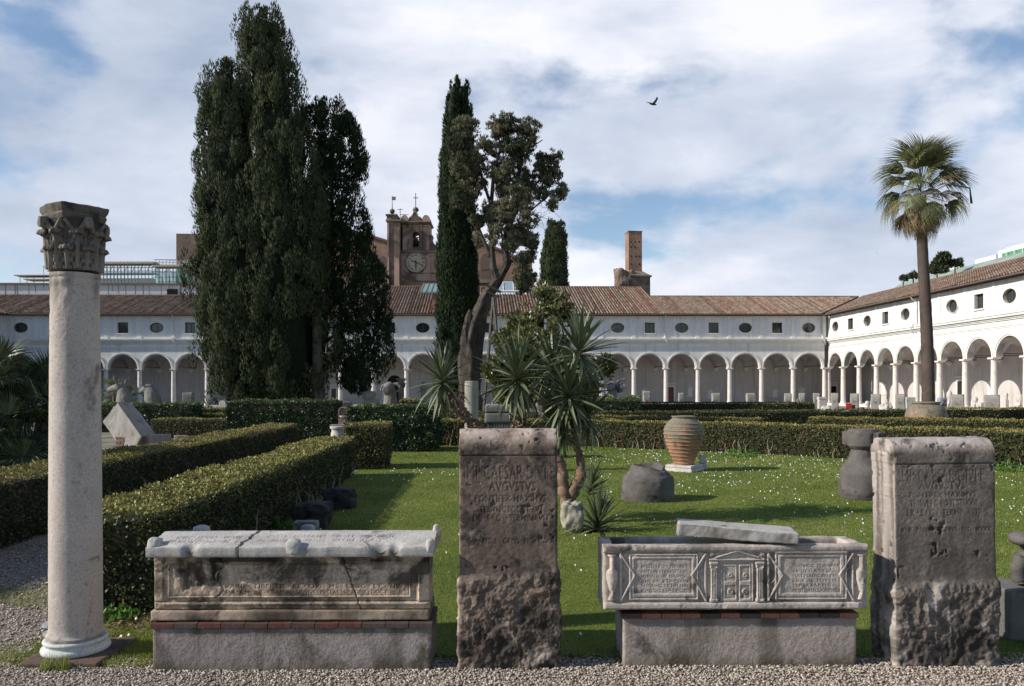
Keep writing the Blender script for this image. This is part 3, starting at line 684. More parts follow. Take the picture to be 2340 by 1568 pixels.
def clock_tower():
    Y = 112.0; cx = ax(951, 600, Y); e = empty('clock_tower', (cx, Y, 0), 'baroque clock and bell tower with scrolled top over the rear roof', 'tower')
    def X(v): return ax(v, 600, Y)-cx
    def Z(v): return az(951, v, Y)
    # lower stage
    m = MB(); m.box(X(912), X(998), 0, 5, Z(685), Z(644)); m.build('base_wall', M_BRICK, e)
    m = MB(); m.box(X(916), X(997), 0.0, 4.8, Z(644)+0.01, Z(577)); m.build('clock_stage', M_STUCCO, e)
    m = MB()
    for a, b in ((917,934),(968,984)): m = MB(); m.box(X(a), X(b), -0.12, -0.002, Z(642), Z(585)); m.build('panel', M_STUCCO, e)
    m = MB()
    for z0, z1, p in ((577,574,0.35),(579,577,0.2),(626,624,0.15),(644,642,0.2),(586,584,0.1)): m.box(X(913), X(1000), -p, 0.3, Z(z0), Z(z1))
    m.build('cornice', M_TRAVD, e)
    m = MB(); m.box(X(889), X(917)-0.01, -1.4, 5.0, Z(690), Z(511)); m.build('pier', M_BRICKD, e)
    m = MB(); m.box(X(889), X(893), -1.55, -1.401, Z(690), Z(515)); m.box(X(905), X(916), -1.55, -1.401, Z(690), Z(585)); m.build('pier_strip', M_STUCCO, e)
    m = MB(); m.box(X(886), X(920), -1.7, 5.2, Z(511), Z(507)); m.box(X(888), X(910), -1.5, 2.0, Z(507), Z(498)); m.box(X(886), X(912), -1.7, 2.2, Z(498), Z(495)); m.build('pier_cap', M_TRAVD, e)
    m = MB(); m.lathe([(0.45,0),(0.25,0.12),(0.16,0.35),(0.34,0.55),(0.38,0.8),(0.28,1.0),(0.07,1.1),(0.05,1.8),(0.02,3.0)], 12, (X(897), 0, Z(495))); m.box(X(897)-0.05, X(897)+0.5, -0.02, 0.02, Z(495)+2.3, Z(495)+2.8); m.build('finial', M_TRAVD, e, smooth=True)
    # upper stage with arch opening
    x0, x1, xa, xb = X(920), X(982), X(943.3), X(957.2); zt, zb = Z(513), Z(574); za, zs = Z(565.5), Z(536)
    m = MB(); r = (xb-xa)/2; n = 10; xc = (xa+xb)/2
    for y0, y1 in ((0.0, 3.2),):
        m.prism([(x0, zb), (xa, zb), (xa, zt), (x0, zt)], y0, y1); m.prism([(xb, zb), (x1, zb), (x1, zt), (xb, zt)], y0, y1)
        m.prism([(xa, zb), (xb, zb), (xb, za), (xa, za)], y0, y1)
        m.prism([(xa, zs)] + [(xc - r*math.cos(pi*i/n), zs + r*math.sin(pi*i/n)) for i in range(1, n)] + [(xb, zs), (xb, zt), (xa, zt)], y0, y1)
    m.build('bell_stage', M_STUCCO, e)
    m = MB()
    for a, b in ((921,933),(934,938),(962,966),(968,980)): m.box(X(a), X(b), -0.25, -0.002, Z(573), Z(519)); m.box(X(a)-0.12, X(b)+0.12, -0.38, -0.002, Z(519), Z(516))
    m.build('pilaster', M_STUCCO, e)
    m = MB(); m.box(X(918), X(984), -0.5, 3.4, Z(513), Z(510.5)); m.box(X(916), X(986), -0.8, 3.6, Z(510.5), Z(508)); m.build('cornice', M_TRAVD, e)
    # side volute
    pts = [(X(982), Z(574)), (X(1003), Z(574)), (X(1002), Z(568)), (X(998), Z(562)), (X(992), Z(556)), (X(988), Z(549)), (X(986.5), Z(543)), (X(988.5), Z(537)), (X(985), Z(535)), (X(982), Z(537))]
    m = MB(); m.prism(pts, 0.3, 2.2); m.build('volute', M_BRICKD, e)
    # scrolled pediment
    def arcpts(cx_, cz_, r_, a0, a1, k=8): return [(X(cx_+r_*math.cos(a0+(a1-a0)*i/k)), Z(cz_-r_*math.sin(a0+(a1-a0)*i/k))) for i in range(k+1)]
    left = [(X(917), Z(508))] + arcpts(927, 503, 9, pi, pi*0.35) + [(X(934), Z(499)), (X(936), Z(504)), (X(934), Z(508))]
    right = [(X(968), Z(508)), (X(966), Z(504)), (X(968), Z(499))] + arcpts(975, 503, 9, pi*0.65, 0) + [(X(985), Z(508))]
    m = MB(); m.prism(left, -0.7, 1.8); m.prism(right, -0.7, 1.8); m.build('scroll', M_STUCCO, e)
    mid = [(X(934.2), Z(508)), (X(936.2), Z(503)), (X(941), Z(500)), (X(945), Z(495)), (X(947), Z(488)), (X(952), Z(488)), (X(954), Z(495)), (X(958), Z(500)), (X(964), Z(503)), (X(967.8), Z(508))]
    m = MB(); m.prism(mid, -0.3, 1.6); m.build('gable', M_STUCCO, e)
    edge = mid[1:-1]; m = MB()
    for (p, q) in zip(edge[:-1], edge[1:]):
        m.add([(p[0],-0.6,p[1]),(q[0],-0.6,q[1]),(q[0],-0.6,q[1]+0.25),(p[0],-0.6,p[1]+0.25),(p[0],1.8,p[1]),(q[0],1.8,q[1]),(q[0],1.8,q[1]+0.25),(p[0],1.8,p[1]+0.25)], [(0,1,2,3),(7,6,5,4),(3,2,6,7),(0,4,5,1)])
    m.build('moulding', M_TRAVD, e)
    m = MB(); m.lathe([(0.35,0),(0.2,0.15),(0.2,0.3),(0.42,0.5),(0.45,0.7),(0.3,0.95),(0.06,1.0)], 12, (X(949.5), 0.6, Z(488))); m.build('ball_finial', M_TRAVD, e, smooth=True)
    zc = Z(488)+0.98; xx = X(949.5); m = MB(); m.box(xx-0.05, xx+0.05, 0.57, 0.63, zc, zc+2.0); m.box(xx-0.35, xx+0.35, 0.575, 0.625, zc+1.3, zc+1.4); m.build('cross', M_IRON, e)
    m = MB(); xx = X(914); m.tube([(xx,0.5,Z(507)),(xx,0.5,Z(475))], 0.05, 5); m.tube([(xx-0.4,0.5,Z(477)),(xx+0.4,0.5,Z(477))], 0.04, 5); m.tube([(xx,0.5,Z(489)),(xx+1.2,0.5,Z(489))], 0.04, 5); m.build('aerial', M_IRON, e)
    # bell and its dark frame
    m = MB(); m.box(xa, xb, 1.4, 1.6, za, za+1.1); m.box(xa, xb, 1.3, 1.5, Z(540), Z(538)); m.build('bell_frame', M_IRON, e)
    m = MB(); m.lathe([(0.50,0),(0.42,0.1),(0.30,0.5),(0.24,0.8),(0.05,0.9)], 14, (xc, 1.0, Z(556))); m.tube([(xc,1.0,Z(556)+0.85),(xc,1.0,Z(539))], 0.05, 5); m.build('bell', plain('bronze', (0.10,0.09,0.06), 0.4, 0.7), e, smooth=True)
    # clock
    xk, zk = X(951), Z(600.5); R = 1.36
    m = MB(); n = 40; vs = []; 
    prof = [(R+0.17, 0.0), (R+0.17, -0.22), (R+0.06, -0.28), (R, -0.16)]
    for r_, y in prof: vs += [(xk+r_*math.cos(2*pi*i/n), y, zk+r_*math.sin(2*pi*i/n)) for i in range(n)]
    fs = [(j*n+i, j*n+(i+1) % n, (j+1)*n+(i+1) % n, (j+1)*n+i) for j in range(3) for i in range(n)]
    m.add(vs, fs); m.build('clock_rim', M_TRAVD, e, smooth=True)
    m = MB(); m.add([(xk+(R+0.01)*math.cos(2*pi*i/n), -0.15, zk+(R+0.01)*math.sin(2*pi*i/n)) for i in range(n)], [tuple(range(n))])
    face = m.build('clock_face', stone('clock_dial', (0.58,0.50,0.38), (0.44,0.34,0.26), stain=(0.25,0.18,0.13), stain_amt=0.3, scale=0.8, bump=0.1), e)
    for k, s in enumerate(['XII','I','II','III','IIII','V','VI','VII','VIII','IX','X','XI']):
        a = pi/2 - 2*pi*k/12
        t = text_mesh('numeral', s, 0.40, plain('numeral_black', (0.04,0.035,0.03), 0.8) if k == 0 else bpy.data.materials['numeral_black'], 0.02, face)
        t.matrix_local = Matrix.Translation((xk+R*0.78*math.cos(a), -0.155, zk+R*0.78*math.sin(a))) @ Matrix.Rotation(-(pi/2-a), 4, Vector((0,-1,0))) @ Matrix.Rotation(pi/2, 4, 'X')
    dk = bpy.data.materials['numeral_black']
    for ang, ln, back, w_ in ((math.radians(-22), 1.1, 0.75, 0.05), (math.radians(-90), 0.85, 0.35, 0.06)):
        m = MB(); m.box(-back, ln, -0.03, 0.0, -w_, w_); o = m.build('clock_hand', dk, face); o.matrix_local = Matrix.Translation((xk, -0.2-(0.04 if w_ > 0.055 else 0), zk)) @ Matrix.Rotation(-ang, 4, 'Y')
def text_mesh(name, body, size, mat, extrude=0.0, parent=None, space=1.0, link_it=True, thin=0.0):
    cu = bpy.data.curves.new(name, 'FONT'); cu.body = body; cu.size = size; cu.align_x = 'CENTER'; cu.align_y = 'CENTER'; cu.extrude = extrude; cu.resolution_u = 2; cu.offset = thin; cu.space_character = space
    o = bpy.data.objects.new(name, cu); me = None
    COL.objects.link(o); dg = bpy.context.evaluated_depsgraph_get(); me = bpy.data.meshes.new_from_object(o.evaluated_get(dg))
    bpy.data.objects.remove(o); bpy.data.curves.remove(cu); me.name = name
    if not link_it: return me
    if mat: me.materials.clear(); me.materials.append(mat)
    ob = bpy.data.objects.new(name, me); link(ob, parent); return ob
clock_tower()

def chimney():
    Y = 95.0; cx = ax(1455, 660, Y); e = empty('brick_tower', (cx, Y, 0), 'tall slender brick stack on stepped masonry base above the roof', 'tower', rz=0.13)
    def X(v): return (v-1455)/F*Y
    def Z(v): return az(1455, v, Y)
    m = MB(); m.box(X(1437), X(1468), 0, 1.6, Z(622), Z(530)); m.build('shaft', M_BRICK, e)
    m = MB(); m.box(X(1436), X(1469), -0.06, 1.66, Z(530), Z(528)); m.build('cap', M_BRICKD, e)
    for zz, xs in ((553,(1442,1452,1461)),(565,(1442,1452)),(586,(1442,1453,1462)),(604,(1442,1462))):
        for xx in xs: q = MB(); q.box(X(xx)-0.07, X(xx)+0.07, -0.02, 0.0, Z(zz)-0.09, Z(zz)+0.09); q.build('putlog_hole', M_BLACK, e)
    m = MB(); x0, x1 = X(1433), X(1482)
    m.add([(X(1437),-0.1,Z(620)),(X(1468),-0.1,Z(620)),(X(1468),1.8,Z(620)),(X(1437),1.8,Z(620)),(x0,-1.1,Z(632)),(x1,-1.1,Z(632)),(x1,3.0,Z(632)),(x0,3.0,Z(632))], [(0,1,2,3),(7,6,5,4),(4,5,1,0),(5,6,2,1),(6,7,3,2),(7,4,0,3)])
    m.build('sloping_shoulder', M_TRAVD, e)
    m = MB(); m.box(X(1432), X(1484), -1.2, 3.1, Z(635.5), Z(632)-0.01); m.build('ledge', M_TRAVD, e)
    m = MB(); m.box(X(1434), X(1481), -1.05, 3.0, Z(700), Z(635.6)); m.build('base', M_BRICKD, e)
    rb = rough_rock('masonry_stub', (2.3, 2.5, 3.4), 3, M_BRICKD, e, amp=0.22, res=16, boxy=0.8, fine=0.10); rb.location = (X(1428), 0.3, Z(648))
def rough_rock(name, dim, seed, mat, parent=None, amp=0.15, res=10, boxy=0.35, fine=0.0, freq=1.6):
    """a lump: box grid pulled part way to an ellipsoid and roughened"""
    n = res; key = {}; V = []; Fc = []
    def vid(i, j, k):
        t = (i, j, k)
        if t not in key: key[t] = len(V); V.append((i/n*2-1, j/n*2-1, k/n*2-1))
        return key[t]
    for a in range(n):
        for b in range(n):
            for s in (0, n):
                q = [vid(s,a,b), vid(s,a+1,b), vid(s,a+1,b+1), vid(s,a,b+1)]; Fc.append(q if s else q[::-1])
                q = [vid(a,s,b), vid(a+1,s,b), vid(a+1,s,b+1), vid(a,s,b+1)]; Fc.append(q[::-1] if s else q)
                q = [vid(a,b,s), vid(a+1,b,s), vid(a+1,b+1,s), vid(a,b+1,s)]; Fc.append(q if s else q[::-1])
    P = np.array(V, float); nr = P/np.linalg.norm(P, axis=1)[:, None]
    P = nr*(1-boxy) + P*boxy*0.92
    d = fbm(P*freq + seed*7.3, 1.0, 4, seed); P = P + nr*(d*amp*2)[:, None]
    if fine: P = P + nr*(fbm(P*9+seed, 1.0, 3, seed+3)*fine)[:, None]
    P = P*np.array(dim)/2
    return npmesh(name, P, np.array(Fc), mat, parent, smooth=True)
chimney()

# ---------------------------------------------------------------- roofs and trees beyond the right wing
def right_background():
    x0 = CORN2.x + 30; A = CORN2 + UU*30 + VV*48; e = empty('hillside_building', A, 'long grey green roofed building rising behind the right wing', 'building', rz=TH-pi/2)
    gm = plain('grey_green_roof', (0.25,0.31,0.27), 0.7, var=0.25, scale=0.5); pale = plain('pale_stucco', (0.6,0.6,0.57), 0.9, var=0.15, scale=0.5); wh = plain('white_terrace', (0.75,0.76,0.78), 0.8, var=0.1)
    m = MB(); m.box(0, 70, 0.6, 12, 0, 16.6); m.build('wall', pale, e)
    m = MB(); m.add([(-0.5,0,16.5),(71,0,16.5),(71,4.2,19.3),(-0.5,4.2,19.3),(71,12,19.3),(-0.5,12,19.3)], [(0,1,2,3),(3,2,4,5)]); m.add([(-0.5,12,19.2),(71,12,19.2),(71,0,16.4),(-0.5,0,16.4)], [(0,1,2,3)]); m.build('roof', gm, e)
    m = MB(); m.box(20.8, 50, 6.2, 12, 19.32, 20.75); m.build('terrace_wall', wh, e)
    m = MB(); m.box(15.7, 20.3, 6.2, 12, 19.32, 20.35); m.build('roof_room', wh, e)
    m = MB(); m.box(22.5, 48, 5.6, 6.18, 19.32, 20.15); m.build('awning', plain('green_awning', (0.10,0.28,0.14), 0.8), e)
    m = MB(); m.box(10.5, 13, 5.6, 9, 19.32, 19.9); m.build('roof_shed', pale, e)
    m = MB()
    for k in range(14): m.tube([(24+k*1.6, 5.2, 19.32), (24+k*1.6, 5.2, 20.6)], 0.05, 5)
    m.tube([(24, 5.2, 20.6), (44.8, 5.2, 20.6)], 0.05, 5); m.build('railing', wh, e)
    m = MB(); m.tube([(25, 8, 20.75), (25, 8, 23.6)], 0.05, 5); m.tube([(24.4, 8, 23.2), (25.6, 8, 23.2)], 0.04, 5); m.tube([(24.6, 8, 22.7), (25.4, 8, 22.7)], 0.04, 5); m.build('aerial', M_IRON, e)
    return e
RB = right_background()
# ---------------------------------------------------------------- ground, lawn, gravel, grass
def ground():
    m, nt, b = newmat('garden_soil'); tc = nt.nodes.new('ShaderNodeTexCoord'); v = tc.outputs['Object']
    n = _noise(nt, v, 1.3, 8, 0.65); c = _ramp(nt, n, [(0.35, (0.16,0.13,0.10)), (0.6, (0.27,0.24,0.20)), (0.75, (0.34,0.31,0.27))])
    n2 = _noise(nt, v, 0.5, 5, 0.6, loc=(3,3,3)); c = _mix(nt, _mr(nt, n2, 0.5, 0.62, 0, 0.7), c, (0.07,0.10,0.03))
    f = _noise(nt, v, 60, 3, 0.7); c = _mix(nt, 0.6, c, _ramp(nt, f, [(0.3,(0.45,0.45,0.45)),(0.7,(1,1,1))]), 'MULTIPLY')
    nt.links.new(c, b.inputs['Base Color']); b.inputs['Roughness'].default_value = 0.95; _bump(nt, b, f, 0.5, 0.02)
    me = MB(); me.add([(-900,-300,0),(900,-300,0),(900,2500,0),(-900,2500,0)], [(0,1,2,3)]); me.build('ground', m, kind='structure')
    m, nt, b = newmat('gravel_bed'); tc = nt.nodes.new('ShaderNodeTexCoord'); v = tc.outputs['Object']
    vo = nt.nodes.new('ShaderNodeTexVoronoi'); vo.inputs['Scale'].default_value = 75; nt.links.new(v, vo.inputs['Vector'])
    c = _ramp(nt, vo.outputs['Color'], [(0.1, (0.17,0.135,0.11)), (0.5, (0.32,0.27,0.225)), (0.9, (0.48,0.43,0.37))])
    d = _ramp(nt, vo.outputs['Distance'], [(0.3, (1,1,1)), (0.75, (0.25,0.23,0.2))]); c = _mix(nt, 1.0, c, d, 'MULTIPLY')
    nt.links.new(c, b.inputs['Base Color']); b.inputs['Roughness'].default_value = 0.9; _bump(nt, b, _mr(nt, vo.outputs['Distance'], 0, 0.6, 1, 0), 0.8, 0.01)
    me = MB(); me.add([(-9,2.0,0.004),(9,2.0,0.004),(9,5.32,0.004),(-2.5,5.32,0.004),(-3.3,5.9,0.004),(-3.75,6.4,0.004),(-4.15,14,0.004),(-4.5,24,0.004),(-5.4,24,0.004),(-5.35,14,0.004),(-5.1,8.8,0.004),(-9,8.4,0.004)], [tuple(range(12))])
    me.build('gravel_path', m, kind='structure')
    m, nt, b = newmat('lawn_turf'); tc = nt.nodes.new('ShaderNodeTexCoord'); v = tc.outputs['Object']
    n = _noise(nt, v, 0.7, 6, 0.6); c = _ramp(nt, n, [(0.3, (0.085,0.115,0.024)), (0.55, (0.135,0.170,0.036)), (0.75, (0.20,0.19,0.065))])
    f = _noise(nt, v, 45, 4, 0.75); c = _mix(nt, 0.8, c, _ramp(nt, f, [(0.3,(0.5,0.5,0.5)),(0.7,(1,1,1))]), 'MULTIPLY')
    nt.links.new(c, b.inputs['Base Color']); b.inputs['Roughness'].default_value = 0.95; b.inputs['Specular IOR Level'].default_value = 0.1; _bump(nt, b, f, 0.4, 0.01)
    me = MB(); me.add([(x, y, 0.008) for x, y in LAWN], [tuple(range(len(LAWN)))]); me.build('lawn', m, kind='structure')
LAWN = [(-3.3,5.42),(-1.5,5.30),(1.2,5.36),(3.6,5.32),(9,5.3),(16,6),(18,11),(12.0,17.2),(7.6,21.0),(2.3,24.8),(-2.4,25.3),(-3.6,22.5),(-3.3,14),(-3.0,6.5),(-3.5,6.35)]
ground()
def in_poly(x, y, poly):
    r = np.zeros(len(x), bool); n = len(poly); j = n-1
    for i in range(n):
        xi, yi = poly[i]; xj, yj = poly[j]
        c = ((yi > y) != (yj > y)) & (x < (xj-xi)*(y-yi)/(yj-yi+1e-12)+xi); r ^= c; j = i
    return r
M_GRASS = foliage('grass_blades', [(0.08,0.115,0.020), (0.165,0.215,0.040), (0.25,0.285,0.065), (0.42,0.37,0.16)], rough=0.6, transl=0.3, spec=0.2)
def blades(name, P, h, w, label, lean=0.5, mat=None, tone=None):
    n = len(P); a = RNG.uniform(0, 2*pi, n); l = RNG.uniform(0, lean, n); hh = h*RNG.uniform(0.5, 1.25, n)
    d = np.stack([np.cos(a)*l, np.sin(a)*l, np.ones(n)], 1); d /= np.linalg.norm(d, axis=1)[:, None]
    b = RNG.uniform(0, 2*pi, n); s = np.stack([np.cos(b), np.sin(b), np.zeros(n)], 1)*(w/2)[:, None] if hasattr(w, '__len__') else np.stack([np.cos(b), np.sin(b), np.zeros(n)], 1)*w/2
    V = np.concatenate([P-s, P+s, P+d*hh[:, None]]); i = np.arange(n); Fc = np.stack([i, i+n, i+2*n], 1)
    if tone is None: tone = np.clip(0.43+0.5*fbm(P, 0.9, 4, 3)+0.25*fbm(P, 5, 2, 7)+RNG.normal(0, 0.15, n), 0, 1)
    o = npmesh(name, V, Fc, mat or M_GRASS, attr=tone); return tag(o, label, 'grass', kind='stuff')
def scatter_grass():
    out = []; W_ = []
    for (y0, y1, dens, w) in ((5.3, 7.5, 4200, 0.006), (7.5, 10, 2200, 0.009), (10, 14, 1050, 0.012), (14, 19, 480, 0.018), (19, 25.3, 240, 0.026)):
        x0, x1 = -4.0, min(17, 0.66*y1+0.8); n = int((x1-x0)*(y1-y0)*dens)
        x = RNG.uniform(x0, x1, n); y = RNG.uniform(y0, y1, n); k = in_poly(x, y, LAWN) & (np.abs(x) < 0.66*y+0.5); out.append(np.stack([x[k], y[k], np.full(k.sum(), 0.006)], 1)); W_.append(np.full(k.sum(), w))
    P = np.concatenate(out); w = np.concatenate(W_)
    blades('grass', P, 0.016 + w*0.7, w*0.9, 'short mown green lawn grass around the ancient stones')
    # tufts at the stone feet and on the gravel near the column
    n = 9000; c = RNG.uniform(0, 1, (90, 2)); cx = -3.45+c[:, 0]*1.15; cy = 5.13+c[:, 1]*0.9
    j = RNG.integers(0, 90, n); x = cx[j]+RNG.normal(0, 0.05, n); y = cy[j]+RNG.normal(0, 0.035, n)
    x2 = RNG.uniform(-3.0, 3.4, 5000); y2 = 5.33-np.abs(RNG.normal(0, 0.05, 5000))*(fbm(np.stack([x2, x2*0, x2*0], 1), 3, 2, 8)+0.9)
    n3 = 14000; x3 = RNG.uniform(-6.0, -3.2, n3); y3 = RNG.uniform(5.1, 7.2, n3); k = fbm(np.stack([x3, y3, x3*0], 1), 2.2, 3, 5) > 0.0
    P = np.stack([np.concatenate([x, x2, x3[k]]), np.concatenate([y, y2, y3[k]]), np.full(n+5000+k.sum(), 0.006)], 1)
    blades('grass', P, 0.035, 0.006, 'ragged grass tufts creeping over the gravel near the column', 0.7)
    # the bright tuft in front of the column slab
    for (tx, ty) in ((-2.97, 5.10), (-2.88, 5.09)):
        Q = np.stack([RNG.normal(tx, 0.03, 60), RNG.normal(ty, 0.012, 60), np.full(60, 0.005)], 1)
        blades('grass_tuft', Q, 0.10, 0.009, 'bright green grass tuft before the slab of the tall column, ' + ('left one' if tx < -2.9 else 'right one'), 0.8, tone=RNG.uniform(0.5, 0.9, 60))
    # daisies
    n = 3000; x = RNG.uniform(-3, 14, n); y = 5.5+18*RNG.uniform(0, 1, n)**0.8; d = fbm(np.stack([x, y, x*0], 1), 0.35, 3, 9); k = in_poly(x, y, LAWN) & (RNG.uniform(-0.30, 0.55, n) < d*1.3+(x-2)*0.03)
    x = x[k]; y = y[k]; n = len(x); r = RNG.uniform(0.005, 0.010, n)*(1+y*0.015); V = []; Fc = []
    a = np.linspace(0, 2*pi, 7)[:-1]; tl = RNG.uniform(-0.4, 0.4, (n, 2))
    for q in a:
        dx = r*math.cos(q); dy = r*math.sin(q); V.append(np.stack([x+dx, y+dy, 0.034+dx*tl[:, 0]+dy*tl[:, 1]*0.5+dy*1.1], 1))
    V = np.concatenate(V); i = np.arange(n); Fc = np.stack([i+q*n for q in range(6)], 1)
    o = npmesh('daisies', V, Fc, plain('daisy_white', (0.8,0.8,0.76), 0.8, var=0.1)); tag(o, 'small white daisies scattered across the green lawn', 'flowers', kind='stuff')
scatter_grass()
def pebbles():
    t = (1+5**0.5)/2
    bv = np.array([(math.cos(2*pi*i/5), math.sin(2*pi*i/5), 0.15*(-1)**i) for i in range(5)]+[(0.1, 0, 1), (0, 0, -1)], float); bf = np.array([(i, (i+1) % 5, 5) for i in range(5)]+[((i+1) % 5, i, 6) for i in range(5)])
    xs = []; 
    n = 21000; x = RNG.uniform(-3.9, 3.9, n); y = RNG.uniform(4.7, 5.36, n); xs.append((x, y, RNG.uniform(0.0045, 0.0105, n)))
    n = 9000; x = RNG.uniform(-6.4, -3.3, n); y = 5.0+RNG.uniform(0, 1, n)**1.3*6.0; k = (x < -3.2-(y-5.3)*0.4) & (x > -5.9) | (y < 6); x = x[k]; y = y[k]; xs.append((x, y, RNG.uniform(0.007, 0.014, len(x))))
    x, y, r = [np.concatenate([q[i] for q in xs]) for i in range(3)]; n = len(x)
    sc = np.stack([r*RNG.uniform(0.8, 1.5, n), r*RNG.uniform(0.7, 1.2, n), r*RNG.uniform(0.5, 0.85, n)], 1); th = RNG.uniform(0, 2*pi, n); tl = RNG.uniform(-0.5, 0.5, n)
    B = bv[None]*sc[:, None]; c, s = np.cos(th)[:, None], np.sin(th)[:, None]; zt = B[..., 2]+B[..., 0]*tl[:, None]
    X = B[..., 0]*c-B[..., 1]*s+x[:, None]; Y = B[..., 0]*s+B[..., 1]*c+y[:, None]; Z = zt+0.007+RNG.uniform(0, 0.006, n)[:, None]
    V = np.stack([X, Y, Z], 2).reshape(-1, 3); Fc = (bf[None]+(np.arange(n)*len(bv))[:, None, None]).reshape(-1, 3)
    tone = np.repeat(np.clip(RNG.normal(0.5, 0.24, n), 0, 1), len(bf))
    m = foliage('pebble', [(0.14,0.10,0.075), (0.33,0.265,0.21), (0.47,0.41,0.35), (0.62,0.57,0.50)], rough=0.75, transl=0, spec=0.25)
    o = npmesh('pebbles', V, Fc, m, smooth=True, attr=tone); tag(o, 'loose pale pebbles of the gravel path in the foreground', 'gravel', kind='stuff')
pebbles()

# ---------------------------------------------------------------- leaves
def leafquads(P, D, ln, wd, N=None, wob=0.45):
    """N: rough facing of each leaf, so a clump shades as a lump"""
    n = len(P); D = D/np.linalg.norm(D, axis=1)[:, None]; r = RNG.normal(0, 1, (n, 3)); r = r if N is None else N+r*wob; Sd = np.cross(D, r); Sd /= np.linalg.norm(Sd, axis=1)[:, None]
    ln = np.broadcast_to(ln, (n,))[:, None]; wd = np.broadcast_to(wd, (n,))[:, None]
    A = P; C = P+D*ln; M_ = P+D*ln*0.45; B = M_+Sd*wd/2; E = M_-Sd*wd/2
    V = np.stack([A, B, C, E], 1).reshape(-1, 3); Fc = np.arange(n*4).reshape(n, 4); return V, Fc
M_BOXH = foliage('box_hedge_leaves', [(0.016,0.022,0.006), (0.036,0.046,0.011), (0.12,0.115,0.028), (0.31,0.285,0.07)], rough=0.55, transl=0.15, spec=0.45)
M_BOXB = foliage('dry_box_leaves', [(0.022,0.026,0.008), (0.055,0.064,0.018), (0.13,0.125,0.036), (0.32,0.27,0.08)], rough=0.6, transl=0.15, spec=0.3, patch=(0.15,0.095,0.05), patch_scale=1.3, patch_amt=(0.5,0.72))
M_IVY = foliage('laurel_leaves', [(0.012,0.024,0.010), (0.030,0.058,0.020), (0.055,0.095,0.028), (0.16,0.20,0.05)], rough=0.45, transl=0.15, spec=0.4)
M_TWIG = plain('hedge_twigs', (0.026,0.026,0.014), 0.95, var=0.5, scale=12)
M_STEM = plain('pale_stems', (0.32,0.26,0.19), 0.9, var=0.3, scale=20)
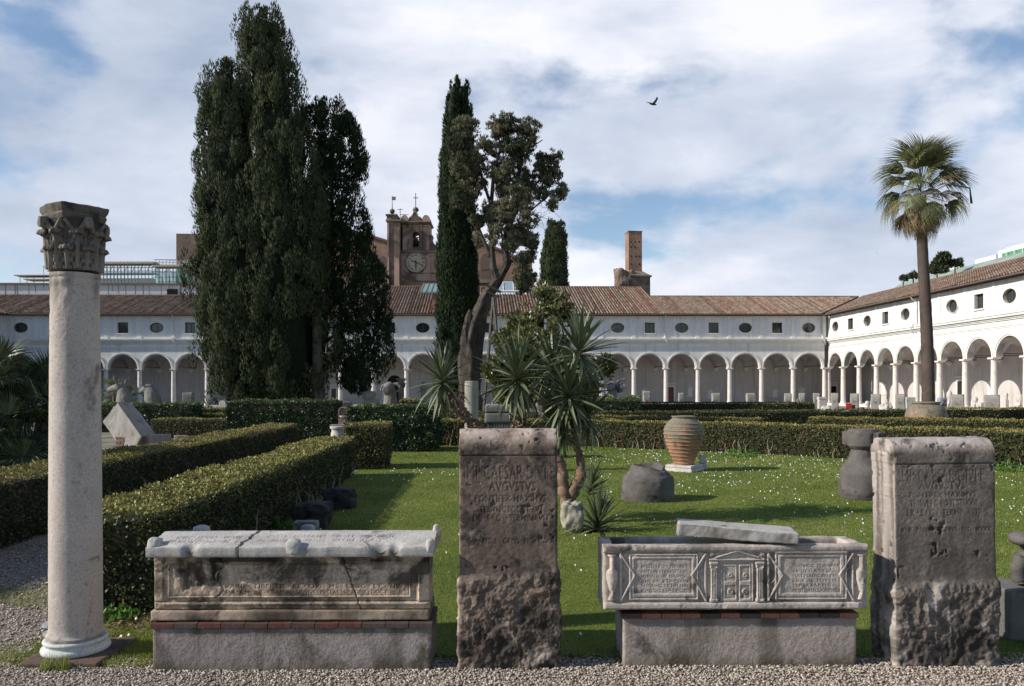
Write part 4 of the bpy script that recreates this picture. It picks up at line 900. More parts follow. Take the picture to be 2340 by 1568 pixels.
def hedge(label, path, width, h, leaf, dens, mat, group='clipped hedges', z0=0.0, bulge=0.035, stems=0, round_=0.06, jag=0.016, toplight=0.48):
    path = [np.array(p, float) for p in path]; ox, oy = path[0]
    e = empty('hedge', (ox, oy, 0), label, 'hedge', group)
    P = []; Nn = []; T = []; core = MB()
    nseg = len(path)-1
    dirs = [(path[i+1]-path[i])/np.linalg.norm(path[i+1]-path[i]) for i in range(nseg)]
    def side(i):   # mitred side vector at vertex
        if i == 0: d = dirs[0]
        elif i == nseg: d = dirs[-1]
        else: d = dirs[i-1]+dirs[i]; d /= np.linalg.norm(d)
        s = np.array([d[1], -d[0]])
        k = 1/max(0.5, abs(np.dot(s, np.array([dirs[min(i, nseg-1)][1], -dirs[min(i, nseg-1)][0]])))); return s*k
    L = [path[i]-side(i)*width/2 for i in range(nseg+1)]; R = [path[i]+side(i)*width/2 for i in range(nseg+1)]
    def patch(a, b, c, d, nrm):       # bilinear patch a-b (bottom) d-c (top)
        a, b, c, d = [np.array(q, float) for q in (a, b, c, d)]; area = 0.5*(np.linalg.norm(np.cross(b-a, d-a))+np.linalg.norm(np.cross(b-c, d-c)))
        n = int(area*dens); u = RNG.uniform(0, 1, n)[:, None]; v = RNG.uniform(0, 1, n)[:, None]
        Q = a*(1-u)*(1-v)+b*u*(1-v)+c*u*v+d*(1-u)*v; N_ = np.tile(nrm, (n, 1)); return Q, N_
    for i in range(nseg):
        l0, l1, r0, r1 = L[i], L[i+1], R[i], R[i+1]; d = dirs[i]; s = np.array([d[1], -d[0], 0.0])
        for Q, N_ in (patch((*l0, h), (*l1, h), (*r1, h), (*r0, h), (0,0,1)), patch((*r0, z0), (*r1, z0), (*r1, h), (*r0, h), s), patch((*l0, z0), (*l1, z0), (*l1, h), (*l0, h), -s)):
            P.append(Q); Nn.append(N_)
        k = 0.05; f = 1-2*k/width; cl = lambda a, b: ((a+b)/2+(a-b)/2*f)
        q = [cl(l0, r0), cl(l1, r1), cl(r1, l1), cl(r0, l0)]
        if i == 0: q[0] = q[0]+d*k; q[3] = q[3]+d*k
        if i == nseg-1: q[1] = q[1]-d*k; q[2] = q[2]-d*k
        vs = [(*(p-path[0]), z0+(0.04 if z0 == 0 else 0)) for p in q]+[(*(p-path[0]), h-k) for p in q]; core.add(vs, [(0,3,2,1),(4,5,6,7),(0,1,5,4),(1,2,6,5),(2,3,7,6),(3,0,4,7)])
    for (a, b, s) in ((L[0], R[0], -dirs[0]), (L[-1], R[-1], dirs[-1])):
        Q, N_ = patch((*a, z0), (*b, z0), (*b, h), (*a, h), (s[0], s[1], 0)); P.append(Q); Nn.append(N_)
    P = np.concatenate(P); Nn = np.concatenate(Nn)
    b = fbm(P, 2.2, 3, 4); fine = fbm(P, 9.0, 2, 6)
    # soften the arris: pull points near the top edge in
    issid = np.abs(Nn[:, 2]) < 0.5; t = np.clip((P[:, 2]-(h-round_*2))/(round_*2), 0, 1)*issid; P = P-Nn*(t**2*round_*0.7)[:, None]
    low = np.clip(1-(P[:, 2]-z0)/0.35, 0, 1)*issid; P = P-Nn*(low*0.05)[:, None]
    P = P+Nn*((b*bulge*1.6)+0.035*fbm(P, 0.75, 2, 44)+(fine*bulge*0.9)+RNG.normal(0, jag, len(P))*(1-0.5*(~issid)))[:, None]
    P[:, 2] = np.maximum(P[:, 2], z0+0.01)
    gap = (fbm(P, 5.0, 3, 12) < -0.36) & (RNG.uniform(0, 1, len(P)) < 0.8) & issid; P = P[~gap]; Nn = Nn[~gap]; b = b[~gap]; fine = fine[~gap]
    D = Nn*0.7+RNG.normal(0, 0.6, P.shape)+np.array([0, 0, 0.3])
    sz = leaf*RNG.uniform(0.7, 1.3, len(P)); V, Fc = leafquads(P-np.array([ox, oy, 0]), D*np.array([1, 1, 1])+(-Nn*0.45), sz, sz*0.66, Nn+np.array([0, 0, 0.25]), 0.55)
    tone = np.clip(0.34+0.22*fine+RNG.normal(0, 0.15, len(P))+toplight*((Nn[:, 2] > 0.5)+0.5*np.clip((P[:, 2]-h+0.14)/0.14, 0, 1)*issid[~gap]), 0, 1)     # sunlit top painted into the leaf tone, fading down the sides
    o = npmesh('foliage', V, Fc, mat, e, attr=tone, kind='stuff'); core.build('branches', M_TWIG, e)
    if stems:
        lens = [np.linalg.norm(path[i+1]-path[i]) for i in range(nseg)]
        m = MB()
        for k in range(stems):
            i = random.choices(range(nseg), lens)[0]; f = random.random(); c = path[i]*(1-f)+path[i+1]*f; s = np.array([dirs[i][1], -dirs[i][0]])
            p = c+s*(width/2-0.0)*1.02-path[0]; hh = random.uniform(0.15, 0.5); q = [(p[0], p[1], 0.0)]
            for j in range(1, 5): q.append((p[0]+random.uniform(-0.05, 0.05)*j*0.6, p[1]+random.uniform(-0.02, 0.03), hh*j/4))
            m.tube(q, [0.014, 0.012, 0.010, 0.008, 0.004], 5)
            if random.random() < 0.6: a = q[2]; m.tube([a, (a[0]+random.uniform(-0.12, 0.12), a[1], a[2]+0.15)], [0.008, 0.003], 4)
        m.build('stem', M_STEM, e, smooth=True, kind='stuff')
    return e
def dline(x0, y0, y1, off=0.0): return [(x0+off, y0), (x0+off-0.041*(y1-y0), y1)]
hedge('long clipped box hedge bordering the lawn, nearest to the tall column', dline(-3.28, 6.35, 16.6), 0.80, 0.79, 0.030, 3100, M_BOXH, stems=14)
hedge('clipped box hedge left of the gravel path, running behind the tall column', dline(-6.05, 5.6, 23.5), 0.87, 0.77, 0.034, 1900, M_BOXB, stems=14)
hedge('small square box hedge in front of the right big laurel block', [(ax(843,1075,18.1)-0.02, 17.7), (ax(843,1075,18.1)-0.06, 18.9)], 0.92, 1.0, 0.035, 1900, M_BOXB)
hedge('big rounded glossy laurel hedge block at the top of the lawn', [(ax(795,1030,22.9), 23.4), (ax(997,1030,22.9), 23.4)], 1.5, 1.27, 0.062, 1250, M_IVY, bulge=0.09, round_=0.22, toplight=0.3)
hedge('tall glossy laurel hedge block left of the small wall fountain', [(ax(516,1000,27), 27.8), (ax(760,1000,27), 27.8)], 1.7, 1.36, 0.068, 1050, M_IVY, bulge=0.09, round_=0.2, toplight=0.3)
hedge('low clipped hedge behind the leaning gable fragment', [(ax(350,1000,29), 29.4), (ax(530,1000,29), 29.2)], 1.0, 0.72, 0.05, 900, M_BOXB)
hedge('ivy covered hedge below the two animal heads', [(ax(200,960,34), 34.6), (ax(440,960,34), 34.6)], 1.3, 1.18, 0.07, 560, M_IVY, bulge=0.08, round_=0.15)
hedge('low far hedge between the ivy hedge and tall laurel block', [(ax(438,950,35.5), 35.4), (ax(530,950,35.5), 35.4)], 1.0, 0.72, 0.06, 500, M_BOXH)
hedge('thin far hedge line before the white steps at left', [(ax(438,950,40), 40.5), (ax(530,950,40), 40.5)], 0.9, 0.85, 0.07, 420, M_BOXH)
hedge('small bright clipped hedge behind the laurel block', [(ax(912,920,28.5), 29.0), (ax(960,920,28.5), 29.0)], 0.9, 1.40, 0.06, 800, M_BOXH)
HL = [(-3.0, 25.7), (2.25, 25.3), (4.8, 23.5), (7.55, 21.5), (10.0, 19.2), (12.2, 17.2), (16.0, 12.5)]
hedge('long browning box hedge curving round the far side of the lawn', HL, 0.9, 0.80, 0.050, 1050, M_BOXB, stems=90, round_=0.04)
hedge('thin second box hedge behind the terracotta jar, left length', [(2.3, 28.9), (8.2, 26.2)], 0.9, 0.80, 0.05, 900, M_BOXB)
hedge('second box hedge behind the long hedge, right length', [(9.6, 25.6), (15.5, 22.0), (22, 16)], 0.9, 0.84, 0.05, 900, M_BOXB)
hedge('dark third hedge line crossing behind the terracotta jar', [(-2.5, 31.2), (4.5, 32.6), (14, 33.6), (17.2, 33.7)], 1.0, 0.84, 0.06, 520, M_BOXH, toplight=0.1)
hedge('dark fourth hedge ending before the low stone blocks', [(3.5, 43.5), (9, 43.2), (16.1, 42.6)], 1.1, 1.0, 0.075, 380, M_BOXH, toplight=0.1)
hedge('lit far hedge right of the big terracotta pot', [(17.4, 33.2), (30, 32.2)], 1.1, 0.92, 0.06, 480, M_BOXB)
hedge('low dark hedge left of the stone column stump', [(-3.2, 30.0), (2.2, 30.0)], 0.9, 0.8, 0.055, 600, M_BOXH, toplight=0.1)
hedge('dark rounded ivy bank below the elephant head', [(ax(1352,950,33), 33.6), (ax(1464,950,33), 33.6)], 1.8, 1.32, 0.075, 520, M_IVY, bulge=0.14, round_=0.4)
# bright weeds under the hedges
def weeds(label, x, y, r, n, h=0.22):
    a = RNG.uniform(0, 2*pi, n); q = r*np.sqrt(RNG.uniform(0, 1, n)); z = RNG.uniform(0, 1, n)*h*(1-q/r*0.7)
    P = np.stack([q*np.cos(a), q*np.sin(a)*0.6, z], 1); D = RNG.normal(0, 0.6, (n, 3))+np.array([0, 0, 0.8]); V, Fc = leafquads(P, D, 0.05, 0.028)
    o = npmesh('weed', V, Fc, M_WEED, attr=np.clip(RNG.normal(0.6, 0.2, n), 0, 1)); o.location = (x, y, 0); tag(o, label, 'plant', kind='stuff')
M_WEED = foliage('fresh_weed_leaves', [(0.05,0.11,0.02), (0.09,0.20,0.03), (0.15,0.28,0.05)], rough=0.5, transl=0.3)
weeds('bright green weeds at the foot of the long hedge right of the jar', ax(1690,1042,20.8), 20.75, 0.55, 420, 0.3)
weeds('bright leafy weeds under the hedge above the right inscribed stone', ax(2290,1070,17.3), 17.0, 0.4, 300, 0.25)
weeds('green weeds beside the near black boulder', ax(640,1200,10.3), 10.2, 0.14, 120, 0.2)
weeds('green weeds at the hedge foot beside the tall column', ax(252,1425,6.2), 6.25, 0.22, 260, 0.10)

# ---------------------------------------------------------------- trees
M_CYP = foliage('cypress_leaves', [(0.018,0.026,0.013), (0.043,0.056,0.027), (0.078,0.092,0.046), (0.135,0.14,0.078)], rough=0.8, transl=0.1, spec=0.1)
M_CYPD = foliage('dark_cypress_leaves', [(0.009,0.017,0.009), (0.018,0.031,0.014), (0.030,0.048,0.020), (0.058,0.072,0.034)], rough=0.8, transl=0.1, spec=0.1)
M_JUN = foliage('dry_juniper_leaves', [(0.085,0.083,0.05), (0.165,0.155,0.098), (0.25,0.23,0.155), (0.34,0.31,0.22)], rough=0.85, transl=0.2, spec=0.05, patch=(0.035,0.052,0.026), patch_scale=0.45, patch_amt=(0.46,0.60))
M_MAG = foliage('broad_glossy_leaves', [(0.03,0.045,0.013), (0.085,0.10,0.030), (0.16,0.16,0.058), (0.28,0.22,0.10)], rough=0.38, transl=0.2, spec=0.6)
M_BARK = stone('grey_brown_bark', (0.20,0.16,0.13), (0.10,0.08,0.065), stain=(0.03,0.025,0.02), stain_amt=0.5, scale=2.5, streak=0.7, bump=1.0, bdist=0.04)
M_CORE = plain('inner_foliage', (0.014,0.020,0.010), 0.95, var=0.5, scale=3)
M_BARKD = stone('dark_shaded_bark', (0.115,0.092,0.075), (0.05,0.04,0.034), stain=(0.018,0.015,0.013), stain_amt=0.5, scale=2.5, streak=0.7, bump=1.0, bdist=0.04)  # darker copy of the bark, cypress shade put into its colour
def plumes(C, rad, tall, per, ln, wd, upw=0.9, axis=None):
    """C clump centres; leaves point outwards and up from each clump"""
    n = len(C); k = np.repeat(np.arange(n), per); d = RNG.normal(0, 1, (n*per, 3)); d /= np.linalg.norm(d, axis=1)[:, None]
    d[:, 2] = np.abs(d[:, 2])*0.9-0.25*(RNG.uniform(0, 1, n*per) < 0.4)
    rr = rad[k]*RNG.uniform(0.7, 1.0, n*per)
    P = C[k]+np.stack([d[:, 0]*rr, d[:, 1]*rr, d[:, 2]*rr*tall], 1); D = d*0.45+np.array([0, 0, upw])+RNG.normal(0, 0.28, d.shape)
    Nn = d+np.array([0, 0, 0.15])
    if axis is not None: Nn = Nn*0.75+axis[k]*0.5
    s = RNG.uniform(0.7, 1.3, n*per); V, Fc = leafquads(P, D, ln*s, wd*s, Nn, 0.38); ct = RNG.normal(0, 0.11, n)
    tone = np.clip(0.42+ct[k]+RNG.normal(0, 0.16, n*per)+0.12*d[:, 2], 0, 1); return V, Fc, tone
def lobe_tree(label, Y, lobes, mat, clump_px, per, ln, wd, trunk, dens=1.0, tall=1.6, gap=None, name='cypress', corek=0.72, jitter=0.10, upw=0.9, group=None, lump=0.16, spire=True):
    bx = ax(trunk[0], 900, Y); e = empty(name, (bx, Y, 0), label, 'tree', group)
    C = []; R_ = []; AX = []; core = []; cf = []
    for lo in lobes:
        ys = np.array([p[0] for p in lo], float); xs = np.array([p[1] for p in lo], float); hw = np.array([p[2] for p in lo], float)
        yy = np.linspace(ys[0], ys[-1], 300); w = np.interp(yy, ys, hw); area = np.trapezoid(w*2*pi*0.8, yy) if hasattr(np, 'trapezoid') else np.trapz(w*2*pi*0.8, yy)
        n = int(area/(clump_px**2*1.5)*dens*1.6); pr = w/w.sum(); iy = RNG.choice(300, n, p=pr); vy = yy[iy]+RNG.uniform(-1, 1, n)*(yy[1]-yy[0])
        a = RNG.uniform(0, 2*pi, n); h = w[iy]; xc = np.interp(vy, ys, xs)
        k = 1+lump*fbm(np.stack([np.cos(a)*1.9, np.sin(a)*1.9, vy/48+len(C)*9], 1), 1.0, 3, 5)*2.6; rr = h*np.minimum(1.08, (0.84+RNG.normal(0, jitter, n)))*k*np.where(RNG.uniform(0, 1, n) < 0.07, 1+lump*0.9, 1)
        s = Y/F; X = (xc+0.0-CX)*s+rr*s*np.cos(a); Yy = rr*s*np.sin(a); Z = EYE-(vy+0.003*(xc-CX)-HY)*s
        c = np.stack([X-bx, Yy, Z], 1)
        axv = np.stack([np.cos(a), np.sin(a), 0*a+0.2], 1)
        if gap: g = fbm(c, gap[0], 3, 21) > gap[1]; c = c[g]; h = h[g]; axv = axv[g]
        AX.append(axv)
        C.append(c); R_.append(clump_px*s*RNG.uniform(0.55, 1.05, len(c))*np.clip(h/30, 0.45, 1))
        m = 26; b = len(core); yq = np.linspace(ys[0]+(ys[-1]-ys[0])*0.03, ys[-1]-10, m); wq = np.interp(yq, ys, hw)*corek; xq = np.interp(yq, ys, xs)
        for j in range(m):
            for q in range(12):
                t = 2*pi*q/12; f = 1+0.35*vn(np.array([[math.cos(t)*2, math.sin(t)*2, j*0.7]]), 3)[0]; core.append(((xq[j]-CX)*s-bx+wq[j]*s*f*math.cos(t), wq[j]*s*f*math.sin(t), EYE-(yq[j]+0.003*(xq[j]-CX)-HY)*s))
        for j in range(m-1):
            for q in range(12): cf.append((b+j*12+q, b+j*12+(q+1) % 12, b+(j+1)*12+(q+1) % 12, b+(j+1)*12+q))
    C = np.concatenate(C); R_ = np.concatenate(R_); A_ = np.concatenate(AX)
    if spire:
        n = len(C); k = np.repeat(np.arange(n), per); d = RNG.normal(0, 1, (n*per, 3)); d /= np.linalg.norm(d, axis=1)[:, None]
        inward = (d[:, 0]*A_[k, 0]+d[:, 1]*A_[k, 1]) < -0.25; d[inward, :2] *= -1
        taper = 1-0.45*np.clip(d[:, 2], 0, 1)**2; rr = R_[k]*RNG.uniform(0.82, 1.04, n*per)*(1+0.30*fbm(np.concatenate([d*1.8+k[:, None]*3.7], 0), 1.0, 2, 3))
        P = C[k]+np.stack([d[:, 0]*rr*taper, d[:, 1]*rr*taper, d[:, 2]*rr*tall], 1); Nn = np.stack([d[:, 0], d[:, 1], d[:, 2]*0.45], 1)*0.9+A_[k]*0.25
        D = np.array([0, 0, 1.0])+d*np.array([0.35, 0.35, 0.1])+RNG.normal(0, 0.22, d.shape); s_ = RNG.uniform(0.65, 1.25, n*per); V, Fc = leafquads(P, D, ln*s_, wd*s_, Nn, 0.30)
        ct = RNG.normal(0, 0.10, n); T = np.clip(0.44+ct[k]+RNG.normal(0, 0.13, n*per)+0.10*d[:, 2], 0, 1)
    else: V, Fc, T = plumes(C, R_, tall, per, ln, wd, upw, A_)
    cr = npmesh('crown', V, Fc, mat, e, attr=T, kind='stuff')
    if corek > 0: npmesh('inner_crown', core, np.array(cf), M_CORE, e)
    tm = MB()
    for (tx, r, ty) in trunk[1]: x = ax(tx, 900, Y)-bx; tm.tube([(x, 0, -0.1), (x+0.05, 0, 1.0), (x-0.05, 0.05, az(tx, ty, Y))], [r*1.25, r, r*0.7], 10)
    tm.build('trunk', M_BARK, e, smooth=True)
    return e, C, R_
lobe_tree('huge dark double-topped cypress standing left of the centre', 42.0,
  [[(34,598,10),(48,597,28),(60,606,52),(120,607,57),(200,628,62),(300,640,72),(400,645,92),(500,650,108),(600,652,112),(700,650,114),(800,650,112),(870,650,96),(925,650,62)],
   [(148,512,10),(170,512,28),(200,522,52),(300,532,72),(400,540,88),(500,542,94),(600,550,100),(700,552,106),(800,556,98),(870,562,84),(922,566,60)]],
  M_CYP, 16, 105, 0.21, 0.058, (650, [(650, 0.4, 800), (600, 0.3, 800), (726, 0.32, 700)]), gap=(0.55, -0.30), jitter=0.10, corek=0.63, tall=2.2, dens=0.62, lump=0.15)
e2, _, _ = lobe_tree('ragged open cypress leaning right behind the huge cypress', 43.5,
  [[(243,752,20),(262,750,45),(290,765,55),(330,778,50),(380,775,52),(430,768,48),(480,772,46),(520,785,44),(560,795,48),(600,810,56),(660,818,60),(720,822,58),(780,822,55),(820,828,56),(870,815,44),(893,800,20)]],
  M_CYPD, 16, 82, 0.21, 0.058, (742, [(728, 0.3, 760)]), gap=(0.42, -0.24), jitter=0.17, corek=0.0, dens=1.05, lump=0.30, tall=1.5)
def limbs(e, Y, bx, lst, mat=None, n=7, name='limb'):
    m = MB()
    for pts in lst:
        q = []; r = []
        for i, p in enumerate(pts): q.append((ax(p[0], p[1], Y)-bx, (p[3] if len(p) > 3 else 0), az(p[0], p[1], Y))); r.append(p[2]*Y/F)
        m.tube(q, r, n)
    return m.build(name, mat or M_BARK, e, smooth=True)
limbs(e2, 43.5, e2.location.x, [[(728,900,7),(740,780,6),(752,640,6),(758,520,5),(760,400,4),(758,300,2)], [(750,640,4),(790,560,3),(810,480,2),(818,330,1)], [(745,720,4),(800,650,3),(850,620,2)], [(742,780,4),(800,750,3),(860,700,2)], [(738,830,4),(790,830,3),(860,850,2)], [(755,560,3),(790,470,2),(800,400,1)]])
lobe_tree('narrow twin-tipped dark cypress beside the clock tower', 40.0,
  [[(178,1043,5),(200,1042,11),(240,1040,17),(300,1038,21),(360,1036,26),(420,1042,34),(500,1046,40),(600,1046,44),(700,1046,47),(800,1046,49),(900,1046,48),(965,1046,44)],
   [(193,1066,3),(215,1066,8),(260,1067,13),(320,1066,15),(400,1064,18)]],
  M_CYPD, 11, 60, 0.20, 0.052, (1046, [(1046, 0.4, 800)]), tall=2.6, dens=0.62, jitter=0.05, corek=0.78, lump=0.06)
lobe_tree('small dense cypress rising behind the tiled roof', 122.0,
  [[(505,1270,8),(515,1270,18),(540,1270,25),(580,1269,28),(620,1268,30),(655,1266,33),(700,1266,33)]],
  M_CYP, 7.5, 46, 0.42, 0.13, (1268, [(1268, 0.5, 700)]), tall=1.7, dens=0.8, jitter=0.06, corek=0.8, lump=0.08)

def blob_tree(name, label, Y, blobs, mat, per, ln, wd, trunk_px, upw=0.5, cl=11, dens=1.0, depthk=0.8, tall=1.1, hollow=0.5, yoff=0.0, soft=False, split=0):
    bx = ax(trunk_px, 900, Y); e = empty(name, (bx, Y, 0), label, 'tree'); C = []; R_ = []; s = Y/F
    if split: blobs = [(x+RNG.normal(0, r*0.55), y+RNG.normal(0, r*0.5), r*RNG.uniform(0.42, 0.75)) for (x, y, r) in blobs for _ in range(split)]
    for (x, y, r) in blobs:
        n = max(4, int(dens*(r/cl)**2*5)); d = RNG.normal(0, 1, (n, 3)); d /= np.linalg.norm(d, axis=1)[:, None]; rr = r*(RNG.uniform(0, 1, n)**0.5*1.26 if soft else RNG.uniform(hollow, 0.92, n)**0.7)
        cx, cz = ax(x, y, Y)-bx, az(x, y, Y); dy = RNG.uniform(-1, 1)*r*s*1.6*depthk
        if soft: g_ = fbm(np.stack([cx+d[:, 0]*rr*s, d[:, 1]*rr*s, cz+d[:, 2]*rr*s], 1), 1.9, 3, 77) > -0.07; d = d[g_]; rr = rr[g_]; n = len(d)
        if n == 0: continue
        C.append(np.stack([cx+d[:, 0]*rr*s, dy+yoff+d[:, 1]*rr*s*depthk, cz+d[:, 2]*rr*s], 1)); R_.append(cl*s*RNG.uniform(0.5, 1.0, n))
    tw = MB()
    if soft:
        for c in C:
            o = Vector((float(c[:, 0].mean()), float(c[:, 1].mean()), float(c[:, 2].min())))
            for q in c[::max(1, len(c)//7)]: p = Vector(q); tw.tube([o, (o+p)/2+Vector((0, 0, -0.05)), p], [0.030, 0.018, 0.008], 4, caps=False)
        tw.build('twigs', M_BARKD, e, kind='stuff')
    C = np.concatenate(C); R_ = np.concatenate(R_); V, Fc, T = plumes(C, R_, tall, per, ln, wd, upw)
    npmesh('crown', V, Fc, mat, e, attr=T, kind='stuff'); return e, bx
e4, b4 = blob_tree('old_juniper', 'old leaning tree with brownish open crown and split trunk', 36.0,
  [(1068,305,26),(1052,345,24),(1062,385,28),(1052,458,25),(1085,425,22),(1100,350,26),(1150,296,30),(1130,330,22),(1205,300,28),(1185,350,32),(1150,400,26),(1235,318,16),(1262,362,20),(1258,402,22),(1240,440,16),(1280,440,16),(1262,475,13),(1228,380,18),
   (1185,460,30),(1150,500,26),(1205,505,22),(1130,545,20),(1218,555,17),(1172,560,22),(1150,440,20),(1195,600,18),(1207,640,17),(1185,660,14),(1100,545,16),(1092,510,14),(1112,590,10),(1208,585,13),(1120,470,18),(1215,430,16),(1178,530,16),(1168,450,24),(1118,505,18),(1160,475,20),(1240,410,18),(1205,410,20),(1135,395,20),(1085,385,20),(1200,545,16),(1190,635,16),(1075,470,18)],
  M_JUN, 26, 0.14, 0.042, 1085, dens=2.0, cl=6.0, soft=True, tall=1.6, upw=0.8)
def trunk4():
    Y = 36.0; s = Y/F
    pts = [(1073,975,36),(1076,930,33),(1074,880,31),(1076,830,30),(1080,780,28),(1090,735,24),(1105,695,20),(1122,665,17),(1138,640,14),(1150,618,13),(1160,600,12)]
    n = 22; V = []; Fc = []
    for j, (x, y, r) in enumerate(pts):
        # interpolate twice for finer rings
        pass
    P = np.array(pts, float); t = np.linspace(0, len(pts)-1, 60); X = np.interp(t, range(len(pts)), P[:, 0]); Yv = np.interp(t, range(len(pts)), P[:, 1]); R_ = np.interp(t, range(len(pts)), P[:, 2])
    for j in range(60):
        for q in range(n):
            a = 2*pi*q/n; rib = 1+0.20*math.sin(a*5+t[j]*0.9)+0.12*math.sin(a*9-t[j]*1.7); rib += 0.25*float(vn(np.array([[math.cos(a)*3, math.sin(a)*3, t[j]*1.2]]), 2)[0])
            rr = R_[j]*s*rib*0.78; V.append((ax(X[j], Yv[j], Y)-b4+rr*math.cos(a), rr*math.sin(a)*0.8, az(X[j], Yv[j], Y)))
    for j in range(59):
        for q in range(n): Fc.append((j*n+q, j*n+(q+1) % n, (j+1)*n+(q+1) % n, (j+1)*n+q))
    Fc.append; o = npmesh('trunk', V, np.array(Fc), M_BARKD, e4, smooth=True)
    limbs(e4, Y, b4, [[(1066,790,13),(1068,755,12),(1072,725,9),(1074,708,3)], [(1138,640,11),(1127,610,8),(1124,560,6),(1122,480,5),(1128,400,4),(1150,320,2)], [(1160,600,10),(1152,560,8),(1165,500,6),(1178,430,5),(1195,350,3),(1205,300,1)],
      [(1127,600,5),(1110,560,4),(1085,500,3),(1065,440,2),(1060,390,1)], [(1122,470,4),(1100,400,3),(1080,340,2)], [(1165,510,5),(1195,460,4),(1225,420,3),(1255,390,2)], [(1170,480,3),(1215,440,2),(1262,470,1)], [(1158,560,4),(1185,520,3),(1215,480,2),(1262,440,1)],
      [(1150,590,4),(1180,600,3),(1205,630,2)], [(1178,430,3),(1150,370,2),(1150,300,1)], [(1196,350,2),(1240,320,1)], [(1152,560,3),(1140,500,2),(1150,440,1.5)]], mat=M_BARKD)
    # bare twigs
    m = MB()
    for k in range(46):
        x, y = random.uniform(1195, 1260), random.uniform(455, 520); q = [(ax(x, y, Y)-b4, random.uniform(-0.5, 0.5), az(x, y, Y))]
        dx = random.uniform(-0.2, 0.35); dz = random.uniform(-0.45, 0.25)
        for j in range(3): p = q[-1]; q.append((p[0]+dx*0.6+random.uniform(-0.08, 0.08), p[1], p[2]+dz*0.6+random.uniform(-0.08, 0.08)))
        m.tube(q, [0.012, 0.01, 0.007, 0.004], 3, caps=False)
    m.build('bare_twigs', M_BARK, e4, kind='stuff')
trunk4()
def prop():
    Y = 35.0; bx = ax(1128, 900, Y); e = empty('iron_prop', (bx, Y, 0), 'rusty iron tripod propping the old leaning tree', 'tree prop')
    top = (ax(1127,678,Y)-bx, 0.2, az(1127,678,Y)); m = None
    for (x, y0, dy) in ((1102,975,0.0), (1158,975,-0.6), (1146,975,1.2)):
        m = MB(); m.tube([top, (ax(x, 900, Y)-bx, dy, 0.0)], 0.075, 6); m.build('leg', M_IRON, e)
    m = MB(); m.tube([(ax(1118,770,Y)-bx, 0.1, az(1118,770,Y)), (ax(1137,770,Y)-bx, 0, az(1137,770,Y))], 0.04, 6); m.tube([(ax(1108,860,Y)-bx, 0.1, az(1108,860,Y)), (ax(1150,860,Y)-bx, 0, az(1150,860,Y))], 0.04, 6); m.build('crossbar', M_IRON, e)
    m = MB(); m.tube([(ax(1112,655,Y)-bx, -0.55, az(1112,655,Y)), (ax(1146,672,Y)-bx, -0.55, az(1146,672,Y))], 0.06, 6); m.tube([(ax(1112,668,Y)-bx, -0.52, az(1112,668,Y)), (ax(1142,684,Y)-bx, -0.52, az(1142,684,Y))], 0.05, 6); m.build('clamp', M_IRON, e)
    m = MB(); m.box(-2.75, -0.75, 0.6, 0.66, az(1128,902,Y), az(1128,896,Y)); m.box(-2.75, -2.68, 0.6, 0.66, 0, 0.9)
    for k in range(9): m.box(-2.6+k*0.24, -2.55+k*0.24, 0.6, 0.64, 0.1, 1.75)
    m.build('fence_panel', M_IRON, e)
prop()
e6, b6 = blob_tree('magnolia', 'bushy glossy-leaved evergreen tree behind the yuccas', 26.0,
  [(1240,690,30),(1205,705,26),(1275,715,28),(1185,745,30),(1235,750,36),(1298,690,14),(1290,745,18),(1165,790,28),(1215,800,40),(1265,795,34),(1135,855,24),(1185,850,34),(1240,860,40),(1290,850,30),(1345,862,26),(1380,836,18),(1330,890,26),(1390,850,10),(1150,910,20),(1300,920,34),(1240,930,34),(1210,745,26),(1262,765,26),(1190,800,30),(1160,830,24),(1215,880,34),(1330,900,24),(1185,720,20)],
  M_MAG, 16, 0.19, 0.08, 1240, upw=0.3, cl=9, dens=1.9, soft=True)
limbs(e6, 26.0, b6, [[(1240,975,9),(1238,900,8),(1235,830,6),(1240,750,4),(1242,700,2)], [(1238,890,5),(1200,820,4),(1185,760,2)], [(1240,860,5),(1290,800,3),(1285,730,2)], [(1240,920,5),(1310,880,3),(1380,840,2)], [(1238,910,4),(1170,870,3),(1135,850,2)]], name='trunk')

# far right roof garden shrubs
for i, (px, py, r, lab) in enumerate(((3770,1042,22,'feathery roof garden tree nearest the palm trunk'), (3750,1075,18,'low bush on the far roof just right of the palm'), (3822,1058,14,'dark flat bush on the far roof before the white room'), (3655,1105,10,'small far bush left of the palm above the right roof'), (3615,1118,8,'smallest far bush at the end of the green roof'))):
    vx, vy = px/1.7504, py/1.7504; e_, b_ = blob_tree('roof_shrub', lab, 112.0, [(vx, vy, r*0.62), (vx-r*0.5, vy+r*0.35, r*0.45), (vx+r*0.5, vy+r*0.4, r*0.45)], M_CYP, 24, 0.5, 0.2, vx, cl=4.5, dens=1.0)
    e_['group'] = 'shrubs on the far roof'; zz_ = az(vx, vy, 112.0); m = MB(); m.tube([(0, 0, zz_-1.6), (0, 0, zz_-0.3)], 0.10, 6); m.build('trunk', M_BARK, e_)

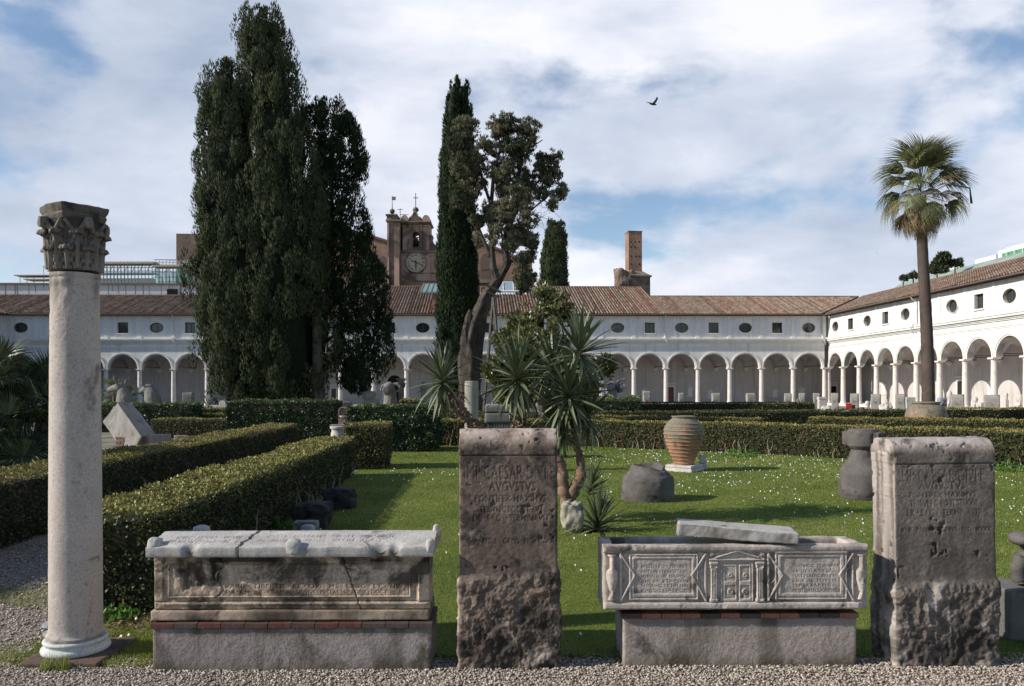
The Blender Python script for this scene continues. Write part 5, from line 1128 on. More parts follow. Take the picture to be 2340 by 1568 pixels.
# ---------------------------------------------------------------- palms
def fan_mesh(name, mat, R_=0.9, pet=0.9, n=26, spread=1.9, droop=0.35, tip=0.25, fold=0.15, wr=0.5):
    """petiole along +X, then a fan of narrow segments"""
    V = []; Fc = []; T = []
    def quad(a, b, c, d, t): k = len(V); V.extend([a, b, c, d]); Fc.append((k, k+1, k+2, k+3)); T.append(t)
    if pet > 0:
        w = 0.018
        for i in range(3):
            x0, x1 = pet*i/3, pet*(i+1)/3; z0, z1 = -0.05*(x0/pet)**2*pet, -0.05*(x1/pet)**2*pet
            quad((x0, -w, z0), (x1, -w*0.7, z1), (x1, w*0.7, z1), (x0, w, z0), 0.22)
    for i in range(n):
        a = (i/(n-1)-0.5)*spread*1.0; L = R_*(1-0.18*abs(a)/spread*2)*random.uniform(0.88, 1.08); s = (-1)**i*fold*0.1; t = random.uniform(0.25, 0.85)
        ca, sa = math.cos(a), math.sin(a); bz = -0.05*pet; wd = R_*spread/n*wr; pr = []
        for k, (f, wf) in enumerate(((0.04, 0.25), (0.45, 1.0), (0.75, 0.6), (1.0, 0.06))):
            dr = droop*(f**2)*L*(0.6+0.6*abs(a))+ (tip*L*max(0, f-0.6)*1.6)
            r = f*L*(1-0.25*droop*f); pr.append((pet+r*ca, r*sa, bz+0.10*R_*f*(1-f)*4*0.5-dr+s*f, wd*wf))
        for k in range(3):
            x0, y0, z0, w0 = pr[k]; x1, y1, z1, w1 = pr[k+1]; quad((x0+sa*w0/2, y0-ca*w0/2, z0), (x1+sa*w1/2, y1-ca*w1/2, z1), (x1-sa*w1/2, y1+ca*w1/2, z1), (x0-sa*w0/2, y0+ca*w0/2, z0), t)
    return npmesh(name, V, np.array(Fc), mat, attr=T)
M_FAN = foliage('fan_palm_green', [(0.05,0.062,0.024), (0.105,0.12,0.05), (0.17,0.185,0.085), (0.27,0.26,0.14)], rough=0.6, transl=0.25, spec=0.2)
M_FANB = foliage('fan_palm_dead', [(0.12,0.08,0.045), (0.22,0.155,0.09), (0.33,0.25,0.15), (0.42,0.34,0.22)], rough=0.7, transl=0.2, spec=0.2)
M_FAND = foliage('fan_palm_dark', [(0.022,0.034,0.018), (0.045,0.065,0.032), (0.075,0.10,0.05), (0.20,0.23,0.13)], rough=0.32, transl=0.15, spec=0.6)
def orient(az_, el, roll=0.0): return (Matrix.Rotation(az_, 4, 'Z') @ Matrix.Rotation(-el, 4, 'Y') @ Matrix.Rotation(roll, 4, 'X')).to_euler()
def washingtonia():
    Y = 31.4; x = ax(2112, 700, Y); e = empty('fan_palm', (ax(2119, 900, Y), Y, 0), 'tall slender fan palm rising behind the big terracotta pot', 'palm')
    bx = e.location.x; zt = az(2110, 452, Y); m = MB(); k = 44; q = []; r = []
    for i in range(k):
        f = i/(k-1); q.append((ax(2121-13*f+3*math.sin(f*5), 700, Y)-bx, 0, -0.1+f*(zt+0.1))); r.append((0.250-0.070*f)*(1+0.035*(i % 2))*(1.12 if f < 0.05 else 1)*(1.12 if f > 0.93 else 1))
    m.tube(q, r, 18); m.build('trunk', stone('palm_trunk', (0.13,0.097,0.082), (0.06,0.045,0.038), stain=(0.05,0.04,0.03), stain_amt=0.4, scale=1.3, streak=0.5, bump=0.8, bdist=0.03), e, smooth=True)
    top = Vector((q[-1][0], 0, zt))
    protos = [fan_mesh('frond', M_FAN, 1.0, 0.85, 28, 2.1, 0.25, 0.45, wr=0.62), fan_mesh('frond', M_FAN, 1.0, 1.0, 26, 1.7, 0.4, 0.7, wr=0.6), fan_mesh('frond', M_FANB, 1.0, 0.75, 22, 1.2, 0.2, 0.4)]
    random.seed(11)
    for i in range(96):
        f = i/95; el = math.radians(84-160*f**0.85+random.uniform(-8, 8)); azm = i*2.39996+random.uniform(-0.3, 0.3)
        pt = protos[0] if f < 0.35 else (protos[1] if (f < 0.72 and random.random() < 0.85) else protos[2]); s = random.uniform(0.80, 1.08)*(1.16 if f < 0.4 else 0.97)
        child_copy(pt, e, top+Vector((0, 0, 0.55-0.75*f)), orient(azm, el, random.uniform(-0.6, 0.6)), (s, s, s))
    for p in protos: bpy.data.objects.remove(p)
    # hanging fruit stalks
    m = MB(); m.tube([top, top+Vector((0.9, -0.3, 0.45)), top+Vector((1.65, -0.5, 0.25)), top+Vector((1.72, -0.5, -0.35))], [0.02, 0.018, 0.03, 0.05], 5); m.tube([top+Vector((-0.3,-0.3,-0.6)), top+Vector((-0.42,-0.35,-1.2)), top+Vector((-0.40,-0.35,-1.75))], [0.02, 0.05, 0.03], 5); m.build('fruit_stalk', M_BARK, e, smooth=True)
washingtonia()
def bush_palm(label, cx, cy, stems, per, R_, pet, zspread, mat, name='fan_palm_bush', seed=3, lo=-25):
    random.seed(seed); e = empty(name, (cx, cy, 0), label, 'palm'); protos = [fan_mesh('frond', mat, R_, pet, 24, 2.3, 0.15, 0.2, wr=0.62), fan_mesh('frond', mat, R_*0.9, pet*0.8, 22, 2.0, 0.3, 0.4, wr=0.62)]
    tm = MB()
    for (sx, sy, sz) in stems:
        tm.tube([(sx*0.6, sy*0.6, 0), (sx, sy, sz)], [0.13, 0.11], 10)
        for i in range(per):
            f = i/(per-1); el = math.radians(80+(lo-80)*f+random.uniform(-10, 10)); azm = i*2.39996+random.uniform(-0.3, 0.3); s = random.uniform(0.8, 1.1)
            child_copy(protos[i % 2], e, (sx, sy, sz+random.uniform(-0.1, 0.1)), orient(azm, el, random.uniform(-0.5, 0.5)), (s, s, s))
    for p in protos: bpy.data.objects.remove(p)
    tm.build('trunk', M_BARK, e, smooth=True)
bush_palm('large dark fan palm clump at the left edge of the garden', -8.35, 13.0, [(0,0,1.9),(-0.8,0.3,1.75),(0.6,0.35,1.65),(-0.3,-0.5,1.25),(0.45,-0.45,1.0),(-1.1,-0.3,1.1),(0.75,-0.1,1.3),(-0.1,-0.8,0.6),(0.8,-0.6,0.45),(-0.8,-0.7,0.6),(0.3,0.1,1.45)], 24, 0.55, 0.40, 1, M_FAND, lo=-35)
bush_palm('small fan palm behind the nearer horned animal head', ax(262,915,48), 48.0, [(0,0,1.5),(0.8,0.3,1.0)], 16, 0.6, 0.7, 1, M_FAN, seed=8)

# ---------------------------------------------------------------- yuccas
M_YUC = foliage('yucca_leaf', [(0.042,0.058,0.031), (0.088,0.110,0.058), (0.145,0.168,0.09), (0.27,0.275,0.16)], rough=0.45, transl=0.12, spec=0.45)
M_YTR = stone('yucca_trunk', (0.27,0.18,0.125), (0.16,0.105,0.075), stain=(0.06,0.04,0.03), stain_amt=0.35, scale=5, bump=0.9, bdist=0.015)
M_YSC = plain('yucca_leaf_scars', (0.30,0.20,0.14), 0.9, var=0.5, scale=14)
def yleaf(name, L, w, bend, t):
    V = []; Fc = []
    for k, (f, wf) in enumerate(((0,0.55),(0.3,0.95),(0.65,0.8),(0.88,0.4),(1,0.02))):
        z = -bend*f*f*L; x = L*f*(1-0.2*bend*f); V += [(x, -w*wf/2, z+w*0.16*wf), (x, 0, z), (x, w*wf/2, z+w*0.16*wf)]
    for k in range(4): b = k*3; Fc += [(b, b+3, b+4, b+1), (b+1, b+4, b+5, b+2)]
    return npmesh(name, V, np.array(Fc), M_YUC, attr=[t]*len(Fc))
def yucca(name, label, Y, heads, trunks, baseV, budget=300, scars=()):
    bx = ax(baseV[0], baseV[1], Y); e = empty(name, (bx, Y, 0), label, 'yucca'); random.seed(21)
    V = []; Fc = []; T = []
    protos = [yleaf('leaf', 1.0, 0.072, b, t) for b, t in ((0.05, 0.35), (0.15, 0.55), (0.35, 0.8), (0.1, 0.15), (0.6, 0.65))]
    count = 0
    for (hx, hy, r, n, dy, elmin, tilt) in heads:
        c = Vector((ax(hx, hy, Y)-bx, dy, az(hx, hy, Y))); L0 = r*(Y+dy)/F*1.34; c.x += (hx-CX)/F*dy; c.z -= (hy-HY)/F*dy
        for i in range(n):
            f = (i+0.5)/n; el = math.radians(86+(elmin-86)*f**0.85+random.uniform(-6, 6)); azm = i*2.39996+random.uniform(-0.2, 0.2)
            L = L0*random.uniform(0.78, 1.08)*(0.9 if f > 0.85 else 1); pr = protos[random.choice((0,1,3,0)) if f < 0.55 else random.choice((1,2,4,0))]
            d = Vector((math.cos(azm)*math.cos(el), math.sin(azm)*math.cos(el), math.sin(el))); rot = orient(azm, el, random.uniform(-0.4, 0.4)).to_matrix().to_4x4()
            if tilt: rot = Matrix.Rotation(tilt, 4, 'Y') @ rot
            pos = c+Vector((0, 0, 0.05-0.12*f))
            if count < budget:
                o = child_copy(pr, e, pos, rot.to_euler(), (L, L*0.95+0.16, L)); count += 1
            else:
                M_ = Matrix.Translation(pos) @ rot @ Matrix.Diagonal((L, L*0.95+0.16, L, 1)); b = len(V); V += [tuple(M_ @ v.co) for v in pr.data.vertices]; fs = [tuple(b+q for q in p.vertices) for p in pr.data.polygons]; Fc += fs; T += [min(1, max(0, pr.data.attributes['tone'].data[0].value+random.uniform(-0.1, 0.1)))]*len(fs)
    if V: npmesh('inner_leaves', V, np.array(Fc), M_YUC, e, attr=T, kind='stuff')
    for p in protos: bpy.data.objects.remove(p)
    for tr in trunks:
        pts = np.array([(ax(x, y, Y)-bx+(x-CX)/F*dy, dy, max(-0.05, az(x, y, Y)-(y-HY)/F*dy), 0.85*r*Y/F) for x, y, r, dy in tr]); t = np.linspace(0, len(pts)-1, len(pts)*7); q = np.stack([np.interp(t, range(len(pts)), pts[:, k]) for k in range(4)], 1)
        q[:, 3] *= 1+0.12*np.sin(t*9)+RNG.normal(0, 0.05, len(t)); q[1:-1, 0] += RNG.normal(0, 0.008, len(t)-2); m = MB(); m.tube([tuple(p[:3]) for p in q], list(q[:, 3]), 14); m.build('trunk', M_YTR, e, smooth=True)
    if scars:
        P = []; D = []
        for tr in scars:
            for i in range(len(tr)-1):
                a = np.array(tr[i], float); b = np.array(tr[i+1], float); n = int(np.hypot(*(b[:2]-a[:2]))*3.2)
                for k in range(n):
                    p = a+(b-a)*random.random(); an = random.uniform(0, 2*pi); r = p[2]*Y/F*1.0; P.append((ax(p[0], p[1], Y)-bx+(p[0]-CX)/F*p[3]+r*math.cos(an), p[3]+r*math.sin(an), az(p[0], p[1], Y)-(p[1]-HY)/F*p[3])); D.append((math.cos(an)*0.8, math.sin(an)*0.8, random.uniform(-0.9, 0.1)))
        V2, F2 = leafquads(np.array(P), np.array(D)+RNG.normal(0, 0.25, (len(P), 3)), 0.055, 0.045); npmesh('dry_leaf_bases', V2, F2, M_YSC, e, attr=None, kind='stuff')
    return e
YY = 10.6
yucca('yucca', 'big branching yucca with spiky heads behind the middle inscribed stone', YY,
  [(1012,872,68,78,0.05,-62,-0.1),(1183,866,88,92,0.0,-60,0),(1324,808,84,86,0.1,-50,0.1),(1301,906,84,90,-0.15,-60,0),(1262,845,74,60,0.45,-40,-0.2),(1268,968,50,46,0.1,-30,-0.2),(1345,955,62,60,0.15,-55,0.25),(1285,990,52,50,-0.1,-60,0.1),(1338,905,60,40,0.4,-40,0.3)],
  [[(1296,1165,17,0),(1290,1120,15,0),(1286,1070,14,0),(1268,1030,13,0.02),(1230,1010,13,0.03),(1160,1015,12,0.05),(1100,992,11,0.05),(1058,945,10,0.05),(1028,905,9,0.05),(1014,878,8,0.05)],
   [(1285,1065,12,0),(1240,1040,12,0),(1195,1010,11,0),(1184,970,11,0),(1182,920,11,0),(1183,875,9,0)],
   [(1298,1160,16,0),(1312,1118,16,0),(1328,1095,15,-0.02),(1326,1050,11,0),(1316,1000,9,0),(1310,950,8,0),(1306,910,8,0.02),(1308,870,8,0.06),(1322,815,8,0.1)],
   [(1310,955,7,0),(1335,965,6,0.1),(1345,958,6,0.15)], [(1312,1010,7,0),(1292,1000,6,-0.08)], [(1306,900,7,0.05),(1280,870,6,0.3),(1263,850,6,0.45)]],
  (1300, 1165), scars=[[(1110,995,12,0.05),(1058,945,11,0.05),(1022,895,10,0.05)], [(1190,1000,12,0),(1182,940,12,0),(1183,885,11,0)], [(1314,985,9,0),(1308,920,9,0)], [(1306,870,9,0.06),(1318,825,9,0.1)]])
yucca('young_yucca', 'low yucca rosette on the ground beside the white boulder', 10.0,
  [(1364,1205,74,76,0.0,-20,0.2),(1347,1120,50,34,0.3,20,0.35)], [[(1366,1228,9,0.0),(1365,1205,8,0.0)]], (1366, 1228), budget=300)

def litter():
    n = 2600; x = np.concatenate([RNG.normal(-2.95, 0.16, 900), RNG.uniform(-3.5, 3.6, 700), RNG.uniform(-3.0, 4, 1000)]); y = np.concatenate([RNG.normal(6.15, 0.16, 900), 5.30+RNG.normal(0, 0.06, 700), RNG.uniform(5.5, 14, 1000)]); z = np.concatenate([np.full(1600, 0.02), np.full(1000, 0.03)])
    P = np.stack([x, y, z], 1); D = RNG.normal(0, 1, (n, 3))*np.array([1, 1, 0.25]); V, Fc = leafquads(P, D, RNG.uniform(0.015, 0.04, n), RNG.uniform(0.008, 0.02, n), np.tile([0.0, 0, 1.0], (n, 1)), 0.4)
    o = npmesh('fallen_leaves', V, Fc, foliage('dry_fallen_leaf', [(0.06,0.035,0.02), (0.17,0.10,0.055), (0.33,0.22,0.12)], rough=0.8, transl=0), attr=RNG.uniform(0, 1, n)); tag(o, 'dry brown fallen leaves at the hedge foot and on the grass', 'leaves', kind='stuff')
    c = MB(); c.add([(0,0,0),(0.11,0.02,0.006),(0.125,0.0,0.01),(0.05,-0.02,0.008)], [(0,3,2,1)]); o = c.build('dry_yucca_leaf', plain('straw', (0.55,0.42,0.25), 0.8), loc=(ax(1297,1272,8.4), 8.4, 0.045), rot=(0,0,-0.4)); tag(o, 'single dry straw coloured leaf lying on the grass', 'leaf')
litter()
# ---------------------------------------------------------------- carved blocks of the foreground
def _addwear(mat, dark):
    nt = mat.node_tree; b = nt.nodes['Principled BSDF']; src = b.inputs['Base Color'].links[0].from_socket
    a = nt.nodes.new('ShaderNodeAttribute'); a.attribute_name = 'wear'; nt.links.new(_mix(nt, a.outputs['Fac'], src, dark), b.inputs['Base Color']); return mat
M_TRAV = _addwear(stone('dark_travertine', (0.25,0.187,0.145), (0.12,0.088,0.069), stain=(0.035,0.029,0.025), stain_amt=0.62, scale=3.2, lichen=(0.36,0.32,0.26), lichen_amt=0.12, bump=0.9, bdist=0.006, streak=0.35, pits=0.9), (0.03,0.024,0.02))
M_TRAV2 = _addwear(stone('grey_travertine', (0.225,0.185,0.157), (0.12,0.099,0.086), stain=(0.05,0.042,0.037), stain_amt=0.45, scale=3.0, lichen=(0.40,0.37,0.32), lichen_amt=0.15, bump=0.9, bdist=0.006, streak=0.4, pits=0.8, offs=(3,2,8)), (0.035,0.029,0.025))
M_CHEST1 = _addwear(stone('stained_marble_chest', (0.62,0.48,0.365), (0.38,0.285,0.21), stain=(0.055,0.042,0.032), stain_amt=0.5, scale=4.0, lichen=(0.50,0.43,0.35), lichen_amt=0.2, bump=0.7, bdist=0.004, streak=0.45), (0.035,0.027,0.02))
M_LID = _addwear(stone('pale_marble_lid', (0.52,0.495,0.47), (0.35,0.33,0.31), stain=(0.10,0.09,0.08), stain_amt=0.22, scale=6, bump=0.6, bdist=0.004), (0.12,0.105,0.09))
M_CHEST2 = _addwear(stone('grey_marble_chest', (0.56,0.485,0.43), (0.37,0.315,0.275), stain=(0.065,0.055,0.05), stain_amt=0.4, scale=4.5, lichen=(0.45,0.41,0.38), lichen_amt=0.15, bump=0.8, bdist=0.005, streak=0.3), (0.05,0.042,0.037))
M_BASE1 = stone('grey_render_base', (0.36,0.31,0.29), (0.24,0.20,0.19), stain=(0.07,0.06,0.035), stain_amt=0.4, scale=2.0, bump=1.0, bdist=0.008, lichen=(0.33,0.30,0.28), lichen_amt=0.1)
M_BASE2 = stone('brownish_render_base', (0.43,0.36,0.32), (0.28,0.23,0.20), stain=(0.08,0.065,0.045), stain_amt=0.45, scale=2.2, bump=1.0, bdist=0.008, lichen=(0.42,0.38,0.36), lichen_amt=0.15, offs=(4,4,1))
M_BASE1 = _addwear(M_BASE1, (0.085,0.072,0.055)); M_BASE2 = _addwear(M_BASE2, (0.10,0.08,0.058))
M_BRK = [stone('base_brick_%s' % n, c, tuple(q*0.62 for q in c), stain=(0.10,0.085,0.07), stain_amt=0.42, scale=9, bump=0.7, lichen=(0.38,0.34,0.30), lichen_amt=0.12) for n, c in (('red', (0.13,0.052,0.042)), ('brown', (0.105,0.06,0.05)), ('grey', (0.10,0.072,0.064)), ('orange', (0.33,0.145,0.095)))]
M_MARB = stone('white_marble', (0.66,0.62,0.58), (0.48,0.44,0.40), stain=(0.2,0.17,0.14), stain_amt=0.25, scale=2.5, bump=0.5)
M_GREYST = stone('grey_weathered_stone', (0.36,0.34,0.31), (0.22,0.205,0.19), stain=(0.09,0.085,0.08), stain_amt=0.45, scale=2.0, bump=0.8, bdist=0.01, lichen=(0.45,0.44,0.40), lichen_amt=0.15)
M_LAVA = stone('dark_lava_stone', (0.155,0.138,0.13), (0.085,0.074,0.07), stain=(0.035,0.03,0.028), stain_amt=0.3, scale=4.0, bump=1.0, bdist=0.006, lichen=(0.26,0.235,0.20), lichen_amt=0.08, pits=0.25)
M_BASALT = stone('black_boulder_stone', (0.075,0.07,0.068), (0.032,0.03,0.03), stain=(0.012,0.011,0.011), stain_amt=0.5, scale=4, bump=1.0, bdist=0.008, lichen=(0.17,0.155,0.13), lichen_amt=0.1)

class Mask:
    """letters rasterised to a small height map, so they can be cut into the stone"""
    def __init__(s, x0, x1, z0, z1, res=0.0012):
        s.x0, s.z0, s.res = x0, z0, res; s.nx = int((x1-x0)/res)+2; s.nz = int((z1-z0)/res)+2; s.a = np.zeros((s.nz, s.nx), np.float32)
    def tri(s, p):
        q = (np.array(p)-np.array([s.x0, s.z0]))/s.res; lo = np.maximum(np.floor(q.min(0)).astype(int), 0); hi = np.minimum(np.ceil(q.max(0)).astype(int)+1, (s.nx, s.nz))
        if (hi <= lo).any(): return
        X, Z = np.meshgrid(np.arange(lo[0], hi[0]), np.arange(lo[1], hi[1])); a, b, c = q
        d = (b[0]-a[0])*(c[1]-a[1])-(b[1]-a[1])*(c[0]-a[0])
        if abs(d) < 1e-9: return
        w1 = ((X-a[0])*(c[1]-a[1])-(Z-a[1])*(c[0]-a[0]))/d; w2 = ((b[0]-a[0])*(Z-a[1])-(b[1]-a[1])*(X-a[0]))/d
        s.a[lo[1]:hi[1], lo[0]:hi[0]][(w1 >= -0.01) & (w2 >= -0.01) & (w1+w2 <= 1.01)] = 1
    def text(s, body, cx, cz, hgt, width=None):
        me = text_mesh('t', body, 1.0, None, link_it=False, thin=-0.016 if hgt > 0.07 else 0.004); me.calc_loop_triangles(); V = np.array([v.co[:2] for v in me.vertices]);
        if not len(V): return
        w = V[:, 0].max()-V[:, 0].min(); h = V[:, 1].max()-V[:, 1].min(); m = (V.max(0)+V.min(0))/2; k = hgt/max(h, 0.5); kx = (width/w) if width else k
        V = (V-m)*np.array([kx, k])+np.array([cx, cz])
        for t in me.loop_triangles: s.tri(V[list(t.vertices)])
        bpy.data.meshes.remove(me)
    def blur(s, n=1):
        for _ in range(n): s.a = (s.a+np.roll(s.a, 1, 0)+np.roll(s.a, -1, 0)+np.roll(s.a, 1, 1)+np.roll(s.a, -1, 1))/5
    def get(s, x, z):
        i = ((x-s.x0)/s.res).astype(int); j = ((z-s.z0)/s.res).astype(int); ok = (i >= 0) & (i < s.nx) & (j >= 0) & (j < s.nz)
        r = np.zeros(len(x)); r[ok] = s.a[j[ok], i[ok]]; return r

def block(name, dim, step, mat, parent=None, rr=(0.02, 0.02), disp=None, zbase=0.0, steps=None, warp=None, pale=None):
    """rounded block standing on z=zbase, centred in x and y; disp(P,N)->(height, wear)"""
    dx, dy, dz = dim; sx, sy, sz = steps or (step, step, step); nx, ny, nz = max(2, round(dx/sx)), max(2, round(dy/sy)), max(2, round(dz/sz))
    G = []; 
    def face(I, J, K):    # index arrays of a grid (a,b)
        return np.stack([I, J, K], -1)
    a, b = np.meshgrid(np.arange(nx+1), np.arange(nz+1)); G.append((face(a, 0*a, b), 0)); G.append((face(a, 0*a+ny, b), 1))
    a, b = np.meshgrid(np.arange(ny+1), np.arange(nz+1)); G.append((face(0*a, a, b), 1)); G.append((face(0*a+nx, a, b), 0))
    a, b = np.meshgrid(np.arange(nx+1), np.arange(ny+1)); G.append((face(a, b, 0*a), 1)); G.append((face(a, b, 0*a+nz), 0))
    allp = np.concatenate([g.reshape(-1, 3) for g, _ in G]); key = (allp[:, 0]*(ny+1)+allp[:, 1])*(nz+1)+allp[:, 2]
    u, first, inv = np.unique(key, return_index=True, return_inverse=True); L = allp[first]; inv = inv.ravel(); Fc = []; o = 0
    for g, fl in G:
        h, w = g.shape[:2]; idx = inv[o:o+h*w].reshape(h, w); o += h*w
        q = np.stack([idx[:-1, :-1], idx[:-1, 1:], idx[1:, 1:], idx[1:, :-1]], -1).reshape(-1, 4); Fc.append(q[:, ::-1] if fl else q)
    P = np.stack([L[:, 0]/nx*dx-dx/2, L[:, 1]/ny*dy-dy/2, L[:, 2]/nz*dz], 1)
    r = rr[0]; rt = rr[1]   # edge radius, and radius of the top edges
    C = P.copy(); C[:, 0] = np.clip(P[:, 0], -dx/2+r, dx/2-r); C[:, 1] = np.clip(P[:, 1], -dy/2+max(r, 0), dy/2-r); C[:, 2] = np.clip(P[:, 2], r*0.5, dz-rt)
    Cy = P[:, 1].copy(); topz = P[:, 2] > dz-rt; Cy[topz] = np.clip(P[topz, 1], -dy/2+min(rt, dy/2*0.98), dy/2-min(rt, dy/2*0.98)); C[:, 1] = np.where(topz, Cy, C[:, 1])
    D = P-C; ln = np.linalg.norm(D, axis=1); N = np.where(ln[:, None] > 1e-9, D/np.maximum(ln, 1e-9)[:, None], 0)
    rad = np.where(topz, np.abs(D).max(1), np.abs(D).max(1)); P2 = np.where(ln[:, None] > 1e-9, C+N*rad[:, None], P)
    if warp: P2 = warp(P2)
    wear = np.zeros(len(P2))
    if disp: h, wear = disp(P2, N); P2 = P2+N*h[:, None]
    P2[:, 2] += zbase
    o = npmesh(name, P2, np.concatenate(Fc), mat, parent, smooth=True); at_ = o.data.attributes.new('wear', 'FLOAT', 'POINT'); at_.data.foreach_set('value', np.clip(wear, 0, 1).astype(np.float32))
    if pale: pv = pale(P2, N); pt = o.data.attributes.new('pale', 'FLOAT', 'POINT'); pt.data.foreach_set('value', np.clip(pv, 0, 1).astype(np.float32))
    return o

def cippus(label, loc, dim, lines, mat, rough_z, seed, line_z, rz=0.0, rt=0.14, tilt=0.0, widen=0.02, streaky=False):
    e = empty('inscribed_stone', loc, label, 'stone', 'inscribed boundary stones', rz)
    dx, dy, dz = dim; mk = Mask(-dx/2, dx/2, 0.3, dz)
    for body, cz, h, w, cx in lines: mk.text(body, cx, cz, h, w)
    mk.blur(2)
    def disp(P, N):
        Q = P+seed*3.1; z = P[:, 2]; edge = rough_z+0.035*vn(np.stack([P[:, 0]*7, P[:, 1]*7, P[:, 0]*0], 1), seed)
        rough = 1/(1+np.exp(-(edge-z)/0.012)); h = 0.0035*fbm(Q, 7, 4, seed)+0.0018*fbm(Q, 40, 3, seed+1)
        R_ = 0.026*fbm(Q, 6.5, 3, seed+2)-0.027*np.abs(fbm(Q*np.array([1, 1, 0.75]), 15, 4, seed+3))**0.8+0.010+0.007*fbm(Q, 45, 3, seed+4); h = h*(1-rough)+rough*(R_+widen*0.55)
        # pock marks
        pk = fbm(Q, 26, 3, seed+7); p1 = np.clip((pk-0.34)/0.1, 0, 1); zone = np.clip(fbm(Q, 3.2, 2, seed+8)*2+0.35, 0, 1)
        bigp = np.clip((fbm(Q, 17, 4, seed+11)-0.40)/0.10, 0, 1)*(1-rough)*np.clip(fbm(Q, 3.5, 2, seed+19)*3+0.5+2*(z > line_z), 0, 1)
        h = h-0.008*p1*zone*(1-rough)-0.011*bigp
        front = N[:, 1] < -0.7
        # incised line under the rounded head and on the sides
        ln = np.exp(-((z-line_z)/0.0035)**2)*(N[:, 2] < 0.5)*(N[:, 1] < -0.3); h = h-0.006*ln+0.004*(z > line_z)*(1-rough)
        t = np.where(front, mk.get(P[:, 0], z), 0.0)*(1-rough)*(1-0.8*bigp)*np.clip(0.85+fbm(Q, 8, 2, seed+5)*0.8, 0.35, 1)
        h = h-0.0045*t
        if streaky:
            sd = N[:, 0] < -0.6; g = np.abs(vn(np.stack([P[:, 1]*38, P[:, 2]*2.2, P[:, 0]*0], 1), 4)); h = h-np.where(sd, 0.010*g*(0.4+(z < 1.1)), 0)
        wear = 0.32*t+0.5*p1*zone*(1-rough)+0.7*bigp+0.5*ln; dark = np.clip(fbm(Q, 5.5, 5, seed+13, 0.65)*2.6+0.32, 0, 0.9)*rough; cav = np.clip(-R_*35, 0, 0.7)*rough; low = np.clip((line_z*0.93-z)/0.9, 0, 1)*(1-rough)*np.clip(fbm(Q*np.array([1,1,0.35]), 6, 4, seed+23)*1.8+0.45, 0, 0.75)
        top = np.clip((z-(line_z-0.02))/0.05, 0, 1)
        return h, wear*(1-0.3*top)+dark*0.85+cav+low*0.9
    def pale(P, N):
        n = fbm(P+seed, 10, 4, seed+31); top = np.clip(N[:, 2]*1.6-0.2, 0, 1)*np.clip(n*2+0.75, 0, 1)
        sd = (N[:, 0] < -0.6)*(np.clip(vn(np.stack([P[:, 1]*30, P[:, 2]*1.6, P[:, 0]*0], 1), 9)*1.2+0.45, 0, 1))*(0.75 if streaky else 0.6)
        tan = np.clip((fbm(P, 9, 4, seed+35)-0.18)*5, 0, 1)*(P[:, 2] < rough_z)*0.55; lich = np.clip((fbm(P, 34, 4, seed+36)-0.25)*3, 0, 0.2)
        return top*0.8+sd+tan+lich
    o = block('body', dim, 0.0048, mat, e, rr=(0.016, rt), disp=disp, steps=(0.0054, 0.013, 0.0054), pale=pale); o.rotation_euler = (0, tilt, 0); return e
# middle stone
Y1 = 5.10; k1 = Y1/F
def l1(v): return EYE-(v-HY)*k1
d1 = (0.632, 0.27, 1.545)
c1 = (ax(1162, 1200, Y1)-0.0)
def L1x(v): return (v-1162)*k1
cippus('leaning dark inscribed stone slab standing between the two carved chests', (c1, Y1+0.135, -0.01), d1,
  [('IMP·CAESAR·DIVI·F', l1(1077), 0.088, 0.575, L1x(1165)), ('AVGVSTVS', l1(1109), 0.060, 0.30, L1x(1172)), ('PONTIFEX·MAXIMVS', l1(1136.5), 0.044, 0.46, L1x(1168)), ('TRIBVNIC·POTEST·XVII', l1(1161), 0.040, 0.40, L1x(1168)),
   ('EX · S · C ·  TERMINAVIT', l1(1181), 0.044, 0.49, L1x(1168)), ('R · R · PROX ·  CIPPVS · PED · CCXIV', l1(1233), 0.034, 0.56, L1x(1168))],
  M_TRAV, 0.63, 1, l1(1041)-(-0.01), rt=0.12)
# right stone
Y2 = 5.12; k2 = Y2/F
cx2 = ax(2172, 1250, Y2)
def L2x(v): return (v-2172)*k2
def l2(v): return EYE-(v+2.9-HY)*k2+0.01
cippus('broad weathered inscribed stone with pale fluted left side, right of the carved door chest', (cx2-0.02, Y2+0.165, -0.01), (0.655, 0.33, 1.475),
  [('IMP·CAESAR·DIVI·F', l2(1087), 0.082, 0.545, L2x(2166)), ('AVGVSTVS', l2(1110), 0.050, 0.30, L2x(2166)), ('PONTIFEX·MAXIMVS', l2(1131), 0.036, 0.43, L2x(2167)), ('TRIBVNIC·POTEST·XVII', l2(1150), 0.038, 0.43, L2x(2168)),
   ('EX · S · C ·  TERMINAVIT', l2(1172), 0.042, 0.48, L2x(2170)), ('R · R · PROXIM · CIPPVS · PED · MXXX', l2(1211), 0.030, 0.58, L2x(2175))],
  M_TRAV2, 0.56, 5, l2(1060), rt=0.10, tilt=-0.012, widen=0.03, streaky=True)

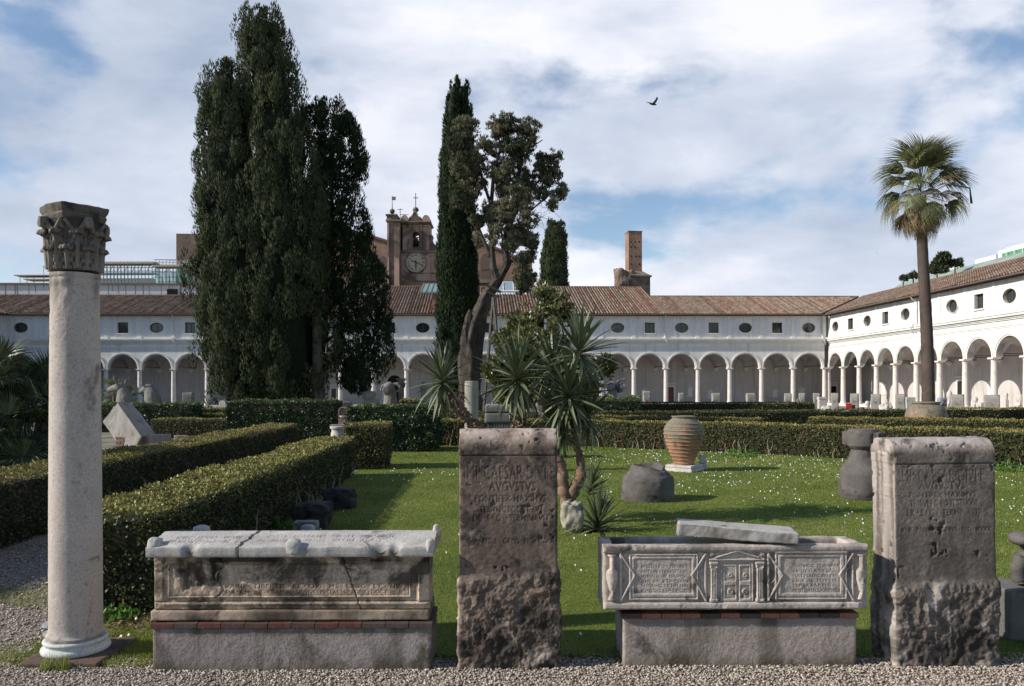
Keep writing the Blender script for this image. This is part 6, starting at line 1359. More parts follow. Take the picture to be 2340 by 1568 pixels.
def relief_front(parent, x0, x1, z0, z1, y, res, hf, wf, regions, mat, depth=0.06, bodyname='front'):
    nx, nz = int((x1-x0)/res), int((z1-z0)/res); xs = np.linspace(x0, x1, nx+1); zs = np.linspace(z0, z1, nz+1); X, Z = np.meshgrid(xs, zs); x, z = X.ravel(), Z.ravel()
    h = hf(x, z); w = wf(x, z, h)
    ed = np.minimum.reduce([x-x0, x1-x, z-z0, z1-z]); rnd = 0.012*(1-np.clip(ed/0.014, 0, 1))**2; h = h-rnd
    jit = 0.003*fbm(np.stack([z*0, z*9, x*9], 1), 1, 3, 8); xx = x+np.where((x == x0) | (x == x1), jit, 0); zz = z+np.where((z == z0) | (z == z1), jit, 0)
    P = np.stack([xx, y-h, zz], 1)
    fx = 0.5*(X[:-1, :-1]+X[1:, 1:]).ravel(); fz = 0.5*(Z[:-1, :-1]+Z[1:, 1:]).ravel(); idx = np.arange((nx+1)*(nz+1)).reshape(nz+1, nx+1)
    Q = np.stack([idx[:-1, :-1], idx[:-1, 1:], idx[1:, 1:], idx[1:, :-1]], -1).reshape(-1, 4); own = np.zeros(len(Q), int)-1
    for i, (nm, rs) in enumerate(regions):
        for (a, b, c, d) in ((rs,) if not isinstance(rs, list) else rs): own[(fx > a) & (fx < b) & (fz > c) & (fz < d)] = i
    def emit(nm, q, extra=None):
        u, inv = np.unique(q, return_inverse=True); inv = inv.reshape(q.shape); V = P[u]; ww = w[u]; Fc = [inv]
        if extra is not None:
            ring = np.concatenate([idx[0, :], idx[1:, -1], idx[-1, -2::-1], idx[-2:0:-1, 0]]); m = len(ring); pos = np.searchsorted(u, ring); b = len(V); bk = P[ring].copy(); bk[:, 1] = y+depth; V = np.concatenate([V, bk]); ww = np.concatenate([ww, w[ring]])
            i = np.arange(m); j = (i+1) % m; Fc.append(np.stack([pos[i], b+i, b+j, pos[j]], 1))
        o = npmesh(nm, V, Fc, mat, parent, smooth=True); a = o.data.attributes.new('wear', 'FLOAT', 'POINT'); a.data.foreach_set('value', np.clip(ww, 0, 1).astype(np.float32)); return o
    emit(bodyname, Q[own == -1], True)
    for i, (nm, rs) in enumerate(regions):
        if (own == i).any(): emit(nm, Q[own == i])
def box_s(x, a, b, soft): return 1/(1+np.exp(-(x-a)/soft))*1/(1+np.exp((x-b)/soft))
def rect(x, z, a, b, c, d, s=0.0015): return box_s(x, a, b, s)*box_s(z, c, d, s)
def segd(x, z, p, q): 
    p = np.array(p); q = np.array(q); d = q-p; t = np.clip(((x-p[0])*d[0]+(z-p[1])*d[1])/(d@d), 0, 1); return np.hypot(x-p[0]-t*d[0], z-p[1]-t*d[1])

def render_base(label, x0, x1, y0, y1, zt, mat, seed, nb):
    cx = (x0+x1)/2; e = empty('masonry_base', (cx, (y0+y1)/2, 0), label, 'plinth', 'rendered bases under the chests')
    def disp(P, N): return 0.0018*fbm(P+seed, 4, 4, seed)+0.0018*fbm(P, 34, 3, seed+1), np.clip((0.11-P[:, 2])/0.10+fbm(P, 6, 4, seed+7)*0.8, 0, 1)*0.6+0.6*np.clip((fbm(P*np.array([1, 1, 0.3]), 5, 5, seed+9)-0.14)*4, 0, 1)+0.5*np.clip((P[:, 2]-zt+0.035)/0.02, 0, 1)*np.clip(fbm(P, 9, 3, seed+3)+0.7, 0, 1)  # stained foot and streaks, plus painted shade in a band below the bricks
    block('rendered_body', (x1-x0, y1-y0, zt+0.025), 0.012, mat, e, rr=(0.012, 0.006), disp=disp, zbase=-0.02)
    # course of bricks on edge round the top
    w = (x1-x0+0.02)/nb; dpt = 0.13; prs = []
    random.seed(seed)
    for k in range(3):
        def dd(P, N, k=k): return 0.0018*fbm(P*1.0+k*9, 30, 3, k), np.zeros(len(P))
        prs.append(block('brick', (w-0.0035, dpt, 0.030), 0.014, None, e, rr=(0.0025, 0.0025), disp=dd)); prs[-1].data.set_sharp_from_angle(angle=math.radians(30))
    hy = (y1-y0)/2; hx = (x1-x0)/2
    for r in range(int(round((y1-y0)/(dpt+0.006)))):
        for i in range(nb):
            me = prs[(i+r) % 3].data; o = bpy.data.objects.new('brick', me); link(o, e)
            if not me.materials: me.materials.append(M_BRK[0])
            o.material_slots[0].link = 'OBJECT'; o.material_slots[0].material = random.choice(M_BRK[:3] if seed != 3 else (M_BRK[0], M_BRK[1], M_BRK[3], M_BRK[3], M_BRK[2]))
            o.location = (-hx-0.01+w*(i+0.5), -hy-0.014+dpt/2+r*(dpt+0.006), zt+0.006+random.uniform(-0.0015, 0.0015)); o.rotation_euler = (0, random.uniform(-0.006, 0.006), random.uniform(-0.01, 0.01))
    for p in prs: bpy.data.objects.remove(p)
    return e
BX0, BX1 = -2.303, -0.523
render_base('grey rendered masonry base under the chest with the long lid', BX0, BX1, 5.08, 5.08+0.405, 0.272, M_BASE1, 2, 12)
CX0, CX1 = 0.715, 2.222
render_base('browner rendered base under the chest with carved doors', CX0, CX1, 5.135, 5.135+0.405, 0.312, M_BASE2, 3, 12)

def chest1():
    x0, x1 = ax(349.5, 1330, 5.12), ax(980, 1330, 5.12); cx = (x0+x1)/2; yf = 5.12; w = x1-x0
    e = empty('sarcophagus', (cx, yf, 0), 'long stained marble chest with framed Latin inscription, left of the middle stone', 'sarcophagus', 'marble sarcophagi')
    S_ = yf/F
    def X(v): return (v-CX)*S_-cx
    def Z(v): return EYE-(v-1.6-HY)*S_
    zt, zb, zm = Z(1269), Z(1417), Z(1394)
    mk = Mask(-w/2, w/2, zm, zt)
    mk.text('VDIVS · AVG · L · PARDALAS · VIX', X(731), Z(1306), 0.040, X(915)-X(535)); mk.text('ELIVIR ·  PVDEN   TVRAN · TI·V', X(680), Z(1324), 0.030, X(830)-X(545)); mk.text('VARIA · LIBERTIS · ET · QVI · ME · LEGIS · ET · TIBI', X(715), Z(1341), 0.032, X(915)-X(510)); mk.text('BENE · IVNIORIS · CORPORI · SIDVIVS · PECLAS · IVNIORIS · DOCTOR', X(705), Z(1354), 0.022, X(905)-X(510)); mk.blur(1)
    a, b, c, d = X(383), X(938), Z(1366), Z(1290)
    def hf(x, z):
        Q = np.stack([x, z, x*0+1.3], 1); h = 0.004*fbm(Q, 6, 4, 3)+0.0035*fbm(Q, 34, 3, 4)
        o = rect(x, z, X(372), X(950), Z(1374), Z(1281)); h = h-0.012*o          # recessed field
        h = h+0.012*(rect(x, z, a, b, c, d)-0)                                    # tablet
        h = h+0.007*(rect(x, z, a, b, c, d)-rect(x, z, a+0.009, b-0.009, c+0.009, d-0.009))-0.004*(rect(x, z, a+0.009, b-0.009, c+0.009, d-0.009)-rect(x, z, a+0.016, b-0.016, c+0.016, d-0.016))
        h = h+0.010*box_s(z, Z(1383), Z(1377), 0.002)*(x > X(372))-0.008*box_s(z, Z(1377), Z(1374), 0.0015)+0.012*box_s(x, X(955), X(959), 0.0015)*(z > Z(1376))
        h = h-0.0035*mk.get(x, z)
        # bite out of the stone and cracks
        q = np.hypot((x-X(450))/0.20, (z-Z(1316))/0.12)+0.75*fbm(Q, 11, 5, 9); hole = np.clip((0.75-q)*3, 0, 1); h = h-0.030*hole*(0.7+0.6*fbm(Q, 25, 4, 5))
        cr = np.abs(x-(X(497)+0.03*np.sin(z*40)+0.02*fbm(Q, 20, 3, 6))); h = h-0.016*np.exp(-(cr/0.006)**2)*(z > Z(1368))
        cr2 = np.abs(x-(X(790)+(Z(1300)-z)*0.35+0.012*fbm(Q, 22, 3, 7))); h = h-0.010*np.exp(-(cr2/0.004)**2)
        top = np.clip((z-Z(1288))/0.02, 0, 1)*np.clip(fbm(Q, 6, 4, 12)*2.2+0.1, 0, 1); h = h-0.016*top
        low = box_s(z, zm-1, Z(1381), 0.004)*np.clip(fbm(Q, 8, 3, 15)*2.5+0.2, 0, 1); return h-0.010*low
    def wf(x, z, h):
        Q = np.stack([x, z, x*0+1.3], 1); q = np.hypot((x-X(450))/0.20, (z-Z(1316))/0.12)+0.75*fbm(Q, 11, 5, 9); hole = np.clip((0.75-q)*3, 0, 1)*np.clip(0.8+fbm(Q, 14, 3, 2), 0, 1)
        tp = np.clip((z-Z(1289))/0.015, 0, 1)*np.clip(fbm(Q, 5, 4, 12)*2+0.5, 0, 0.9)+np.clip((fbm(Q*np.array([1,0.6,1]), 6, 5, 51)-0.12)*3.5, 0, 0.75)*np.clip(1.2-(x-X(349))/0.9, 0.15, 1); cr2 = np.abs(x-(X(790)+(Z(1300)-z)*0.35+0.012*fbm(Q, 22, 3, 7)))
        return 0.28*mk.get(x, z)+0.85*hole+tp+0.8*np.exp(-(cr2/0.005)**2)+0.7*np.exp(-((z-Z(1375))/0.003)**2)+0.6*np.clip(fbm(Q, 12, 5, 30)*3-0.35, 0, 1)
    relief_front(e, X(349.5), X(980), zm, zt, 0.0, 0.0034, hf, wf, [('inscription_panel', (a, b, c, d))], M_CHEST1, bodyname='front_face')
    def disp(P, N): return 0.004*fbm(P, 5, 4, 2)+0.0015*fbm(P, 30, 3, 4), np.clip(fbm(P, 5, 4, 19)*1.5, 0, 0.7)
    block('body', (w-0.006, 0.30, zt-zm-0.003), 0.013, M_CHEST1, e, rr=(0.01, 0.006), disp=disp, zbase=zm+0.001).location = (0, 0.03+0.15, 0)
    def disp2(P, N): return 0.005*fbm(P, 5, 4, 22)+0.002*fbm(P, 30, 3, 24), np.clip(0.42+fbm(P, 5, 4, 29), 0.1, 0.9)
    block('foot_slab', (w+0.012, 0.37, zm-zb), 0.009, M_CHEST1, e, rr=(0.008, 0.008), disp=disp2, zbase=zb).location = (-0.004, 0.17, 0)
    for sx in (-0.6, 0.6): block('support', (0.12, 0.2, zb-0.306), 0.03, M_BASE1, e, zbase=0.306).location = (sx, 0.2, 0)
    # lid in two broken pieces
    l = bpy.data.objects.new('lid', None); link(l, e); l.location = (0, 5.05-yf, 0); l['label'] = 'pale gabled lid broken in two'
    Sl = 5.05/F
    def XL(v): return (v-CX)*Sl-cx
    ztop = 0.800; z0 = zt+0.0015; dpt = 0.56; LX0, LX1 = XL(332), XL(988); crack = 0.0
    lm = Mask(LX0, LX1, 0, 0.3)
    lm.text('OMV · SOVAR · MEVM', XL(455), 0.17, 0.055, 0.42); lm.text('VAXAWVSOVXIVM · S', XL(450), 0.10, 0.055, 0.46); lm.text('VIVS · L · SOCRATES · SIBI · ET · SVIS · FECIT', XL(740), 0.19, 0.05, 0.85); lm.text('IN · FRONTE · PEDES · XII · IN · AGRO', XL(720), 0.11, 0.05, 0.8); lm.blur(1)
    nsx = 300; nsy = 60
    for piece in (0, 1):
        V = []; 
        xs = np.linspace(0, 1, nsx if piece else nsx//2); ts = np.linspace(0, 1, nsy)
        A, T = np.meshgrid(xs, ts); A = A.ravel(); T = T.ravel()
        # break line slants to the right going back
        def brk(t): return XL(536)+0.10*t+0.006*np.sin(t*31)+0.004*np.sin(t*77)
        xa = (LX0+0.0*T) if piece == 0 else brk(T)+0.026; xb = brk(T) if piece == 0 else LX1+0*T; x = xa+(xb-xa)*A; y = T*dpt
        ridge = 0.28; z = ztop+0.052*np.where(y < ridge, y/ridge, 1-(y-ridge)/(dpt-ridge)*0.9); Q = np.stack([x, y, z], 1)
        n1 = 0.004*fbm(Q, 7, 4, 41)+0.002*fbm(Q, 35, 3, 42); t_ = lm.get(x, y); z = z+n1-0.0035*t_
        chip = np.zeros(len(x))
        for px, r in ((432, 0.035), (868, 0.05), (900, 0.03)): chip += np.exp(-(((x-XL(px))/r)**2+(y/0.05)**2))
        z = z-0.045*np.clip(chip, 0, 1); fl = 1-0.018*np.clip(chip, 0, 1)
        yy = y+np.where(T < 0.001, 0.02*np.clip(chip, 0, 1)+0.004*fbm(Q, 12, 2, 43), 0); wr = 0.5*t_+0.8*np.clip(chip*1.2-0.1, 0, 1)+0.3*np.clip(fbm(Q, 6, 4, 44)*2-0.3, 0, 1)
        top = np.stack([x, yy, z], 1); m = len(xs); bot = top.copy(); bot[:, 2] = z0+np.where((T > 0.02), 0.0, 0.0)+0*bot[:, 2]
        n = len(top); idx = np.arange(n).reshape(nsy, m); q = np.stack([idx[:-1, :-1], idx[:-1, 1:], idx[1:, 1:], idx[1:, :-1]], -1).reshape(-1, 4)
        ring = np.concatenate([idx[0, :], idx[1:, -1], idx[-1, -2::-1], idx[-2:0:-1, 0]]); r = len(ring)
        rings = [top[ring]]; 
        for f in (0.12, 0.35, 0.65, 0.9, 1.0):
            p = top[ring].copy(); p[:, 2] = p[:, 2]*(1-f)+z0*f; jj = 0.003*fbm(p, 14, 3, 45); fr = (ring < m); p[:, 1] += np.where(fr, -0.004*(0.1 < f < 0.95)+jj, jj); rings.append(p)
        V = np.concatenate([top]+rings[1:]); pos = ring; Fc = [q]
        prev = pos
        for k in range(5):
            cur = n+k*r+np.arange(r); i = np.arange(r); j = (i+1) % r; Fc.append(np.stack([prev[i], cur[i], cur[j], prev[j]], 1)); prev = cur
        bi = len(V); V = np.concatenate([V, [[V[prev][:, 0].mean(), dpt/2, z0]]]); 
        o = npmesh('lid_piece', V, [np.concatenate(Fc), np.stack([prev, np.roll(prev, -1), np.full(r, bi)], 1)[:, ::-1]], M_LID, l, smooth=True)
        wv = np.zeros(len(V)); wv[:n] = wr; rr_ = wr[ring]
        for k in range(5): wv[n+k*r:n+(k+1)*r] = rr_*0.8+0.1+0.35*np.clip(fbm(V[n+k*r:n+(k+1)*r], 9, 3, 46)*2, 0, 1)
        a_ = o.data.attributes.new('wear', 'FLOAT', 'POINT'); a_.data.foreach_set('value', np.clip(wv, 0, 1).astype(np.float32)); o.data.set_sharp_from_angle(angle=math.radians(50))
    def acro(x, y, z, w_, h_, d_, seed): o = rough_rock('corner_knob', (w_, d_, h_), seed, M_LID, l, amp=0.07, res=10, boxy=0.3); o.location = (x, y, z)
    acro(XL(345), 0.055, 0.80, 0.085, 0.115, 0.11, 3); acro(XL(668), 0.02, 0.80, 0.10, 0.105, 0.09, 4); acro(XL(981), 0.03, 0.80, 0.06, 0.09, 0.09, 5)
    acro(LX0+0.16, 0.50, 0.80, 0.13, 0.115, 0.09, 6); acro(LX1-0.005, 0.30, 0.845, 0.05, 0.095, 0.08, 7)
chest1()

def chest2():
    yf = 5.085; S_ = yf/F; x0, x1 = ax(1379, 1320, yf), ax(1984, 1320, yf); cx = (x0+x1)/2
    e = empty('sarcophagus', (cx, yf, 0), 'open marble trough carved with a double door, urns and framed panels', 'sarcophagus', 'marble sarcophagi')
    def X(c): return (1342.86+c/3.5609-CX)*S_-cx
    def Z(c): return EYE-(1171.43+c/3.5609+1.5-HY)*S_
    w = x1-x0; zt, zb = Z(268), Z(792); mk = Mask(-w/2, w/2, zb, zt)
    for i, (s, cy) in enumerate((('ΚΑΕΣΕΙΝ ΕΥΡΗ ΤΕΡΟΝΟΕ', 440), ('ΛΟΓΟΝ ΕΝ ΒΡΟΤΟΙC', 483), ('ΜΗΗΛΠΕΤΗΓ ΟΛΟΥΟC', 523), ('ΔΗΓ ΕΙCΚΤΑΥΤΟΝ', 562), ('ΕΠΕΙΝΗC ΕΣΤΙΝ ΝΙΝ', 600), ('ΚΛΕΟC ΠΑΤΡΟC', 638))): mk.text(s, X(625), Z(cy), 0.019, 0.30); 
    for i, (s, cy) in enumerate((('ΛΟΥΚΙΟC ΤΟΙC ΘΑ', 440), ('ΚΑΙ ΟΥ ΤΟΝ CΕ ΒΙΟΝ', 483), ('ΠΑΤΡΙΔΟC ΕΝ ΓΗ', 523), ('ΕΙΜΙ ΔΕ ΤΟΥΤΟ', 562), ('CΩΜΑ ΚΑΛΥΠΤΕΙ', 600), ('ΜΝΗΜΗC ΧΑΡΙΝ', 638))): mk.text(s, X(1850), Z(cy), 0.017, 0.28)
    mk.blur(1)
    def urn(x, z, c, s=1.0):
        v = (Z(345)-z)/S_*3.5609*1.0; t = (Z(345)-z)/(Z(345)-Z(715)); prof = np.interp(t, [0,0.03,0.05,0.3,0.36,0.42,0.55,0.8,0.84,0.92,1.0], [36,36,22,20,44,50,48,22,12,26,40])*s
        d = np.abs(x-X(c))/(prof/3.5609*S_); return np.where((t > 0) & (t < 1), np.sqrt(np.clip(1-d*d, 0, 1)), 0)
    def R(x, z, a, b, c, d, s=0.0013): return rect(x, z, X(a), X(c), Z(d), Z(b), s)
    def bar(x, z, p, q, wpx): d = segd(x, z, (X(p[0]), Z(p[1])), (X(q[0]), Z(q[1]))); return 1/(1+np.exp((d-wpx/3.5609*S_)/0.0009))
    def hf(x, z):
        Q = np.stack([x, z, x*0+2.3], 1); h = -0.026+0*x
        h += 0.026*box_s(z, Z(318), Z(200), 0.003)+0.026*box_s(z, Z(900), Z(735), 0.003)
        h += 0.010*box_s(z, Z(330), Z(318), 0.0015)
        for ox, (a0, b0, a1, b1), (i0, j0, i1, j1) in ((0, (335,338,902,716), (382,385,842,655)), (0, (1525,325,2115,716), (1582,375,2052,655))):
            h += 0.020*R(x, z, a0, b0, a1, b1)-0.007*R(x, z, a0+16, b0+14, a1-16, b1-14)+0.006*R(x, z, a0+28, b0+26, a1-28, b1-26)-0.009*R(x, z, i0-6, j0-6, i1+6, j1+6)+0.003*R(x, z, i0, j0, i1, j1)
        for bx_, tip, dx in ((268, 382, 1), (960, 846, -1), (1472, 1588, 1), (2162, 2052, -1)):
            h += 0.018*R(x, z, bx_-11, 335, bx_+11, 725)*1.0
            k = np.maximum(bar(x, z, (bx_, 342), (tip, 512), 9), bar(x, z, (tip, 512), (bx_, 718), 9)); h = np.maximum(h, -0.026+0.022*k)
            t2 = np.maximum(bar(x, z, (bx_+dx*22, 450), (tip-dx*22, 512), 5), bar(x, z, (tip-dx*22, 512), (bx_+dx*22, 585), 5)); h = np.maximum(h, -0.026+0.012*t2)
        # doorway
        h = np.maximum(h, -0.026+0.014*R(x, z, 1082, 412, 1352, 728)); h -= 0.010*R(x, z, 1098, 424, 1336, 722)
        for a, b in ((1106,1216),(1234,1330)):
            h += 0.009*R(x, z, a, 428, b, 722)
            for c_, d_ in ((445,560),(600,705)): h -= 0.008*R(x, z, a+12, c_, b-12, d_); h += 0.003*R(x, z, a+20, c_+8, b-20, d_-8)
            rg = np.hypot(x-X((a+b)/2), z-Z(648)); h += 0.006*np.exp(-((rg-0.014)/0.004)**2); h += 0.006*np.exp(-((rg)/0.004)**2)
            rg2 = np.hypot(x-X((a+b)/2), z-Z(515)); h += 0.006*np.exp(-((rg2-0.010)/0.004)**2)
        # pilasters
        for a, b in ((1000,1052),(1376,1430)):
            h = np.maximum(h, -0.026+0.022*R(x, z, a, 455, b, 705)); h -= 0.007*R(x, z, a, 470, b, 695)*(0.5+0.5*np.cos((x-X(a))/(X(b)-X(a))*2*pi*4))**2
            h = np.maximum(h, -0.026+0.026*R(x, z, a-12, 402, b+12, 430)); h = np.maximum(h, -0.026+0.024*R(x, z, a-6, 430, b+6, 458)); h -= 0.006*R(x, z, a+6, 436, b-6, 452); h = np.maximum(h, -0.026+0.025*R(x, z, a-10, 703, b+10, 732))
        # entablature and pediment
        h = np.maximum(h, -0.026+0.022*R(x, z, 985, 380, 1447, 396)); h = np.maximum(h, -0.026+0.015*R(x, z, 990, 372, 1440, 382))
        tri = ((z-Z(374)) < (Z(318)-Z(374))*(1-np.abs(x-X(1215))/(X(1390)-X(1215)))) & (z > Z(374)); h = np.maximum(h, np.where(tri, -0.014, -1))
        k = np.maximum(bar(x, z, (1040, 370), (1215, 316), 7), bar(x, z, (1215, 316), (1392, 370), 7)); h = np.maximum(h, -0.026+0.024*k)
        for c_ in (1012, 1420): h = np.maximum(h, -0.026+0.022*np.clip(1.3-np.hypot((x-X(c_))/0.022, (z-Z(348))/0.026), 0, 1)*(0.75+0.25*np.cos(np.arctan2(z-Z(375), x-X(c_))*14)))
        for c_ in (198, 2232): h = np.maximum(h, -0.026+0.034*urn(x, z, c_)); 
        h = h-0.0028*mk.get(x, z)+0.0032*fbm(Q, 9, 4, 3)+0.0022*fbm(Q, 38, 3, 4)
        br = np.clip((np.hypot((x-X(2290))/0.07, (z-Z(740))/0.09)*-1+1.0)+0.3*fbm(Q, 15, 3, 7), 0, 1); h = h-0.03*br
        nib = np.clip(fbm(Q, 12, 4, 17)-0.28, 0, 1)*0.02; return h-nib
    def wf(x, z, h):
        Q = np.stack([x, z, x*0+2.3], 1); return 0.22*mk.get(x, z)+np.clip((-0.012-h)*22, 0, 0.5)+0.5*np.clip(fbm(Q, 5, 4, 33)*2-0.1, 0, 1)*np.clip((z-Z(600))/0.1+0.3, 0.2, 1)
    Rg = lambda a, b, c, d: (X(a), X(c), Z(d), Z(b))
    relief_front(e, X(128), X(2288), zb, zt, 0.0, 0.0027, hf, wf, [('inscription_panel', Rg(335,338,902,716)), ('inscription_panel', Rg(1525,325,2115,716)), ('carved_urn', Rg(140,338,252,722)), ('carved_urn', Rg(2185,338,2288,722)), ('carved_door', Rg(1082,412,1352,728)), ('pilaster', Rg(985,402,1066,732)), ('pilaster', Rg(1364,402,1446,732)), ('pediment', Rg(985,312,1447,397))], M_CHEST2, bodyname='front_face')
    # hollow trough
    dp = 0.335; t = 0.055; hz = zt-zb
    def dsp(s): return lambda P, N: (0.006*fbm(P+s, 6, 4, s)+0.0022*fbm(P, 34, 3, 4), np.clip(0.25+fbm(P, 6, 4, s+9)*1.2, 0, 0.8))
    def wall(nm, a, b, c, d, s, zz=zb, ztop=zt-0.001):
        o = block(nm, (b-a, d-c, ztop-zz), 0.014, M_CHEST2, e, rr=(0.010, 0.016), disp=dsp(s), zbase=zz); o.location = ((a+b)/2, (c+d)/2, 0); return o
    wall('front_wall', X(128)+0.004, X(2288)-0.004, 0.020, 0.075, 3); wall('rear_wall', -w/2, w/2, dp-t, dp, 4); wall('side_wall', -w/2, -w/2+0.07, 0.06, dp-t+0.01, 5); wall('side_wall', w/2-0.09, w/2-0.002, 0.06, dp-t+0.01, 6)
    wall('trough_floor', -w/2+0.02, w/2-0.02, 0.05, dp-0.01, 7, zb+0.002, zb+0.09)
    for sx in (-0.5, 0.5): block('support', (0.14, 0.2, zb-0.354), 0.03, M_BASE2, e, zbase=0.354).location = (sx, 0.2, 0)
    # broken slab lying across it
    f = empty('slab_fragment', (ax(1682, 1215, 5.22), 5.235, zt+0.008), 'broken pale marble slab lying across the open trough', 'slab')
    def dq(P, N):
        up = N[:, 2] > 0.5; return np.where(up, 0.0025*fbm(P, 10, 3, 2), 0.012*fbm(P, 7, 4, 61)+0.004*fbm(P, 30, 3, 4)), np.where(up, 0.1+0.3*np.clip(fbm(P, 8, 3, 9)*2, 0, 1), 0.55+np.clip(fbm(P, 7, 4, 8), -0.2, 0.35))
    def wp(P): Q = P.copy(); s = np.clip((P[:, 0]+0.38)/0.76, 0, 1); Q[:, 2] = P[:, 2]*(1.05-0.22*s); Q[:, 0] += 0.05*(P[:, 2]-0.05)+0.03*(P[:, 1]); Q[:, 1] = P[:, 1]*(0.82+0.25*s); return Q
    o = block('slab', (0.755, 0.25, 0.082), 0.008, M_LID, f, rr=(0.008, 0.008), disp=dq, warp=wp); o.rotation_euler = (0, 0.045, -0.10); o.location = (0, 0, 0.018)
chest2()

# ---------------------------------------------------------------- tall column with capital
def tall_column():
    cx, cy = -2.966, 5.40
    sl = empty('terracotta_slab', (-2.937, 5.405, 0), 'thin reddish brown square slab under the tall column', 'slab')
    def dd(P, N): return 0.003*fbm(P, 8, 4, 3), np.zeros(len(P))
    block('slab', (0.51, 0.545, 0.05), 0.012, stone('brown_slab', (0.15,0.095,0.075), (0.09,0.06,0.05), stain=(0.04,0.03,0.028), stain_amt=0.4, scale=4, bump=0.6), sl, rr=(0.006, 0.006), disp=dd, zbase=-0.012)
    e = empty('ancient_column', (cx, cy, 0.0), 'tall pale column with dark carved leafy capital at left', 'column')
    m_sh = _addwear(stone('pale_column_shaft', (0.52,0.46,0.41), (0.41,0.355,0.315), stain=(0.22,0.17,0.15), stain_amt=0.12, scale=4.0, bump=0.45, bdist=0.004, warm=(0.50,0.42,0.375), lichen=(0.66,0.62,0.58), lichen_amt=0.15), (0.13,0.115,0.10))
    m_b = stone('white_marble_base', (0.60,0.62,0.60), (0.45,0.47,0.45), stain=(0.2,0.2,0.18), stain_amt=0.15, scale=5, bump=0.3)
    def lat(name, prof, mat, nseg=120, disp=None, sharp=None):
        P = []; m = len(prof)
        for r, z in prof:
            for i in range(nseg): a = 2*pi*i/nseg; P.append((r*math.cos(a), r*math.sin(a), z))
        P = np.array(P); idx = np.arange(m*nseg).reshape(m, nseg); q = np.stack([idx[:-1], np.roll(idx[:-1], -1, 1), np.roll(idx[1:], -1, 1), idx[1:]], -1).reshape(-1, 4); w = np.zeros(len(P))
        if disp: h, w = disp(P); rad = P[:, :2]/np.maximum(np.linalg.norm(P[:, :2], axis=1), 1e-6)[:, None]; P[:, :2] += rad*h[:, None]
        b = len(P); P = np.concatenate([P, [[0, 0, prof[0][1]], [0, 0, prof[-1][1]]]]); i = np.arange(nseg); j = (i+1) % nseg
        o = npmesh(name, P, [q, np.stack([j, i, np.full(nseg, b)], 1), np.stack([idx[-1][i], idx[-1][j], np.full(nseg, b+1)], 1)], mat, e, smooth=True)
        at_ = o.data.attributes.new('wear', 'FLOAT', 'POINT'); at_.data.foreach_set('value', np.clip(np.concatenate([w, [0, 0]]), 0, 1).astype(np.float32)); o.data.set_sharp_from_angle(angle=math.radians(50)); return o
    tor = [(0.228,0.039),(0.238,0.045),(0.242,0.058),(0.238,0.072),(0.226,0.080),(0.218,0.083),(0.212,0.090),(0.214,0.100),(0.220,0.106),(0.226,0.110),(0.228,0.117),(0.224,0.125),(0.214,0.130),(0.20,0.1305)]
    lat('base', tor, m_b)
    z0, z1 = 0.1315, 2.585; n = 230; prof = []
    for i in range(n+1):
        f = i/n; r = 0.186-0.0195*f**1.15+0.003*math.sin(f*pi)
        if f < 0.035: r += 0.026*(1-f/0.035)**2
        if f < 0.012: r = 0.212
        if f > 0.988: r += 0.012
        elif f > 0.965: r += 0.010*math.sin((f-0.965)/0.023*pi)*0.5+0.002
        prof.append((r, z0+(z1-z0)*f))
    def disp(P):
        h = 0.0016*fbm(P, 6, 4, 5)+0.0008*fbm(P, 40, 2, 6); z = P[:, 2]; a = np.arctan2(P[:, 1], P[:, 0]); up = np.clip((z-1.9)/0.6, 0, 1)
        h = h-0.006*np.clip(fbm(P, 12, 4, 7)+0.05, 0, 1)*up*(P[:, 0] < 0.08)*2; pk = np.clip((fbm(P, 42, 3, 8)-0.46)/0.1, 0, 1); h = h-0.0025*pk
        # broken lower edge and crack
        low = np.clip((0.165-z+0.03*fbm(P, 12, 3, 9))/0.02, 0, 1); h = h-0.014*low*np.clip(fbm(P, 14, 3, 10)+0.55, 0, 1)
        cr = np.abs(a-(-0.75+(z-0.13)*1.1+0.06*fbm(P, 14, 3, 12))); ck = np.exp(-(cr/0.016)**2)*np.clip((0.42-z)/0.1, 0, 1); h = h-0.004*ck
        wr = 0.5*pk+low*0.7*np.clip(fbm(P, 10, 3, 13)+0.5, 0, 1)+0.8*ck+np.clip((z-2.32)/0.2, 0, 1)*np.clip(fbm(P*np.array([1,1,0.4]), 9, 4, 14)*1.6+0.28, 0, 0.85)+0.15*np.clip(fbm(P*np.array([1,1,0.15]), 10, 3, 15)*2-0.2, 0, 1)
        return h, wr
    lat('shaft', prof, m_sh, 120, disp)
    mc = _addwear(stone('dark_carved_marble', (0.27,0.235,0.20), (0.15,0.125,0.105), stain=(0.045,0.038,0.033), stain_amt=0.45, scale=8, bump=0.8, bdist=0.004, lichen=(0.33,0.29,0.25), lichen_amt=0.15), (0.03,0.025,0.022))
    def db(P): z = P[:, 2]; return 0.004*fbm(P, 14, 3, 5), np.clip((z-2.80)/0.15, 0, 1)*0.6+0.15
    lat('bell', [(0.155,2.60),(0.160,2.66),(0.162,2.78),(0.168,2.88),(0.180,2.92),(0.19,2.94),(0.18,2.95)], mc, 64, db)
